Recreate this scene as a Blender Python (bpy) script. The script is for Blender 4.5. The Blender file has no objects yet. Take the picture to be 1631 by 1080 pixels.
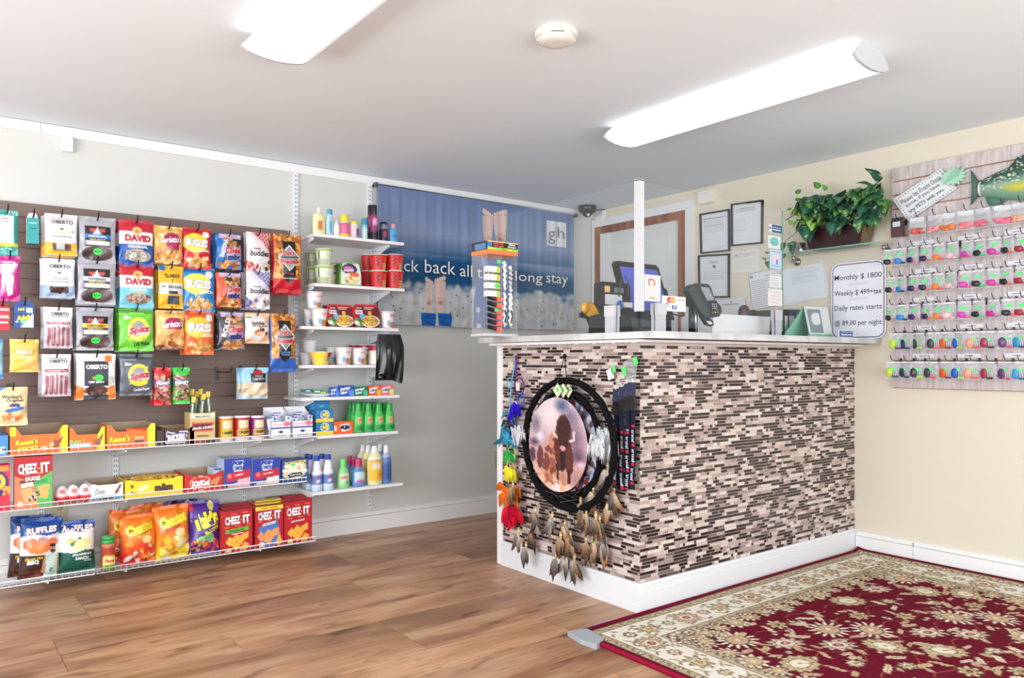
import bpy, math, random
import numpy as np
# ------------------------------------------------------------------ camera, world, light, exposure
scene = bpy.context.scene
col = scene.collection
IW, IH = 1631, 1080
FPX, YAW, HY = 1216.5, 0.917085, 573.5          # focal length in pixels, heading, horizon row
YA, XB, HC, EYE = 4.271, 4.057, 2.184, 1.05     # left wall plane, right wall plane, ceiling, eye height
CA, SA = math.cos(YAW), math.sin(YAW)
cam = bpy.data.cameras.new('camera'); camo = bpy.data.objects.new('camera', cam); col.objects.link(camo)
camo.location = (0, 0, EYE); camo.rotation_euler = (math.pi/2, 0, YAW - math.pi/2)
cam.sensor_width = 36; cam.lens = FPX/IW*36; cam.shift_y = (HY-IH/2)/IW; cam.clip_start = .02
scene.camera = camo
scene.view_settings.view_transform = 'Standard'; scene.view_settings.look = 'None'
scene.view_settings.gamma = 1; scene.view_settings.use_curve_mapping = False
scene.view_settings.exposure = 0.02
w = bpy.data.worlds.new('daylight'); scene.world = w; w.use_nodes = True
w.node_tree.nodes['Background'].inputs[0].default_value = (.93, .97, 1, 1)
w.node_tree.nodes['Background'].inputs[1].default_value = 1.0
def area(name, loc, rot, sx, sy, power, c):
    l = bpy.data.lights.new(name, 'AREA'); l.shape = 'RECTANGLE'; l.size = sx; l.size_y = sy
    l.energy = power; l.color = c
    o = bpy.data.objects.new(name, l); o.location = loc; o.rotation_euler = rot; col.objects.link(o)
# daylight in the two shop windows (one behind the camera, one on the street side)
area('window_daylight', (-2.22, 1.3, 1.3), (math.pi/2, 0, -math.pi/2), 3.4, 1.5, 112, (.92, .965, 1))
area('window_daylight', (1.2, -2.02, 1.3), (math.pi/2, 0, 0), 4.2, 1.5, 88, (.92, .965, 1))
# added fill lights just inside the windows, aimed up to brighten the ceiling
area('window_ground_light', (-2.15, 1.3, .95), (math.pi*.78, 0, -math.pi/2), 3.2, .7, 52, (.93, .97, 1))
area('window_ground_light', (1.2, -1.9, .95), (math.pi*.78, 0, 0), 4.0, .7, 52, (.93, .97, 1))
LAMP = 1.0     # strength of the two ceiling lamps' diffusers

# ------------------------------------------------------------------ helpers
R = random.Random(7)
def ray(u, v):
    k = (u-IW/2)/FPX
    return CA+k*SA, SA-k*CA, (HY-v)/FPX
def A(u, v, y=YA):            # point seen at (u, v) on the plane y (parallel to the left wall)
    r = ray(u, v); t = y/r[1]; return (t*r[0], y, EYE+t*r[2])
def B(u, v, x=XB):            # the same on the plane x (parallel to the right wall)
    r = ray(u, v); t = x/r[0]; return (x, t*r[1], EYE+t*r[2])
def lin(c):
    c = np.asarray(c, float)/255.
    return np.where(c <= .04045, c/12.92, ((np.clip(c, 0, 1)+.055)/1.055)**2.4)
WHITE, BLACK = (240, 240, 240), (22, 22, 24)

def nodes(name, rough=.5, metal=0, base=None, **kw):
    m = bpy.data.materials.new(name); m.use_nodes = True
    nt = m.node_tree; p = nt.nodes['Principled BSDF']
    p.inputs['Roughness'].default_value = rough; p.inputs['Metallic'].default_value = metal
    if base is not None: p.inputs['Base Color'].default_value = (*lin(base), 1)
    for k, v in kw.items(): p.inputs[k.replace('_', ' ')].default_value = v
    return m, nt, p
def bump(nt, p, scale=60, strength=.1, dist=.002, detail=3, vec=None):
    n = nt.nodes.new('ShaderNodeTexNoise'); n.inputs['Scale'].default_value = scale; n.inputs['Detail'].default_value = detail
    if vec is None:
        t = nt.nodes.new('ShaderNodeTexCoord'); vec = t.outputs['Object']
    nt.links.new(vec, n.inputs['Vector'])
    b = nt.nodes.new('ShaderNodeBump'); b.inputs['Strength'].default_value = strength; b.inputs['Distance'].default_value = dist
    nt.links.new(n.outputs[0], b.inputs['Height']); nt.links.new(b.outputs[0], p.inputs['Normal'])
    return n
M = {}
def printmat(name, rough, metal=0, bs=0, bscale=60, **kw):
    m, nt, p = nodes(name, rough, metal, **kw)
    a = nt.nodes.new('ShaderNodeAttribute'); a.attribute_name = 'Col'
    nt.links.new(a.outputs['Color'], p.inputs['Base Color'])
    if bs: bump(nt, p, bscale, bs)
    M[name] = m
printmat('foil', .28, 0, .35, 45, Specular_IOR_Level=.6)
printmat('card', .42, 0, .03, 200)
printmat('plastic', .3)
printmat('paper', .8, 0, .04, 150)
printmat('cloth', .95, 0, .25, 500, Specular_IOR_Level=.1)
printmat('paint', .45, 0, .05, 80)
printmat('metal', .3, .9)
printmat('fur', .9, 0, .4, 300, Specular_IOR_Level=.1)
printmat('leaf', .4, 0, .15, 120)
def clearmat(name, alpha, c, rough=.1):
    m, nt, p = nodes(name, rough, 0, c)
    tr = nt.nodes.new('ShaderNodeBsdfTransparent'); mx = nt.nodes.new('ShaderNodeMixShader')
    fr = nt.nodes.new('ShaderNodeLayerWeight'); fr.inputs[0].default_value = .5      # facing, the same from both sides of a thin sheet
    pw = nt.nodes.new('ShaderNodeMath'); pw.operation = 'POWER'; pw.inputs[1].default_value = 4; nt.links.new(fr.outputs['Facing'], pw.inputs[0])
    ad = nt.nodes.new('ShaderNodeMath'); ad.operation = 'MULTIPLY_ADD'; ad.inputs[1].default_value = .5; ad.inputs[2].default_value = alpha; ad.use_clamp = True
    nt.links.new(pw.outputs[0], ad.inputs[0]); nt.links.new(ad.outputs[0], mx.inputs[0])
    nt.links.new(tr.outputs[0], mx.inputs[1]); nt.links.new(p.outputs[0], mx.inputs[2])
    nt.links.new(mx.outputs[0], nt.nodes['Material Output'].inputs[0]); M[name] = m
    if alpha > .1: bump(nt, p, 40, .12)
clearmat('film', .07, (235, 238, 240), .15)
clearmat('glass', .02, (220, 235, 230), .02)
clearmat('glass_edge', .75, (120, 190, 165), .05)
clearmat('haze_film', .34, (215, 218, 222), .2)

class MB:
    """collects vertices, faces and a colour per vertex; build() links them as ONE mesh object"""
    def __init__(s): s.V = []; s.F = []; s.C = []; s.I = []; s.S = []; s.n = 0
    def add(s, V, F, c, mi=0, smooth=False):
        V = np.asarray(V, float).reshape(-1, 3); c = np.asarray(c, float)
        if c.ndim == 1: c = np.tile(c, (len(V), 1))
        s.V.append(V); s.C.append(c)
        for f in F: s.F.append(tuple(int(i)+s.n for i in f))
        s.I += [mi]*len(F); s.S += [smooth]*len(F); s.n += len(V); return s
    def box(s, a, b, c, mi=0):
        x0, y0, z0 = a; x1, y1, z1 = b
        V = [(x0,y0,z0),(x1,y0,z0),(x1,y1,z0),(x0,y1,z0),(x0,y0,z1),(x1,y0,z1),(x1,y1,z1),(x0,y1,z1)]
        return s.add(V, [(0,3,2,1),(4,5,6,7),(0,1,5,4),(1,2,6,5),(2,3,7,6),(3,0,4,7)], c, mi)
    def prism(s, poly, fn0, fn1, c, mi=0, smooth=False):   # polygon (2d) mapped by fn0 (front) and fn1 (back)
        n = len(poly); V = [fn0(*p) for p in poly]+[fn1(*p) for p in poly]
        F = [tuple(range(n)), tuple(range(2*n-1, n-1, -1))]+[(i, i+n, (i+1) % n+n, (i+1) % n) for i in range(n)]
        return s.add(V, F, c, mi, smooth)
    def grid(s, S, nx, ny, c, mi=0, smooth=True, flip=False):  # S(s,t)->(n,3); c: colour or (ny+1,nx+1,3)
        ss, tt = np.meshgrid(np.linspace(0, 1, nx+1), np.linspace(0, 1, ny+1))
        V = S(ss.ravel(), tt.ravel())
        i = (np.arange(ny)[:, None]*(nx+1)+np.arange(nx)[None]).ravel()
        F = np.stack([i, i+nx+1, i+nx+2, i+1], 1)
        if flip: F = F[:, ::-1]
        c = np.asarray(c, float)
        if c.ndim == 3: c = c.reshape(-1, 3)
        return s.add(V, F.tolist(), c, mi, smooth)
    def lathe(s, prof, c=WHITE, seg=20, sx=1, sy=1, at=(0, 0, 0), colf=None, mi=0, cap=True):
        # prof: list of (r, z, colour); the surface turns about z
        th = np.arange(seg)*2*math.pi/seg; V = []; C = []; F = []
        for p in prof:
            r, z = p[0], p[1]; cc = p[2] if len(p) > 2 else c
            for t in th:
                V.append((at[0]+r*sx*math.sin(t), at[1]-r*sy*math.cos(t), at[2]+z))
                C.append(colf(t, z, cc) if colf else cc)
        n = len(prof)
        for k in range(n-1):
            for j in range(seg):
                a, b = k*seg+j, k*seg+(j+1) % seg; F.append((a, b, b+seg, a+seg))
        if cap: F.append(tuple(range(seg-1, -1, -1))); F.append(tuple(range((n-1)*seg, n*seg)))
        return s.add(V, F, C, mi, True)
    def tube(s, pts, r, c, seg=6, mi=0, closed=False):
        P = np.asarray(pts, float); n = len(P); rr = np.full(n, r) if np.isscalar(r) else np.asarray(r)
        V = []; F = []
        for i in range(n):
            d = P[(i+1) % n]-P[i-1] if closed else P[min(i+1, n-1)]-P[max(i-1, 0)]
            d = d/(np.linalg.norm(d)+1e-9); up = np.array((0, 0, 1.)) if abs(d[2]) < .9 else np.array((1., 0, 0))
            a = np.cross(d, up); a /= np.linalg.norm(a); b = np.cross(d, a)
            for j in range(seg):
                t = 2*math.pi*j/seg; V.append(P[i]+rr[i]*(a*math.cos(t)+b*math.sin(t)))
        for i in range(n if closed else n-1):
            for j in range(seg):
                k = (i+1) % n; F.append((i*seg+j, i*seg+(j+1) % seg, k*seg+(j+1) % seg, k*seg+j))
        if not closed: F.append(tuple(range(seg))); F.append(tuple(range(n*seg-1, (n-1)*seg-1, -1)))
        if isinstance(c, list): c = np.repeat(np.asarray(c, float), seg, 0)
        return s.add(V, F, c, mi, True)
    def ball(s, ctr, r, c, seg=10, rings=6, sc=(1, 1, 1), mi=0):
        prof = [(max(r*math.sin(math.pi*i/rings), r*.02), -r*math.cos(math.pi*i/rings)) for i in range(rings+1)]
        V0 = s.n; s.lathe([(a, b*sc[2]) for a, b in prof], c, seg, sc[0], sc[1], ctr, mi=mi, cap=True); return s
    def text(s, st, S, W, H, cs, ct, tw, th, c, rot=0, off=.0012, bold=.02, shear=0, mi=0, out=None):
        if out is not None: s.text(st, S, W, H, cs, ct, tw*1.03, th*1.06, out, rot, off*.6, bold+.05, shear, mi)
        P, F = glyphs(st, bold, shear)
        a = P[:, 0]*tw*W; b = P[:, 1]*th*H; q = math.radians(rot)
        x = a*math.cos(q)-b*math.sin(q); z = a*math.sin(q)+b*math.cos(q)
        return s.add(S(cs+x/W, ct-z/H, off), F, c, mi)
    def build(s, name, mats='card', parent=None, loc=(0, 0, 0), rz=0, rx=0):
        me = bpy.data.meshes.new(name)
        me.from_pydata(np.concatenate(s.V).tolist(), [], s.F)
        C = np.ones((s.n, 4), np.float32); C[:, :3] = lin(np.concatenate(s.C))
        me.color_attributes.new('Col', 'FLOAT_COLOR', 'POINT').data.foreach_set('color', C.ravel())
        for m in ([mats] if isinstance(mats, str) else mats): me.materials.append(M[m])
        me.polygons.foreach_set('material_index', s.I); me.polygons.foreach_set('use_smooth', s.S); me.update()
        o = bpy.data.objects.new(name, me); col.objects.link(o); o.parent = parent
        o.location = loc; o.rotation_euler = (rx, 0, rz); return o
_gl = {}
def glyphs(st, bold, shear):
    k = (st, round(bold, 3), shear)
    if k not in _gl:
        cu = bpy.data.curves.new('t', 'FONT'); cu.body = st; cu.resolution_u = 2; cu.offset = bold; cu.shear = shear; cu.space_line=.9
        cu.align_x = 'CENTER'
        o = bpy.data.objects.new('t', cu); me = o.to_mesh()
        P = np.array([v.co[:2] for v in me.vertices]).reshape(-1, 2); F = [tuple(p.vertices) for p in me.polygons]
        o.to_mesh_clear(); bpy.data.objects.remove(o); bpy.data.curves.remove(cu)
        lo, hi = P.min(0), P.max(0); P = (P-(lo+hi)/2)/(hi-lo); _gl[k] = (P, F)
    return _gl[k]
class Cv:
    """a small painted picture: colours at the vertices of a grid, used for printed surfaces"""
    def __init__(s, nx, ny, c, asp=1., seed=0):
        s.nx, s.ny, s.asp = nx, ny, asp
        s.s, s.t = np.meshgrid(np.linspace(0, 1, nx+1), np.linspace(0, 1, ny+1)); s.p = np.zeros((ny+1, nx+1, 3)); s.p[:] = c
        s.rng = np.random.RandomState(seed)
    def m(s, mask, c, a=1.): 
        k = (mask*a)[..., None]; s.p = s.p*(1-k)+np.asarray(c, float)*k; return s
    def r(s, a, b, c, d, colr, al=1.): return s.m(((s.s >= a) & (s.s <= c) & (s.t >= b) & (s.t <= d)).astype(float), colr, al)
    def e(s, cs, ct, rs, rt, colr, rot=0, al=1., soft=0):
        x = s.s-cs; y = (s.t-ct)*s.asp; q = math.radians(rot)
        X = x*math.cos(q)+y*math.sin(q); Y = -x*math.sin(q)+y*math.cos(q)
        d = np.sqrt((X/rs)**2+(Y/(rt*s.asp))**2)
        return s.m((d <= 1).astype(float) if not soft else np.clip((1-d)/soft, 0, 1), colr, al)
    def p_(s, pts, colr, al=1.):
        ins = np.zeros(s.s.shape, bool); n = len(pts)
        for i in range(n):
            x0, y0 = pts[i]; x1, y1 = pts[(i+1) % n]
            if y0 == y1: continue
            c = ((y0 > s.t) != (y1 > s.t)) & (s.s < (x1-x0)*(s.t-y0)/(y1-y0)+x0); ins ^= c
        return s.m(ins.astype(float), colr, al)
    def l(s, a, b, c, d, wd, colr, al=1.):
        dx, dy = c-a, (d-b)*s.asp; L = dx*dx+dy*dy
        k = np.clip(((s.s-a)*dx+(s.t-b)*s.asp*dy)/L, 0, 1)
        D = np.hypot(s.s-a-k*dx, (s.t-b)*s.asp-k*dy); return s.m((D < wd).astype(float), colr, al)
    def g(s, c0, c1, t0=0, t1=1):
        k = np.clip((s.t-t0)/(t1-t0), 0, 1)[..., None]; m = ((s.t >= t0) & (s.t <= t1))[..., None]
        s.p = np.where(m, np.asarray(c0, float)*(1-k)+np.asarray(c1, float)*k, s.p); return s
    def b(s, n, a, b, c, d, cols, sz, jit=.4, rotr=180):
        for i in range(n):
            r_ = sz*(1-jit/2+s.rng.rand()*jit)
            s.e(a+s.rng.rand()*(c-a), b+s.rng.rand()*(d-b), r_, r_*.62/s.asp, cols[s.rng.randint(len(cols))], s.rng.rand()*rotr)
        return s
    def n(s, amp, sx=1): 
        q = s.rng.randn(*s.s.shape)*amp; s.p = np.clip(s.p+q[..., None], 0, 255); return s
    def lines(s, a, b, c, d, n, colr, al=.6, rag=.3):   # blocks of small print too fine to read
        for i in range(n):
            t = b+(d-b)*(i+.5)/n; s.m(((np.abs(s.t-t) < .5/s.ny+.001) & (s.s > a) & (s.s < c-(c-a)*rag*s.rng.rand())).astype(float), colr, al)
        return s
def art(nx, ny, c, ops, asp, seed=1):
    cv = Cv(nx, ny, c, asp, seed)
    for o in ops: getattr(cv, 'p_' if o[0] == 'p' else o[0])(*o[1:])
    return cv.p
LAB = set()
def tag(o, label, cat, group=None, kind=None):
    if label in LAB and not group: print('DUP', label)
    if len(label.split()) > 16: print('LONG', len(label.split()), label)
    LAB.add(label)
    o['label'] = label; o['category'] = cat
    if group: o['group'] = group
    if kind: o['kind'] = kind
    return o
def struct(o): o['kind'] = 'structure'; return o
def empty(name, loc, rz=0):
    o = bpy.data.objects.new(name, None); o.location = loc; o.rotation_euler = (0, 0, rz); o.empty_display_size = .05; col.objects.link(o); return o
def copy_tree(o, parent=None):
    c = o.copy(); col.objects.link(c)
    if parent is not None: c.parent = parent
    for ch in list(o.children): copy_tree(ch, c)
    return c
# ------------------------------------------------------------------ room shell
def shell(name, c, var=.03, rough=.7, scale=3):
    m, nt, p = nodes(name, rough)
    t = nt.nodes.new('ShaderNodeTexCoord'); n = nt.nodes.new('ShaderNodeTexNoise'); n.inputs['Scale'].default_value = scale
    nt.links.new(t.outputs['Object'], n.inputs['Vector'])
    mx = nt.nodes.new('ShaderNodeMix'); mx.data_type = 'RGBA'; l = lin(c)
    mx.inputs['A'].default_value = (*(l*(1-var)), 1); mx.inputs['B'].default_value = (*np.clip(l*(1+var), 0, 1), 1)
    nt.links.new(n.outputs[0], mx.inputs['Factor']); nt.links.new(mx.outputs['Result'], p.inputs['Base Color'])
    bump(nt, p, 220, .08, .001); M[name] = m
shell('wall_grey', (214, 214, 210)); shell('wall_cream', (224, 216, 196)); shell('ceiling_paint', (236, 245, 252), .02)
shell('trim_white', (236, 238, 240), .015, .4)
# wood: planks vary by object
m, nt, p = nodes('oak', .36, Specular_IOR_Level=.45)
L = nt.links.new; N = nt.nodes.new
tc = N('ShaderNodeTexCoord'); oi = N('ShaderNodeObjectInfo'); ad = N('ShaderNodeVectorMath'); ad.operation = 'ADD'
cx = N('ShaderNodeCombineXYZ'); mu = N('ShaderNodeMath'); mu.operation = 'MULTIPLY'; mu.inputs[1].default_value = 37
L(oi.outputs['Random'], mu.inputs[0]); L(mu.outputs[0], cx.inputs[0]); L(mu.outputs[0], cx.inputs[1])
L(tc.outputs['Object'], ad.inputs[0]); L(cx.outputs[0], ad.inputs[1])
def stretched(sx, sy, detail, dist=0):
    mp = N('ShaderNodeMapping'); mp.inputs['Scale'].default_value = (sx, sy, 1); L(ad.outputs[0], mp.inputs[0])
    n = N('ShaderNodeTexNoise'); n.inputs['Scale'].default_value = 1; n.inputs['Detail'].default_value = detail; n.inputs['Distortion'].default_value = dist
    L(mp.outputs[0], n.inputs['Vector']); return n
big = stretched(1.6, 7, 3, .6); fine = stretched(5, 130, 4, .3); knot = stretched(3.2, 11, 2, 1.2)
r1 = N('ShaderNodeValToRGB'); L(big.outputs[0], r1.inputs[0])
for pos, c in ((.25, (124, 86, 60)), (.42, (172, 124, 90)), (.56, (196, 150, 114)), (.75, (214, 174, 140))):
    e = r1.color_ramp.elements.new(pos); e.color = (*lin(c), 1)
r1.color_ramp.elements.remove(r1.color_ramp.elements[0]); r1.color_ramp.elements.remove(r1.color_ramp.elements[-1])
r2 = N('ShaderNodeValToRGB'); L(fine.outputs[0], r2.inputs[0])
r2.color_ramp.elements[0].position = .3; r2.color_ramp.elements[0].color = (.72, .7, .68, 1); r2.color_ramp.elements[1].position = .62
r3 = N('ShaderNodeValToRGB'); L(knot.outputs[0], r3.inputs[0])
r3.color_ramp.elements[0].position = .27; r3.color_ramp.elements[0].color = (.5, .44, .4, 1); r3.color_ramp.elements[1].position = .42
def mul(a, b, f=1):
    x = N('ShaderNodeMix'); x.data_type = 'RGBA'; x.blend_type = 'MULTIPLY'; x.inputs['Factor'].default_value = f
    L(a, x.inputs['A']); L(b, x.inputs['B']); return x.outputs['Result']
hs = N('ShaderNodeHueSaturation'); mr = N('ShaderNodeMapRange'); mr.inputs['To Min'].default_value = .8; mr.inputs['To Max'].default_value = 1.12
L(oi.outputs['Random'], mr.inputs[0]); L(mr.outputs[0], hs.inputs['Value']); L(mul(mul(r1.outputs[0], r2.outputs[0]), r3.outputs[0]), hs.inputs['Color'])
L(hs.outputs[0], p.inputs['Base Color']); bump(nt, p, 90, .05); M['oak'] = m

def slab(name, a, b, mat, parent=None, c=(200, 200, 200)):
    return MB().box(a, b, c).build(name, mat, parent)
floor = struct(slab('floor', (-2.4, -2.1, -.12), (4.2, 4.4, -.006), 'oak'))
ceil = struct(slab('ceiling', (-2.4, -2.1, HC), (4.2, 4.4, HC+.1), 'ceiling_paint'))
struct(slab('wall_left', (-2.4, YA, -.1), (4.2, 4.42, HC), 'wall_grey'))
struct(slab('wall_right', (XB, -2.1, -.1), (4.2, YA, HC), 'wall_cream'))
def windowed(name, fn, a0, a1, w0, w1):
    mb = MB()
    for (p0, p1, z0, z1) in ((a0, w0, -.1, HC), (w1, a1, -.1, HC), (w0, w1, -.1, .55), (w0, w1, 2.05, HC)):
        mb.box(*fn(p0, p1, z0, z1), WHITE)
    struct(mb.build(name, 'wall_grey'))
windowed('wall_back', lambda p, q, z0, z1: ((-2.4, p, z0), (-2.2, q, z1)), -2.1, YA, -.4, 3.0)
windowed('wall_front', lambda p, q, z0, z1: ((p, -2.1, z0), (q, -1.98, z1)), -2.2, XB, -.9, 3.3)
for nm, f in (('window_1', lambda p, q, z0, z1: ((-2.2, p, z0), (-2.17, q, z1))), ('window_2', lambda p, q, z0, z1: ((p, -1.98, z0), (q, -1.95, z1)))):
    w0, w1 = (-.4, 3.0) if nm == 'window_1' else (-.9, 3.3)
    mb = MB()
    for k in (w0, w0+(w1-w0)/3, w0+2*(w1-w0)/3, w1-.05): mb.box(*f(k, k+.05, .55, 2.05), WHITE)
    mb.box(*f(w0, w1, .55, .6), WHITE); mb.box(*f(w0, w1, 2.0, 2.05), WHITE)
    struct(mb.build(nm, 'trim_white'))
# floor planks (each one its own piece)
pl = None
for j in range(21):
    y0 = .32+j*.188; off = (j*.457+.23*(j % 3)) % 1.22
    for i in range(5):
        x0 = -1.6+off+i*1.22
        if x0 > XB-.05 or x0+1.2 < -.3+(y0-1)*.05: continue
        ln = min(1.2185, XB-.003-x0); wd = min(.1865, YA-.002-y0)
        if wd < .02: continue
        if ln > 1.2 and wd > .186 and pl is not None: o = pl.copy(); col.objects.link(o)
        else:
            mb = MB().box((0, 0, -.008), (ln, wd, 0), WHITE); o = mb.build('plank', 'oak')
            if ln > 1.2 and wd > .186: pl = o
        o.location = (x0, y0, 0); o.parent = floor
def baseboard(name, a, b, axis, h=.115, seams=()):
    # two-step moulding with thin lines
    mb = MB(); x0, y0 = a; x1, y1 = b
    for z0, z1, d in ((0, h*.78, .016), (h*.8, h, .010)):
        if axis == 'x': mb.box((x0, y0-d, z0), (x1, y0, z1), WHITE)
        else: mb.box((x0-d, y0, z0), (x0, y1, z1), WHITE)
    for q in seams:
        if axis == 'x': mb.box((q, y0-.0165, 0), (q+.002, y0, h*.95), (150, 150, 150))
        else: mb.box((x0-.0165, q, 0), (x0, q+.002, h*.95), (150, 150, 150))
    return struct(mb.build(name, 'paint'))
baseboard('baseboard_left', (-2.2, YA), (2.6, YA), 'x', .118, (1.77, .42))
slab2 = baseboard('baseboard_left_far', (2.6, YA), (XB, YA), 'x', .118); slab2.name = 'baseboard_left'
baseboard('baseboard_right', (XB, -1.9), (XB, 2.178), 'y', .112, (1.87,))
mb = MB()                                    # flat white moulding under the ceiling on the left wall
mb.box((-2.2, YA-.012, HC-.052), (.4295, YA, HC), WHITE); mb.box((.431, YA-.012, HC-.052), (XB, YA, HC), WHITE)
mb.box((-2.2, YA-.0135, HC-.0022), (XB, YA, HC-.0005), (120, 118, 115))
struct(mb.build('trim_1', 'paint'))
# ------------------------------------------------------------------ door in the right wall
door = empty('door_1', (XB, 3.75, 0)); door['kind'] = 'structure'
def dpart(n, boxes, c, mat='paint'):
    mb = MB()
    for (y0, y1, z0, z1, x0, x1) in boxes: mb.box((x0-XB, y0-3.75, z0), (x1-XB, y1-3.75, z1), c)
    return mb.build(n, mat, door)
X = XB
dpart('casing', [(3.305, 3.36, 0, 2.115, X-.022, X), (3.36, 4.262, 2.055, 2.115, X-.022, X), (4.225, 4.262, 0, 2.055, X-.022, X)], (232, 233, 236))
def woodmat():
    m, nt, p = nodes('stained_wood', .35); t = nt.nodes.new('ShaderNodeTexCoord'); mp = nt.nodes.new('ShaderNodeMapping')
    mp.inputs['Scale'].default_value = (6, 6, 1.2); n = nt.nodes.new('ShaderNodeTexNoise'); n.inputs['Detail'].default_value = 4
    n.inputs['Scale'].default_value = 3; nt.links.new(t.outputs['Object'], mp.inputs[0]); nt.links.new(mp.outputs[0], n.inputs[0])
    r = nt.nodes.new('ShaderNodeValToRGB'); r.color_ramp.elements[0].color = (*lin((112, 62, 38)), 1); r.color_ramp.elements[1].color = (*lin((168, 108, 78)), 1)
    r.color_ramp.elements[0].position = .35; r.color_ramp.elements[1].position = .65
    nt.links.new(n.outputs[0], r.inputs[0]); nt.links.new(r.outputs[0], p.inputs['Base Color']); M['stained_wood'] = m
woodmat()
dpart('frame', [(3.36, 3.415, 0, 2.055, X-.03, X), (3.415, 4.17, 2.0, 2.055, X-.03, X), (4.17, 4.225, 0, 2.055, X-.03, X)], WHITE, 'stained_wood')
mb = MB().box((-.012, 3.415-3.75, 0), (0, 4.17-3.75, 2.0), (222, 224, 222))
for y0 in (3.47, 3.82):
    for z0, z1 in ((.2, .95), (1.08, 1.5), (1.6, 1.92)):
        mb.box((-.02, y0-3.75, z0), (-.012, y0-3.75+.27, z1), (222, 224, 222)); mb.box((-.023, y0-3.75+.02, z0+.02), (-.019, y0-3.75+.25, z1-.02), (226, 228, 226))
mb.box((-.026, 4.08-3.75, 0), (-.012, 4.17-3.75, 2.0), (228, 229, 228))
mb.build('door_leaf', 'paint', door)
# ------------------------------------------------------------------ ceiling lamps
m = bpy.data.materials.new('diffuser'); m.use_nodes = True; nt = m.node_tree; p = nt.nodes['Principled BSDF']
p.inputs['Base Color'].default_value = (.9, .9, .9, 1); p.inputs['Emission Color'].default_value = (.97, .98, 1, 1); p.inputs['Roughness'].default_value = .3
# brighter over the two tubes inside, a little darker between them and at the rims
t = nt.nodes.new('ShaderNodeTexCoord'); sp = nt.nodes.new('ShaderNodeSeparateXYZ'); nt.links.new(t.outputs['Object'], sp.inputs[0])
ab = nt.nodes.new('ShaderNodeMath'); ab.operation = 'ABSOLUTE'; nt.links.new(sp.outputs[0], ab.inputs[0])
rp = nt.nodes.new('ShaderNodeValToRGB'); mm = nt.nodes.new('ShaderNodeMath'); mm.operation = 'MULTIPLY'; mm.inputs[1].default_value = 7.9
nt.links.new(ab.outputs[0], mm.inputs[0]); nt.links.new(mm.outputs[0], rp.inputs[0])
rp.color_ramp.elements[0].color = (.72, .72, .75, 1); rp.color_ramp.elements[1].color = (.22, .22, .24, 1)
for pos, v in ((.42, 1.), (.62, .9), (.85, .3)):
    e = rp.color_ramp.elements.new(pos); e.color = (v, v, v, 1)
ms = nt.nodes.new('ShaderNodeMath'); ms.operation = 'MULTIPLY'; ms.inputs[1].default_value = LAMP
nt.links.new(rp.outputs[0], ms.inputs[0]); nt.links.new(ms.outputs[0], p.inputs['Emission Strength']); M['diffuser'] = m
def lamp(x, y0, y1, label):
    L_ = y1-y0; e = empty('ceiling_light', (x, y0, HC)); tag(e, label, 'ceiling light')
    prof = [(-.078, 0), (-.118, -.03), (-.152, -.068), (-.12, -.086), (-.06, -.098), (0, -.102), (.06, -.098), (.12, -.086), (.152, -.068), (.118, -.03), (.078, 0)]
    prof = [(a*.8, b*.8) for a, b in prof]
    mb = MB(); n = len(prof); V = [(a, .012, b) for a, b in prof]+[(a, L_-.012, b) for a, b in prof]
    mb.add(V, [(i, i+1, i+1+n, i+n) for i in range(n-1)], WHITE, smooth=True); mb.build('diffuser', 'diffuser', e)
    for yy in (0, L_-.012):
        mb = MB(); pr = [(a*1.01, min(0, b*1.01)) for a, b in prof]
        mb.prism(pr, lambda a, b: (a, yy, b), lambda a, b: (a, yy+.012, b), (196, 197, 200)); mb.build('end_cap', 'paint', e)
    MB().box((-.056, .02, -.006), (.056, L_-.02, -.001), (200, 200, 200)).build('mounting_plate', 'paint', e)
lamp(2.715, 1.40, 2.665, 'long white ceiling light above the counter, the fully visible one on the right')
lamp(.976, 1.39, 2.65, 'long white ceiling light at the top left, cut off by the picture edge')
# ------------------------------------------------------------------ counter faced with mosaic strips
CX, CY, CE = 2.349, 2.193, 3.14      # corner x, corner y, far end of the short face
ctr = empty('reception_counter', (CX, CY, 0)); tag(ctr, 'white based reception counter faced with brown and beige mosaic strips', 'counter')
def cpart(n, boxes, c, mat='paint'):
    mb = MB()
    for a, b in boxes: mb.box((a[0]-CX, a[1]-CY, a[2]), (b[0]-CX, b[1]-CY, b[2]), c)
    return mb.build(n, mat, ctr)
cpart('grouted_panel', [((CX+.001, CY+.001, .118), (CX+.12, CE, 1.122)), ((CX+.12, CY+.001, .118), (XB-.002, CY+.12, 1.122))], (212, 200, 193), 'paper')
cpart('corner_trim', [((CX-.006, CE, 0), (CX+.12, CE+.045, 1.122))], (240, 240, 242))
cpart('plinth', [((CX-.012, CY-.012, 0), (CX+.11, CE, .112)), ((CX+.11, CY-.012, 0), (XB-.002, CY+.1, .112)), ((CX-.006, CY-.006, .112), (CX+.1, CE, .123)), ((CX+.1, CY-.006, .112), (XB-.002, CY+.1, .123)),
                 ((CX-.0135, CY-.0135, .03), (CX-.011, CE, .032)), ((CX-.01, CY-.0135, .084), (XB-.002, CY-.011, .0855))], (228, 230, 233))
DARK = [(52, 40, 38), (60, 46, 44), (44, 34, 33), (70, 55, 52)]; MARB = [(92, 78, 74), (120, 106, 102), (80, 66, 62)]
MAUVE = [(176, 154, 147), (162, 140, 133), (186, 166, 159)]; PALE = [(214, 199, 191), (222, 208, 201), (202, 186, 177)]
rt = random.Random(3); tiles = []
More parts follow.
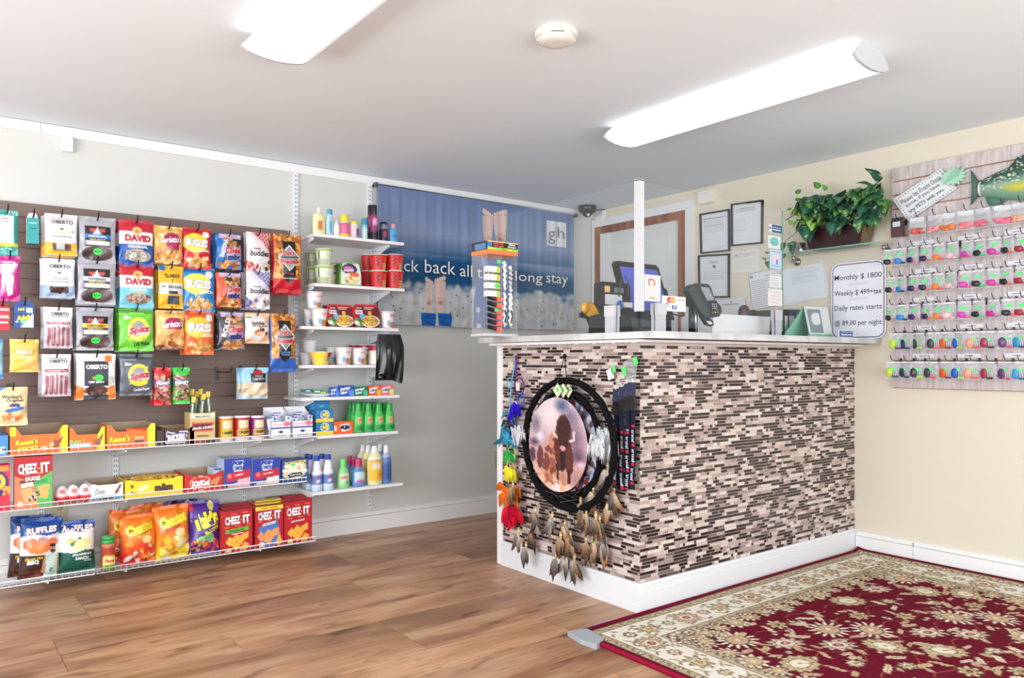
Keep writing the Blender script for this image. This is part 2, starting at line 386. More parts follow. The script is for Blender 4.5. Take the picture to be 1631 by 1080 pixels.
def rows(total, face):
    P = .01412
    for k in range(70):
        z = .1245+k*P; x = -rt.random()*.06
        while x < total-.004:
            cl = rt.choices('dmup', (.43, .1, .23, .24))[0]
            ln = rt.choice((.0135, .0135, .027, .041, .055, .069)) if cl in 'dm' else rt.choice((.014, .028, .042, .056, .084))
            a, b = max(x, 0), min(x+ln, total)
            if b-a > .004:
                c = rt.choice({'d': DARK, 'm': MARB, 'u': MAUVE, 'p': PALE}[cl]); tiles.append((face, a, b, z, cl, c))
            x += ln+.0024
rows(CE-CY, 0); rows(XB-.002-CX, 1)
def tile_geo(face, a, b, z, cl, c, mb, local=False):
    h = .0117; d = .0016 if cl in 'up' else .0012
    if face == 0: p0, p1 = ((-d, 0, 0), (.001, b-a, h)) if local else ((-d, a, z), (.001, b, z+h))
    else: p0, p1 = ((0, -d, 0), (b-a, .001, h)) if local else ((a, -d, z), (b, .001, z+h))
    mb.box(p0, p1, c, 1 if cl in 'dm' else 0)
def size(t):
    f, a, b, z = t[:4]; q = (CX, CY+(a+b)/2) if f == 0 else (CX+(a+b)/2, CY)
    d = q[0]*CA+q[1]*SA; fs = abs(SA*1-0) if False else 1
    r = (q[0]*SA-q[1]*CA)/d
    k = abs(SA-r*CA) if f == 1 else abs(CA+r*SA)
    return (b-a)*k/d if z > .13 else 0
order = sorted(range(len(tiles)), key=lambda i: -size(tiles[i])); single = set(order[:300])
rest = MB(); cache = {}
printmat('glass_tile', .14)
for i, t_ in enumerate(tiles):
    face, a, b, z, cl, c = t_
    if i in single:
        k = (face, round(b-a, 3), c)
        if k not in cache:
            mb = MB(); tile_geo(*t_, mb, True); cache[k] = mb.build('tile', ['card', 'glass_tile'], ctr); o = cache[k]
        else: o = cache[k].copy(); col.objects.link(o)
        o.location = (0, a, z) if face == 0 else (a, 0, z); o.parent = ctr
    else: tile_geo(*t_, rest)
o = rest.build('tile_field', ['card', 'glass_tile'], ctr); o['kind'] = 'stuff'
# thin sub-top with wavy edge, then the grey-white top slab
mb = MB()
mb.box((2.25, 2.112, 1.1225), (2.75, 3.128, 1.133), (226, 224, 222)); mb.box((2.75, 2.112, 1.1225), (XB-.001, 2.6, 1.133), (226, 224, 222))
for k in range(26):
    q = k/26
    mb.box((2.2495, 2.13+q*.98, 1.1205-.002*(k % 3 == 0)), (2.262, 2.13+(q+.02)*.98, 1.1235), (214, 205, 198))
tag(mb.build('counter_underlay', 'paint'), 'thin white board between the mosaic and the counter top', 'board')
m, nt, p = nodes('marble_top', .18); t = nt.nodes.new('ShaderNodeTexCoord'); n = nt.nodes.new('ShaderNodeTexNoise'); n.inputs['Scale'].default_value = 4; n.inputs['Detail'].default_value = 6; n.inputs['Distortion'].default_value = 1.5
r = nt.nodes.new('ShaderNodeValToRGB'); r.color_ramp.elements[0].color = (*lin((188, 189, 190)), 1); r.color_ramp.elements[1].color = (*lin((212, 212, 212)), 1); r.color_ramp.elements[0].position = .42; r.color_ramp.elements[1].position = .55
nt.links.new(t.outputs['Object'], n.inputs[0]); nt.links.new(n.outputs[0], r.inputs[0]); nt.links.new(r.outputs[0], p.inputs['Base Color']); M['marble_top'] = m
mb = MB().box((2.269, 2.043, 1.137), (2.76, 3.245, 1.165), WHITE).box((2.76, 2.043, 1.137), (XB-.001, 2.62, 1.165), WHITE)
tag(mb.build('countertop', 'marble_top'), 'pale grey marbled top slab of the reception counter', 'countertop')
TOP = 1.165
# ------------------------------------------------------------------ slatted display boards
printmat('slat_brown', .5, 0, .05, 60); 
m, nt, p = nodes('slat_grey', .55); t = nt.nodes.new('ShaderNodeTexCoord'); mp = nt.nodes.new('ShaderNodeMapping'); mp.inputs['Scale'].default_value = (1, 14, 1.5)
n = nt.nodes.new('ShaderNodeTexNoise'); n.inputs['Scale'].default_value = 5; n.inputs['Detail'].default_value = 5
r = nt.nodes.new('ShaderNodeValToRGB'); r.color_ramp.elements[0].color = (*lin((180, 168, 166)), 1); r.color_ramp.elements[1].color = (*lin((214, 204, 204)), 1); r.color_ramp.elements[0].position = .35; r.color_ramp.elements[1].position = .65
nt.links.new(t.outputs['Object'], mp.inputs[0]); nt.links.new(mp.outputs[0], n.inputs[0]); nt.links.new(n.outputs[0], r.inputs[0]); nt.links.new(r.outputs[0], p.inputs['Base Color']); M['slat_grey'] = m
PITCH = .0722; ZS = 1.792
sb = empty('slatwall_board', (0, YA, 0)); tag(sb, 'brown slatted display board on the left wall hung with snack bags', 'display board')
MB().box((-.5, -.016, ZS-16*PITCH), (1.638, -.001, ZS-.002), (134, 104, 84)).build('backing', 'paint', sb)
first = None
for k in range(16):
    if first is None: first = o = MB().box((-.5, -.031, .0035), (1.638, -.015, PITCH-.0035), (122, 100, 92)).box((-.5, -.0305, PITCH-.0037), (1.637, -.015, PITCH-.0032), (180, 150, 120)).build('slat', 'slat_brown', sb)
    else: o = first.copy(); col.objects.link(o)
    o.location = (0, 0, ZS-(k+1)*PITCH); o.parent = sb
ZF = 2.058
fb = empty('slatwall_board', (XB, 1.975, 0)); tag(fb, 'pale weathered-wood slatted board on the cream wall hung with lures', 'display board')
MB().box((-.012, -1.4, ZF-16*PITCH), (-.001, 0, ZF), (176, 138, 100)).build('backing', 'paint', fb)
first = None
for k in range(16):
    if first is None:
        mb = MB().box((-.022, -1.4, .0035), (-.011, 0, PITCH-.0035), WHITE)
        first = o = mb.build('slat', 'slat_grey', fb)
    else: o = first.copy(); col.objects.link(o)
    o.location = (0, 0, ZF-(k+1)*PITCH); o.parent = fb
# ------------------------------------------------------------------ slotted wall standards
def standard(x, z0, z1, label):
    mb = MB().box((x-.013, YA-.013, z0), (x+.013, YA, z1), (236, 238, 242)); z = z0+.01
    while z < z1-.02:
        for dx in (-.005, .005): mb.box((x+dx-.0018, YA-.0135, z), (x+dx+.0018, YA-.0125, z+.013), (110, 110, 118))
        z += .0254
    o = mb.build('wall_standard', 'paint'); tag(o, label, 'shelf standard')
standard(1.692, .14, HC-.053, 'tall white slotted standard at the left end of the white shelves')
standard(2.163, .14, HC-.053, 'tall white slotted standard behind the right end of the white shelves')
standard(.433, .12, .63, 'short white slotted standard behind the wire shelves near the outlet')
standard(.752, .12, .63, 'short white slotted standard behind the yellow candy box')
standard(1.395, .12, .63, 'short white slotted standard above the cracker boxes')
# ------------------------------------------------------------------ wire shelves
def wire_shelf(x0, x1, z, label, standards=()):
    yf = 3.975; e = empty('wire_shelf', ((x0+x1)/2, YA, z)); tag(e, label, 'wire shelf'); X0 = (x0+x1)/2
    c = (240, 240, 240)
    def T(pts, r, mb): mb.tube([(a-X0, b-YA, c_-z) for a, b, c_ in pts], r, c, 5)
    mb = MB()
    for zz in (z-.001, z+.021): T([(x0, yf, zz), (x1, yf, zz)], .0028, mb)
    mb.build('front_rail', 'paint', e)
    mb = MB()
    for yy in (yf+.1, yf+.2, YA-.014): T([(x0, yy, z-.004), (x1, yy, z-.004)], .0028, mb)
    mb.build('support_rail', 'paint', e)
    mb = MB(); n = int((x1-x0)/.0254)
    for i in range(n+1):
        x = x0+.004+i*(x1-x0-.008)/n; T([(x, YA-.012, z), (x, yf+.001, z), (x, yf, z+.021)], .0017, mb)
    mb.build('cross_wires', 'paint', e)['kind'] = 'stuff'
    for xs in standards:
        mb = MB(); mb.prism([(0, 0), (-.26, -.004), (-.26, -.012), (-.02, -.06), (0, -.06)], lambda a, b: (xs-X0-.003, a-.014, b-.006), lambda a, b: (xs-X0+.003, a-.014, b-.006), c); mb.build('bracket', 'paint', e)
ZW = (.062, .392, .632)
wire_shelf(-.45, .617, ZW[0], 'lowest white wire shelf, left section under the big chip bags', (.433,))
wire_shelf(.622, 1.69, ZW[0], 'lowest white wire shelf, right section under the cracker boxes', (.752, 1.395))
wire_shelf(-.45, 1.64, ZW[1], 'middle white wire shelf with candy cartons', (.752, 1.395))
wire_shelf(-.45, 1.70, ZW[2], 'upper white wire shelf just below the brown slats', (.752, 1.395))
# ------------------------------------------------------------------ white board shelves
WS = [1.745, 1.472, 1.235, 1.022, .844, .633, .324]
ordn = ['topmost white shelf board, holding the toiletries', 'second white shelf from the top, holding cup noodles', 'third white shelf from the top, with the red noodle trays',
        'fourth white shelf from the top, with noodle cups and cans', 'fifth white shelf from the top, with the gum packs and plate', 'white shelf with the detergent boxes and green bottles', 'lowest white shelf, holding bleach and cleaner bottles']
SX = [(1.682, 2.243), (1.682, 2.247), (1.615, 2.207), (1.612, 2.203), (1.612, 2.212), (1.705, 2.203), (1.675, 2.236)]
for z, lab, (x0, x1) in zip(WS, ordn, SX):
    e = empty('wall_shelf', (1.9, YA, z)); tag(e, lab, 'shelf', 'white shelves on slotted standards')
    MB().box((x0-1.9, -.291, -.016), (x1-1.9, -.015, 0), (238, 238, 240)).build('board', 'paint', e)
    for xs in (1.692, 2.163):
        mb = MB(); q = xs-1.9
        mb.prism([(0, 0), (-.24, 0), (-.24, -.012), (-.05, -.062), (0, -.066)], lambda a, b: (q-.004, a-.014, b-.0165), lambda a, b: (q+.004, a-.014, b-.0165), (232, 234, 240))
        for dy in (-.05, -.09): mb.box((q-.0046, dy-.006, -.037), (q-.004, dy+.003, -.031), (90, 90, 95))
        mb.build('bracket', 'paint', e)
# ------------------------------------------------------------------ package builders
def pouchS(w, h, d, seed, crimp=.07, pinch=.03, wr=.0016):
    q = np.random.RandomState(seed); ph = q.rand(8)*6.28; fr = q.rand(8)*9+5
    def S(s, t, off=0):
        s = np.asarray(s, float); t = np.asarray(t, float)
        a = np.clip(4*s*(1-s), 0, 1)**.5; b = np.sin(math.pi*np.clip((t-crimp)/(1-2*crimp), 0, 1))**.55
        W = sum(np.sin(fr[i]*s+fr[(i+3) % 8]*t*1.4+ph[i]) for i in range(5))*wr
        edge = (1-a)*.6+(1-b)*.8
        y = -d*a*b-W*(.35+edge)*1.0
        x = (s-.5)*w*(1-pinch*np.sin(math.pi*t)); y = np.minimum(y, -.0001)
        return np.stack([x, y-off, h*(1-t)], 1)
    return S
def texts(mb, S, W, H, tx):
    for q in tx:
        st, cs, ct, tw, th, c = q[:6]; rot, bold, shear, out = (list(q[6:])+[0, .03, 0, None][len(q)-6:])[:4]
        mb.text(st, S, W, H, cs, ct, tw, th, c, rot, .0014, bold, shear, out=out)
def pouch(w, h, d, base, ops=(), tx=(), seed=1, crimp=.07, pinch=.03, back=None, nx=None, wr=.0016):
    nx = nx or max(14, min(48, int(w/.0036))); ny = max(16, min(64, int(h/.0038)))
    S = pouchS(w, h, d, seed, crimp, pinch, wr); mb = MB()
    mb.grid(S, nx, ny, art(nx, ny, base, ops, h/w, seed))
    def Bk(s, t): P = S(s, t); P[:, 1] = P[:, 1]*-.55+.0012; return P
    mb.grid(Bk, 8, 10, back or base, flip=True); texts(mb, S, w, h, tx); return mb
def crate(w, h, dep, base, ops=(), tx=(), side=None, top=None, seed=1, sidetx=(), topops=None):
    """a carton: printed front at y=0, depth dep behind it"""
    side = side or base; top = top or base; mb = MB()
    nx = max(6, min(50, int(w/.0036))); ny = max(6, min(64, int(h/.0036)))
    S = lambda s, t, off=0: np.stack([(s-.5)*w, 0*s-off, h*(1-t)], 1)
    mb.grid(S, nx, ny, art(nx, ny, base, ops, h/w, seed), smooth=False)
    x = w/2; V = [(-x,0,0),(x,0,0),(x,dep,0),(-x,dep,0),(-x,0,h),(x,0,h),(x,dep,h),(-x,dep,h)]
    mb.add(V, [(0,3,2,1)], base); mb.add(V, [(4,5,6,7)], top); mb.add(V, [(1,2,6,5), (2,3,7,6), (3,0,4,7)], side)
    texts(mb, S, w, h, tx)
    if sidetx:
        S2 = lambda s, t, off=0: np.stack([0*s-x-off, dep*(1-s), h*(1-t)], 1); texts(mb, S2, dep, h, sidetx)
    return mb
def opencarton(w, h, dep, base, ops=(), tx=(), inside=(168, 140, 112), dip=.35, seed=1, hb=None):
    """display carton with an open top: low front, taller sides and back"""
    mb = MB(); hb = hb or h; hf = h*(1-dip); nx = max(8, int(w/.004)); ny = 14; ln = .09
    def S(s, t, off=0):
        s = np.asarray(s, float); top = np.where(s < ln, h, np.where(s < ln*2.2, h-(h-hf)*(s-ln)/(ln*1.2), np.where(s > 1-ln, h, np.where(s > 1-ln*2.2, h-(h-hf)*(1-ln-s)/(ln*1.2), hf))))
        return np.stack([(s-.5)*w, 0*s-off, top*(1-t)], 1)
    S2 = lambda s, t, off=0: np.stack([(s-.5)*w, 0*s-off, hf*(1-t)], 1)
    mb.grid(S, nx, ny, art(nx, ny, base, ops, hf/w, seed), smooth=False)
    mb.grid(lambda s, t: S(s, t)+np.array([0, .002, 0]), nx, 2, inside, smooth=False, flip=True)
    x = w/2
    for a, b in (((-x, .002, 0), (-x+.0015, dep, h)), ((x-.0015, .002, 0), (x, dep, h)), ((-x, dep-.002, 0), (x, dep, hb))): mb.box(a, b, inside)
    mb.box((-x-.0005, .001, 0), (-x, dep, h), base); mb.box((-x, .002, 0), (x, dep, .002), inside)
    texts(mb, S2, w, hf, tx); return mb
def cup(r0, r1, h, colf, seg=28, lid=(235, 232, 228), rim=(240, 238, 235)):
    mb = MB(); prof = [(r0*.97, 0, rim)]+[(r0+(r1-r0)*k/12, .003+(h-.009)*k/12) for k in range(13)]+[(r1+.003, h-.006, rim), (r1+.003, h-.003, rim), (r1, h-.001, lid), (r1*.3, h, lid)]
    return mb.lathe(prof, WHITE, seg, colf=lambda t, z, c: colf(((t+math.pi) % (2*math.pi))-math.pi, z/h) if c is WHITE else c)
def cupS(r0, r1, h):
    def S(s, t, off=0):
        z = h*(1-np.asarray(t)); r = r0+(r1-r0)*z/h+off; q = (np.asarray(s)-.5)*math.pi
        return np.stack([r*np.sin(q), -r*np.cos(q), z], 1)
    return S
# ------------------------------------------------------------------ placing
YH = 4.015                       # plane of the front bag on each hook
DONE = {}
def pegged(name, box, base, ops, tx, label, n=0, behind=None, d=.02, mat='foil', seed=1, sticker=None, card=None, Y=YH, group=None, cat='snack bag', hook=True, rz=None, **kw):
    u0, v0, u1, v1 = box; a = A(u0, v1, Y); b = A(u1, v0, Y); w_, h_ = b[0]-a[0], b[2]-A((u0+u1)/2, v1, Y)[2]
    w_ = A(u1, (v0+v1)/2, Y)[0]-a[0]; cx = a[0]+w_/2
    mb = pouch(w_, h_, d, base, ops, tx, seed, **kw)
    o = mb.build(name, mat, None, (cx, Y, a[2])); o.rotation_euler = (R.uniform(-.03, .02), 0, R.uniform(-.1, .06) if rz is None else rz)
    tag(o, label, cat, group)
    if sticker:
        cs, ct, tx_, c = sticker; s2 = MB(); S = pouchS(w_, h_, d, seed); N_ = 14
        P = S(np.array([cs]+[cs+.12*math.cos(2*math.pi*i/N_) for i in range(N_)]), np.array([ct]+[ct+.07*math.sin(2*math.pi*i/N_) for i in range(N_)]), .002)
        s2.add(P, [(0, i+1, (i+1) % N_+1) for i in range(N_)], c)
        if tx_: s2.text(tx_, S, w_, h_, cs, ct, .17, .05, (20, 90, 20), 0, .003, .02)
        q = s2.build('price_sticker', 'paper', o); q['label'] = 'bright green price sticker'
    for k in range(n):
        c = copy_tree(o) if False else o.copy(); col.objects.link(c)
        c.location = (cx+R.uniform(-.008, .004), Y+.034+k*.026+d*.8, a[2]+R.uniform(-.005, .005)); c.rotation_euler = (0, 0, R.uniform(-.12, .05))
        c['label'] = behind or (('bag directly behind the ', 'second bag behind the ', 'third bag behind the ', 'fourth bag behind the ')[min(k, 3)]+label); c['group'] = 'bags behind the '+label
    if hook: peghook(cx, b[2]-.014 if False else A((u0+u1)/2, v0, Y)[2]-.012, label, Y)
    return o, cx, w_, h_
hookmesh = None
def peghook(x, z, label, Y=YH, lab=None):
    global hookmesh
    if hookmesh is None:
        mb = MB(); L_ = YA-.031-Y+.028
        mb.box((-.008, -.004, -.05), (.008, .0005, .022), (25, 22, 24))
        mb.tube([(0, 0, -.004), (0, -L_*.5, -.006), (0, -L_+.012, -.002), (.001, -L_, .012), (.002, -L_-.004, .03)], .0034, (22, 20, 22), 6)
        hookmesh = mb.build('peg_hook', 'plastic'); o = hookmesh
    else: o = hookmesh.copy(); col.objects.link(o)
    o.location = (x, YA-.0315, z+.004); tag(o, lab or ('hook of the '+label), 'hook', 'black peg hooks on the brown board')
def onshelf(name, mb, u0, u1, Y, z, label, mat='card', group=None, cat='box', rz=0, rx=0, dx=0):
    x = (A(u0, 700, Y)[0]+A(u1, 700, Y)[0])/2+dx
    o = mb.build(name, mat, None, (x, Y, z+.0005), rz, rx); return tag(o, label, cat, group)
def wid(u0, u1, Y): return A(u1, 700, Y)[0]-A(u0, 700, Y)[0]
def hgt(u, v, Y, z): return A(u, v, Y)[2]-z

# ------------------------------------------------------------------ bags on the brown board
RED, NAVY, YEL, ORG = (190, 25, 40), (25, 45, 110), (245, 200, 30), (240, 120, 30)
GRN = (70, 235, 90)
TEALC = (30, 150, 140)
pegged('medicine_pouch', (-6, 335, 29, 405), TEALC, [('b', 26, 0, .03, 1, .2, [(225, 240, 238)], .04), ('r', 0, .84, 1, 1, (60, 175, 165)), ('r', 0, .74, 1, .82, (225, 210, 60)), ('b', 20, 0, .86, 1, .98, [(225, 240, 238)], .03), ('r', 0, .12, .78, .74, (240, 240, 242)), ('r', .05, .5, .74, .72, (190, 228, 222))],
       [('drops', .3, .2, .5, .05, (200, 60, 90)), ('for seniors', .4, .27, .4, .03, (130, 130, 130))], 'teal and white pouch at the left picture edge, top row', 1)
def minibox(u0, v0, u1, v1, Y, c1, c2, dep, name, label, tx=(), cat='box', ops=()):
    h = A((u0+u1)/2, v0, Y)[2]-A((u0+u1)/2, v1, Y)[2]; w_ = wid(u0, u1, Y)
    mb = crate(w_, h, dep, c1, ops, tx, side=c2); o = mb.build(name, 'card', None, ((A(u0, v0, Y)[0]+A(u1, v0, Y)[0])/2, Y, A((u0+u1)/2, v1, Y)[2])); tag(o, label, cat)
    MB().prism([(-w_*.5, 0), (w_*.5, 0), (w_*.3, .024), (-w_*.3, .024)], lambda a, b: (a, dep*.4, h+b), lambda a, b: (a, dep*.4+.001, h+b), c2).build('hang_tab', 'card', o)
    return o
minibox(43, 347, 62, 388, YH, (40, 160, 160), (235, 236, 240), .05, 'medicine_box', 'small teal and white medicine box on the top hook left of the yellow-bottomed jerky', (('relief', .5, .2, .7, .05, WHITE), ('cold', .5, .4, .5, .05, (20, 60, 80))))
peghook(A(53, 350, YH)[0], A(53, 346, YH)[2], '', lab='black peg hook carrying the small teal and white medicine box')
def oberto(base2, win, low=None):
    return [('r', 0, 0, 1, .68, (238, 238, 240)), ('p', [(0, .68), (.18, .7), (.82, .7), (1, .68), (1, 1), (0, 1)], base2), ('r', .24, .72, .8, .88, win), ('b', 10, .26, .73, .78, .87, [(60, 30, 28), (110, 60, 52), (40, 22, 22)], .06), ('l', .2, .3, .86, .3, .004, (150, 150, 150)), ('l', .2, .12, .86, .12, .004, (190, 120, 130))]
OT = [('OBERTO', .54, .2, .66, .095, (40, 38, 40), 0, .03), ('x', .52, .37, .16, .05, (60, 60, 60))]
pegged('jerky_pouch', (71, 342, 123, 405), (238, 238, 240), oberto((248, 178, 40), (110, 60, 60))+[('e', .86, .42, .05, .035, (170, 170, 172)), ('r', .36, .72, .62, .86, (185, 200, 210))], OT+[('original', .56, .47, .48, .06, (250, 210, 120)), ('NATURAL BEEF JERKY', .54, .56, .66, .035, (70, 70, 70))], 'white jerky pouch with yellow bottom, top row', 2, mat='card', cat='snack bag', seed=3)
pegged('jerky_pouch', (67, 413, 119, 473), (238, 238, 240), oberto((150, 175, 210), (80, 48, 45)), OT+[('teriyaki', .55, .52, .5, .07, (150, 160, 165)), ('NATURAL BEEF JERKY', .54, .6, .6, .03, (70, 70, 70))], 'white jerky pouch with pale blue bottom, second row', 2, mat='card', seed=4)
STK = [('p', [(0, 0), (1, 0), (1, .42), (.5, .54), (0, .42)], (240, 240, 242)), ('r', .08, .36, .92, .43, (170, 50, 80)), ('l', .2, .1, .85, .1, .004, (120, 120, 120)), ('l', .2, .23, .85, .23, .004, (120, 120, 120))]+[('l', .17+.165*i, .5+.02*abs(i-2), .16+.165*i, .93, .055, (150, 82, 92) if i % 2 else (160, 96, 104)) for i in range(5)]+[('l', .14+.165*i, .5, .14+.165*i, .9, .008, (215, 180, 186)) for i in range(5)]
ST = [('OBERTO', .56, .165, .62, .08, (40, 38, 40), 0, .03), ('Cocktail Pep', .52, .395, .72, .05, WHITE, 0, .02, .2)]
pegged('meat_stick_pouch', (69, 490, 116, 554), (196, 188, 200), STK, ST, 'pointed white pouch of thin red meat sticks, third row', 2, seed=5, mat='foil', cat='snack bag')
pegged('meat_stick_pouch', (66, 565, 113, 632), (196, 188, 200), STK, ST, 'pointed white pouch of thin red meat sticks, fourth row', 3, seed=6, cat='snack bag')
def jerky(band, bandtx):
    return [('e', .5, .8, .42, .16, (84, 66, 70)), ('e', .3, .84, .2, .1, (60, 42, 46)), ('e', .72, .78, .2, .12, (96, 76, 78)), ('r', .15, .2, .86, .66, (28, 28, 32)), ('p', [(.5, .23), (.36, .4), (.64, .4)], (225, 235, 245)), ('p', [(.5, .23), (.56, .4), (.64, .4)], (120, 175, 215)),
            ('p', [(.28, .26), (.46, .26), (.4, .34), (.3, .33)], (225, 70, 60)), ('p', [(.54, .26), (.72, .26), (.7, .33), (.6, .34)], (225, 70, 60)), ('r', .15, .38, .86, .48, band), ('r', .17, .53, .85, .62, (215, 215, 218))]
JT = lambda t, c: [(t, .5, .43, .5, .05, c, 0, .03), ('BEEF JERKY', .5, .505, .42, .038, (240, 200, 60), 0, .03)]
SIL = (168, 168, 176)
pegged('jerky_pouch', (125, 347, 184, 417), SIL, jerky((40, 110, 190), 0), JT('ORIGINAL', WHITE), 'silver jerky pouch with black and blue label, top row', 2, sticker=(.5, .76, '$5.99', GRN), seed=7)
pegged('jerky_pouch', (123, 416, 184, 484), SIL, jerky((225, 226, 230), 0), JT('PEPPERED', (60, 60, 60)), 'silver jerky pouch with black and white label, second row', 2, sticker=(.5, .8, '$5.99', GRN), seed=8)
pegged('jerky_pouch', (121, 491, 181, 558), SIL, jerky((240, 190, 40), 0), JT('TERIYAKI', (40, 30, 20)), 'silver jerky pouch with black and yellow label, third row', 3, sticker=(.5, .77, '$5.99', GRN), seed=9)
pegged('jerky_pouch', (121, 565, 184, 637), (232, 232, 230), [('p', [(0, .68), (.2, .74), (.2, 1), (0, 1)], (240, 125, 40)), ('p', [(1, .68), (.8, .74), (.8, 1), (1, 1)], (240, 125, 40)), ('r', .2, .16, .82, .7, (48, 52, 60)), ('r', .2, .9, .82, 1, (48, 56, 64)), ('e', .5, .8, .3, .11, (88, 62, 62)), ('b', 14, .24, .72, .76, .88, [(60, 36, 38), (120, 84, 80)], .06), ('r', .72, .02, .9, .17, (240, 125, 50)), ('e', .87, .52, .06, .05, (200, 200, 200)), ('r', .38, .5, .66, .56, (240, 120, 60))],
       [('OBERTO', .51, .28, .56, .1, WHITE, 0, .05), ('BEEF JERKY', .5, .62, .4, .055, WHITE, 0, .04)], 'white and orange beef jerky pouch with dark label, fourth row', 2, mat='card', seed=10, sticker=(.56, .52, '', GRN))
def david(c, seeds):
    return [('r', 0, 0, 1, .26, (190, 30, 50)), ('r', 0, .26, 1, .53, (236, 236, 238)), ('r', 0, .53, 1, 1, c), ('e', .52, .24, .14, .09, (240, 200, 130)), ('e', .52, .24, .08, .05, (215, 140, 80)), ('e', .54, .78, .38, .13, seeds), ('b', 70, .2, .69, .86, .87, [tuple(min(255, x+35) for x in seeds), tuple(x-45 for x in seeds)], .045)]
pegged('seed_pouch', (189, 352, 244, 422), (40, 80, 165), david((35, 80, 165), (170, 165, 155)), [('DAVID', .54, .4, .76, .15, (190, 30, 50), 0, .06), ('ORIGINAL', .54, .585, .6, .06, WHITE, 0, .04), ('Sunflower', .54, .65, .3, .05, (245, 210, 110), 0, .02, .2)], 'red topped sunflower seed pouch with dark blue lower half, top row', 4, seed=11)
pegged('seed_pouch', (190, 422, 245, 490), (110, 190, 220), david((105, 190, 220), (150, 130, 112)), [('DAVID', .54, .4, .76, .15, (190, 30, 50), 0, .06), ('RANCH', .54, .585, .5, .06, WHITE, 0, .04), ('Sunflower', .54, .65, .3, .05, (245, 210, 110), 0, .02, .2)], 'red topped sunflower seed pouch with pale blue lower half, second row', 3, seed=12)
def spitz(c): return [('r', 0, 0, 1, .14, tuple(int(x*.75) for x in c)), ('l', 0, .14, 1, .12, .006, tuple(min(255, x+70) for x in c)), ('e', .56, .5, .32, .27, (225, 220, 70)), ('b', 40, .3, .28, .84, .74, [(235, 225, 80), (200, 190, 60)], .05), ('e', .56, .48, .2, .17, (150, 145, 140)), ('p', [(.26, .5), (.9, .46), (.9, .6), (.3, .63)], (235, 200, 215))]
pegged('seed_pouch', (189, 491, 244, 559), (110, 200, 60), spitz((110, 205, 60)), [('Spitz', .6, .53, .64, .19, (190, 30, 60), 10, .06, .2, WHITE), ('Dill Pickle', .66, .83, .46, .09, (30, 60, 40), 6, .03), ('Big', .25, .25, .2, .1, (240, 245, 240))], 'lime green seed pouch, third row', 3, seed=13)
pegged('seed_pouch', (190, 565, 243, 631), (90, 98, 108), spitz((95, 103, 112)), [('Spitz', .6, .53, .64, .19, (190, 30, 60), 10, .06, .2, WHITE), ('Cracked Pepper', .66, .85, .5, .09, (235, 235, 240), 6, .03), ('Big', .25, .25, .2, .1, (240, 245, 240))], 'dark grey seed pouch, fourth row', 3, seed=14)
SNK = [(222, 170, 100), (240, 205, 140), (160, 96, 56), (200, 140, 80)]
def gard(c2): return [('b', 16, .1, 0, .95, .3, [(235, 190, 110), (205, 150, 80), (245, 215, 150)], .12), ('e', .62, .36, .34, .18, (170, 40, 90)), ('r', .38, .5, .86, .62, c2), ('r', 0, .85, 1, 1, (120, 70, 45)), ('b', 34, .06, .66, .94, .93, SNK, .12)]
GT = [("Gardetto's", .56, .36, .74, .17, WHITE, 6, .03, .25)]
pegged('snack_bag', (245, 361, 291, 420), (222, 170, 90), gard((170, 40, 90)), GT, 'tan snack-mix bag with magenta oval, top row', 1, d=.03, seed=15)
pegged('snack_bag', (247, 495, 294, 556), (225, 180, 105), gard((230, 150, 80)), GT, 'tan snack-mix bag with magenta oval, third row', 1, d=.03, seed=16)
def bugle(c, c2, stripe): return [('r', 0, 0, 1, .12, c2), ('e', .42, .38, .44, .24, stripe), ('p', [(.3, .55), (.46, .55), (.36, .68)], stripe), ('e', .8, .16, .12, .085, (235, 235, 235)), ('p', [(.14, .95), (.48, .62), (.62, .92)], (228, 180, 110)), ('p', [(.5, .95), (.74, .68), (.9, .93)], (215, 160, 88)), ('b', 16, .16, .74, .86, .95, [(238, 200, 140), (205, 150, 80), (240, 210, 160)], .09)]
BT = lambda f, c: [('BUGLES', .46, .38, .78, .2, (240, 240, 245), -3, .07, 0, (25, 40, 90)), (f, .7, .56, .42, .07, c, 0, .04)]
pegged('snack_bag', (291, 364, 336, 427), (205, 35, 45), bugle(0, (185, 25, 38), (250, 215, 60)), BT('ORIGINAL', WHITE), 'red corn-snack bag with yellow bubble, top row', 1, d=.034, seed=17)
pegged('snack_bag', (291, 427, 342, 496), (35, 130, 200), bugle(0, (25, 110, 180), (250, 230, 90)), BT('RANCH', WHITE), 'blue corn-snack bag with yellow bubble, second row', 1, d=.036, seed=18)
pegged('snack_bag', (293, 496, 341, 565), (225, 105, 45), bugle(0, (215, 85, 40), (250, 200, 60)), BT('NACHO', WHITE), 'orange corn-snack bag with yellow bubble, third row', 1, d=.036, seed=19)
pegged('jerky_pouch', (252, 424, 292, 491), (235, 180, 40), [('r', .02, 0, .25, .12, (40, 110, 170)), ('r', .04, .4, 1, .66, (215, 215, 218)), ('r', .36, .7, .82, .9, (60, 66, 82)), ('e', .54, .36, .12, .08, (245, 200, 80)), ('r', .4, .6, .78, .66, (40, 40, 50))], [('TILLAMOOK', .54, .24, .64, .09, (60, 50, 40), 0, .03), ('ZERO SUGAR', .64, .5, .56, .07, (60, 60, 70), 0, .03), ('0g', .2, .5, .16, .06, (60, 60, 70)), ('T', .54, .36, .1, .08, (70, 50, 30))], 'mustard yellow jerky pouch, second row', 2, mat='card', seed=20)
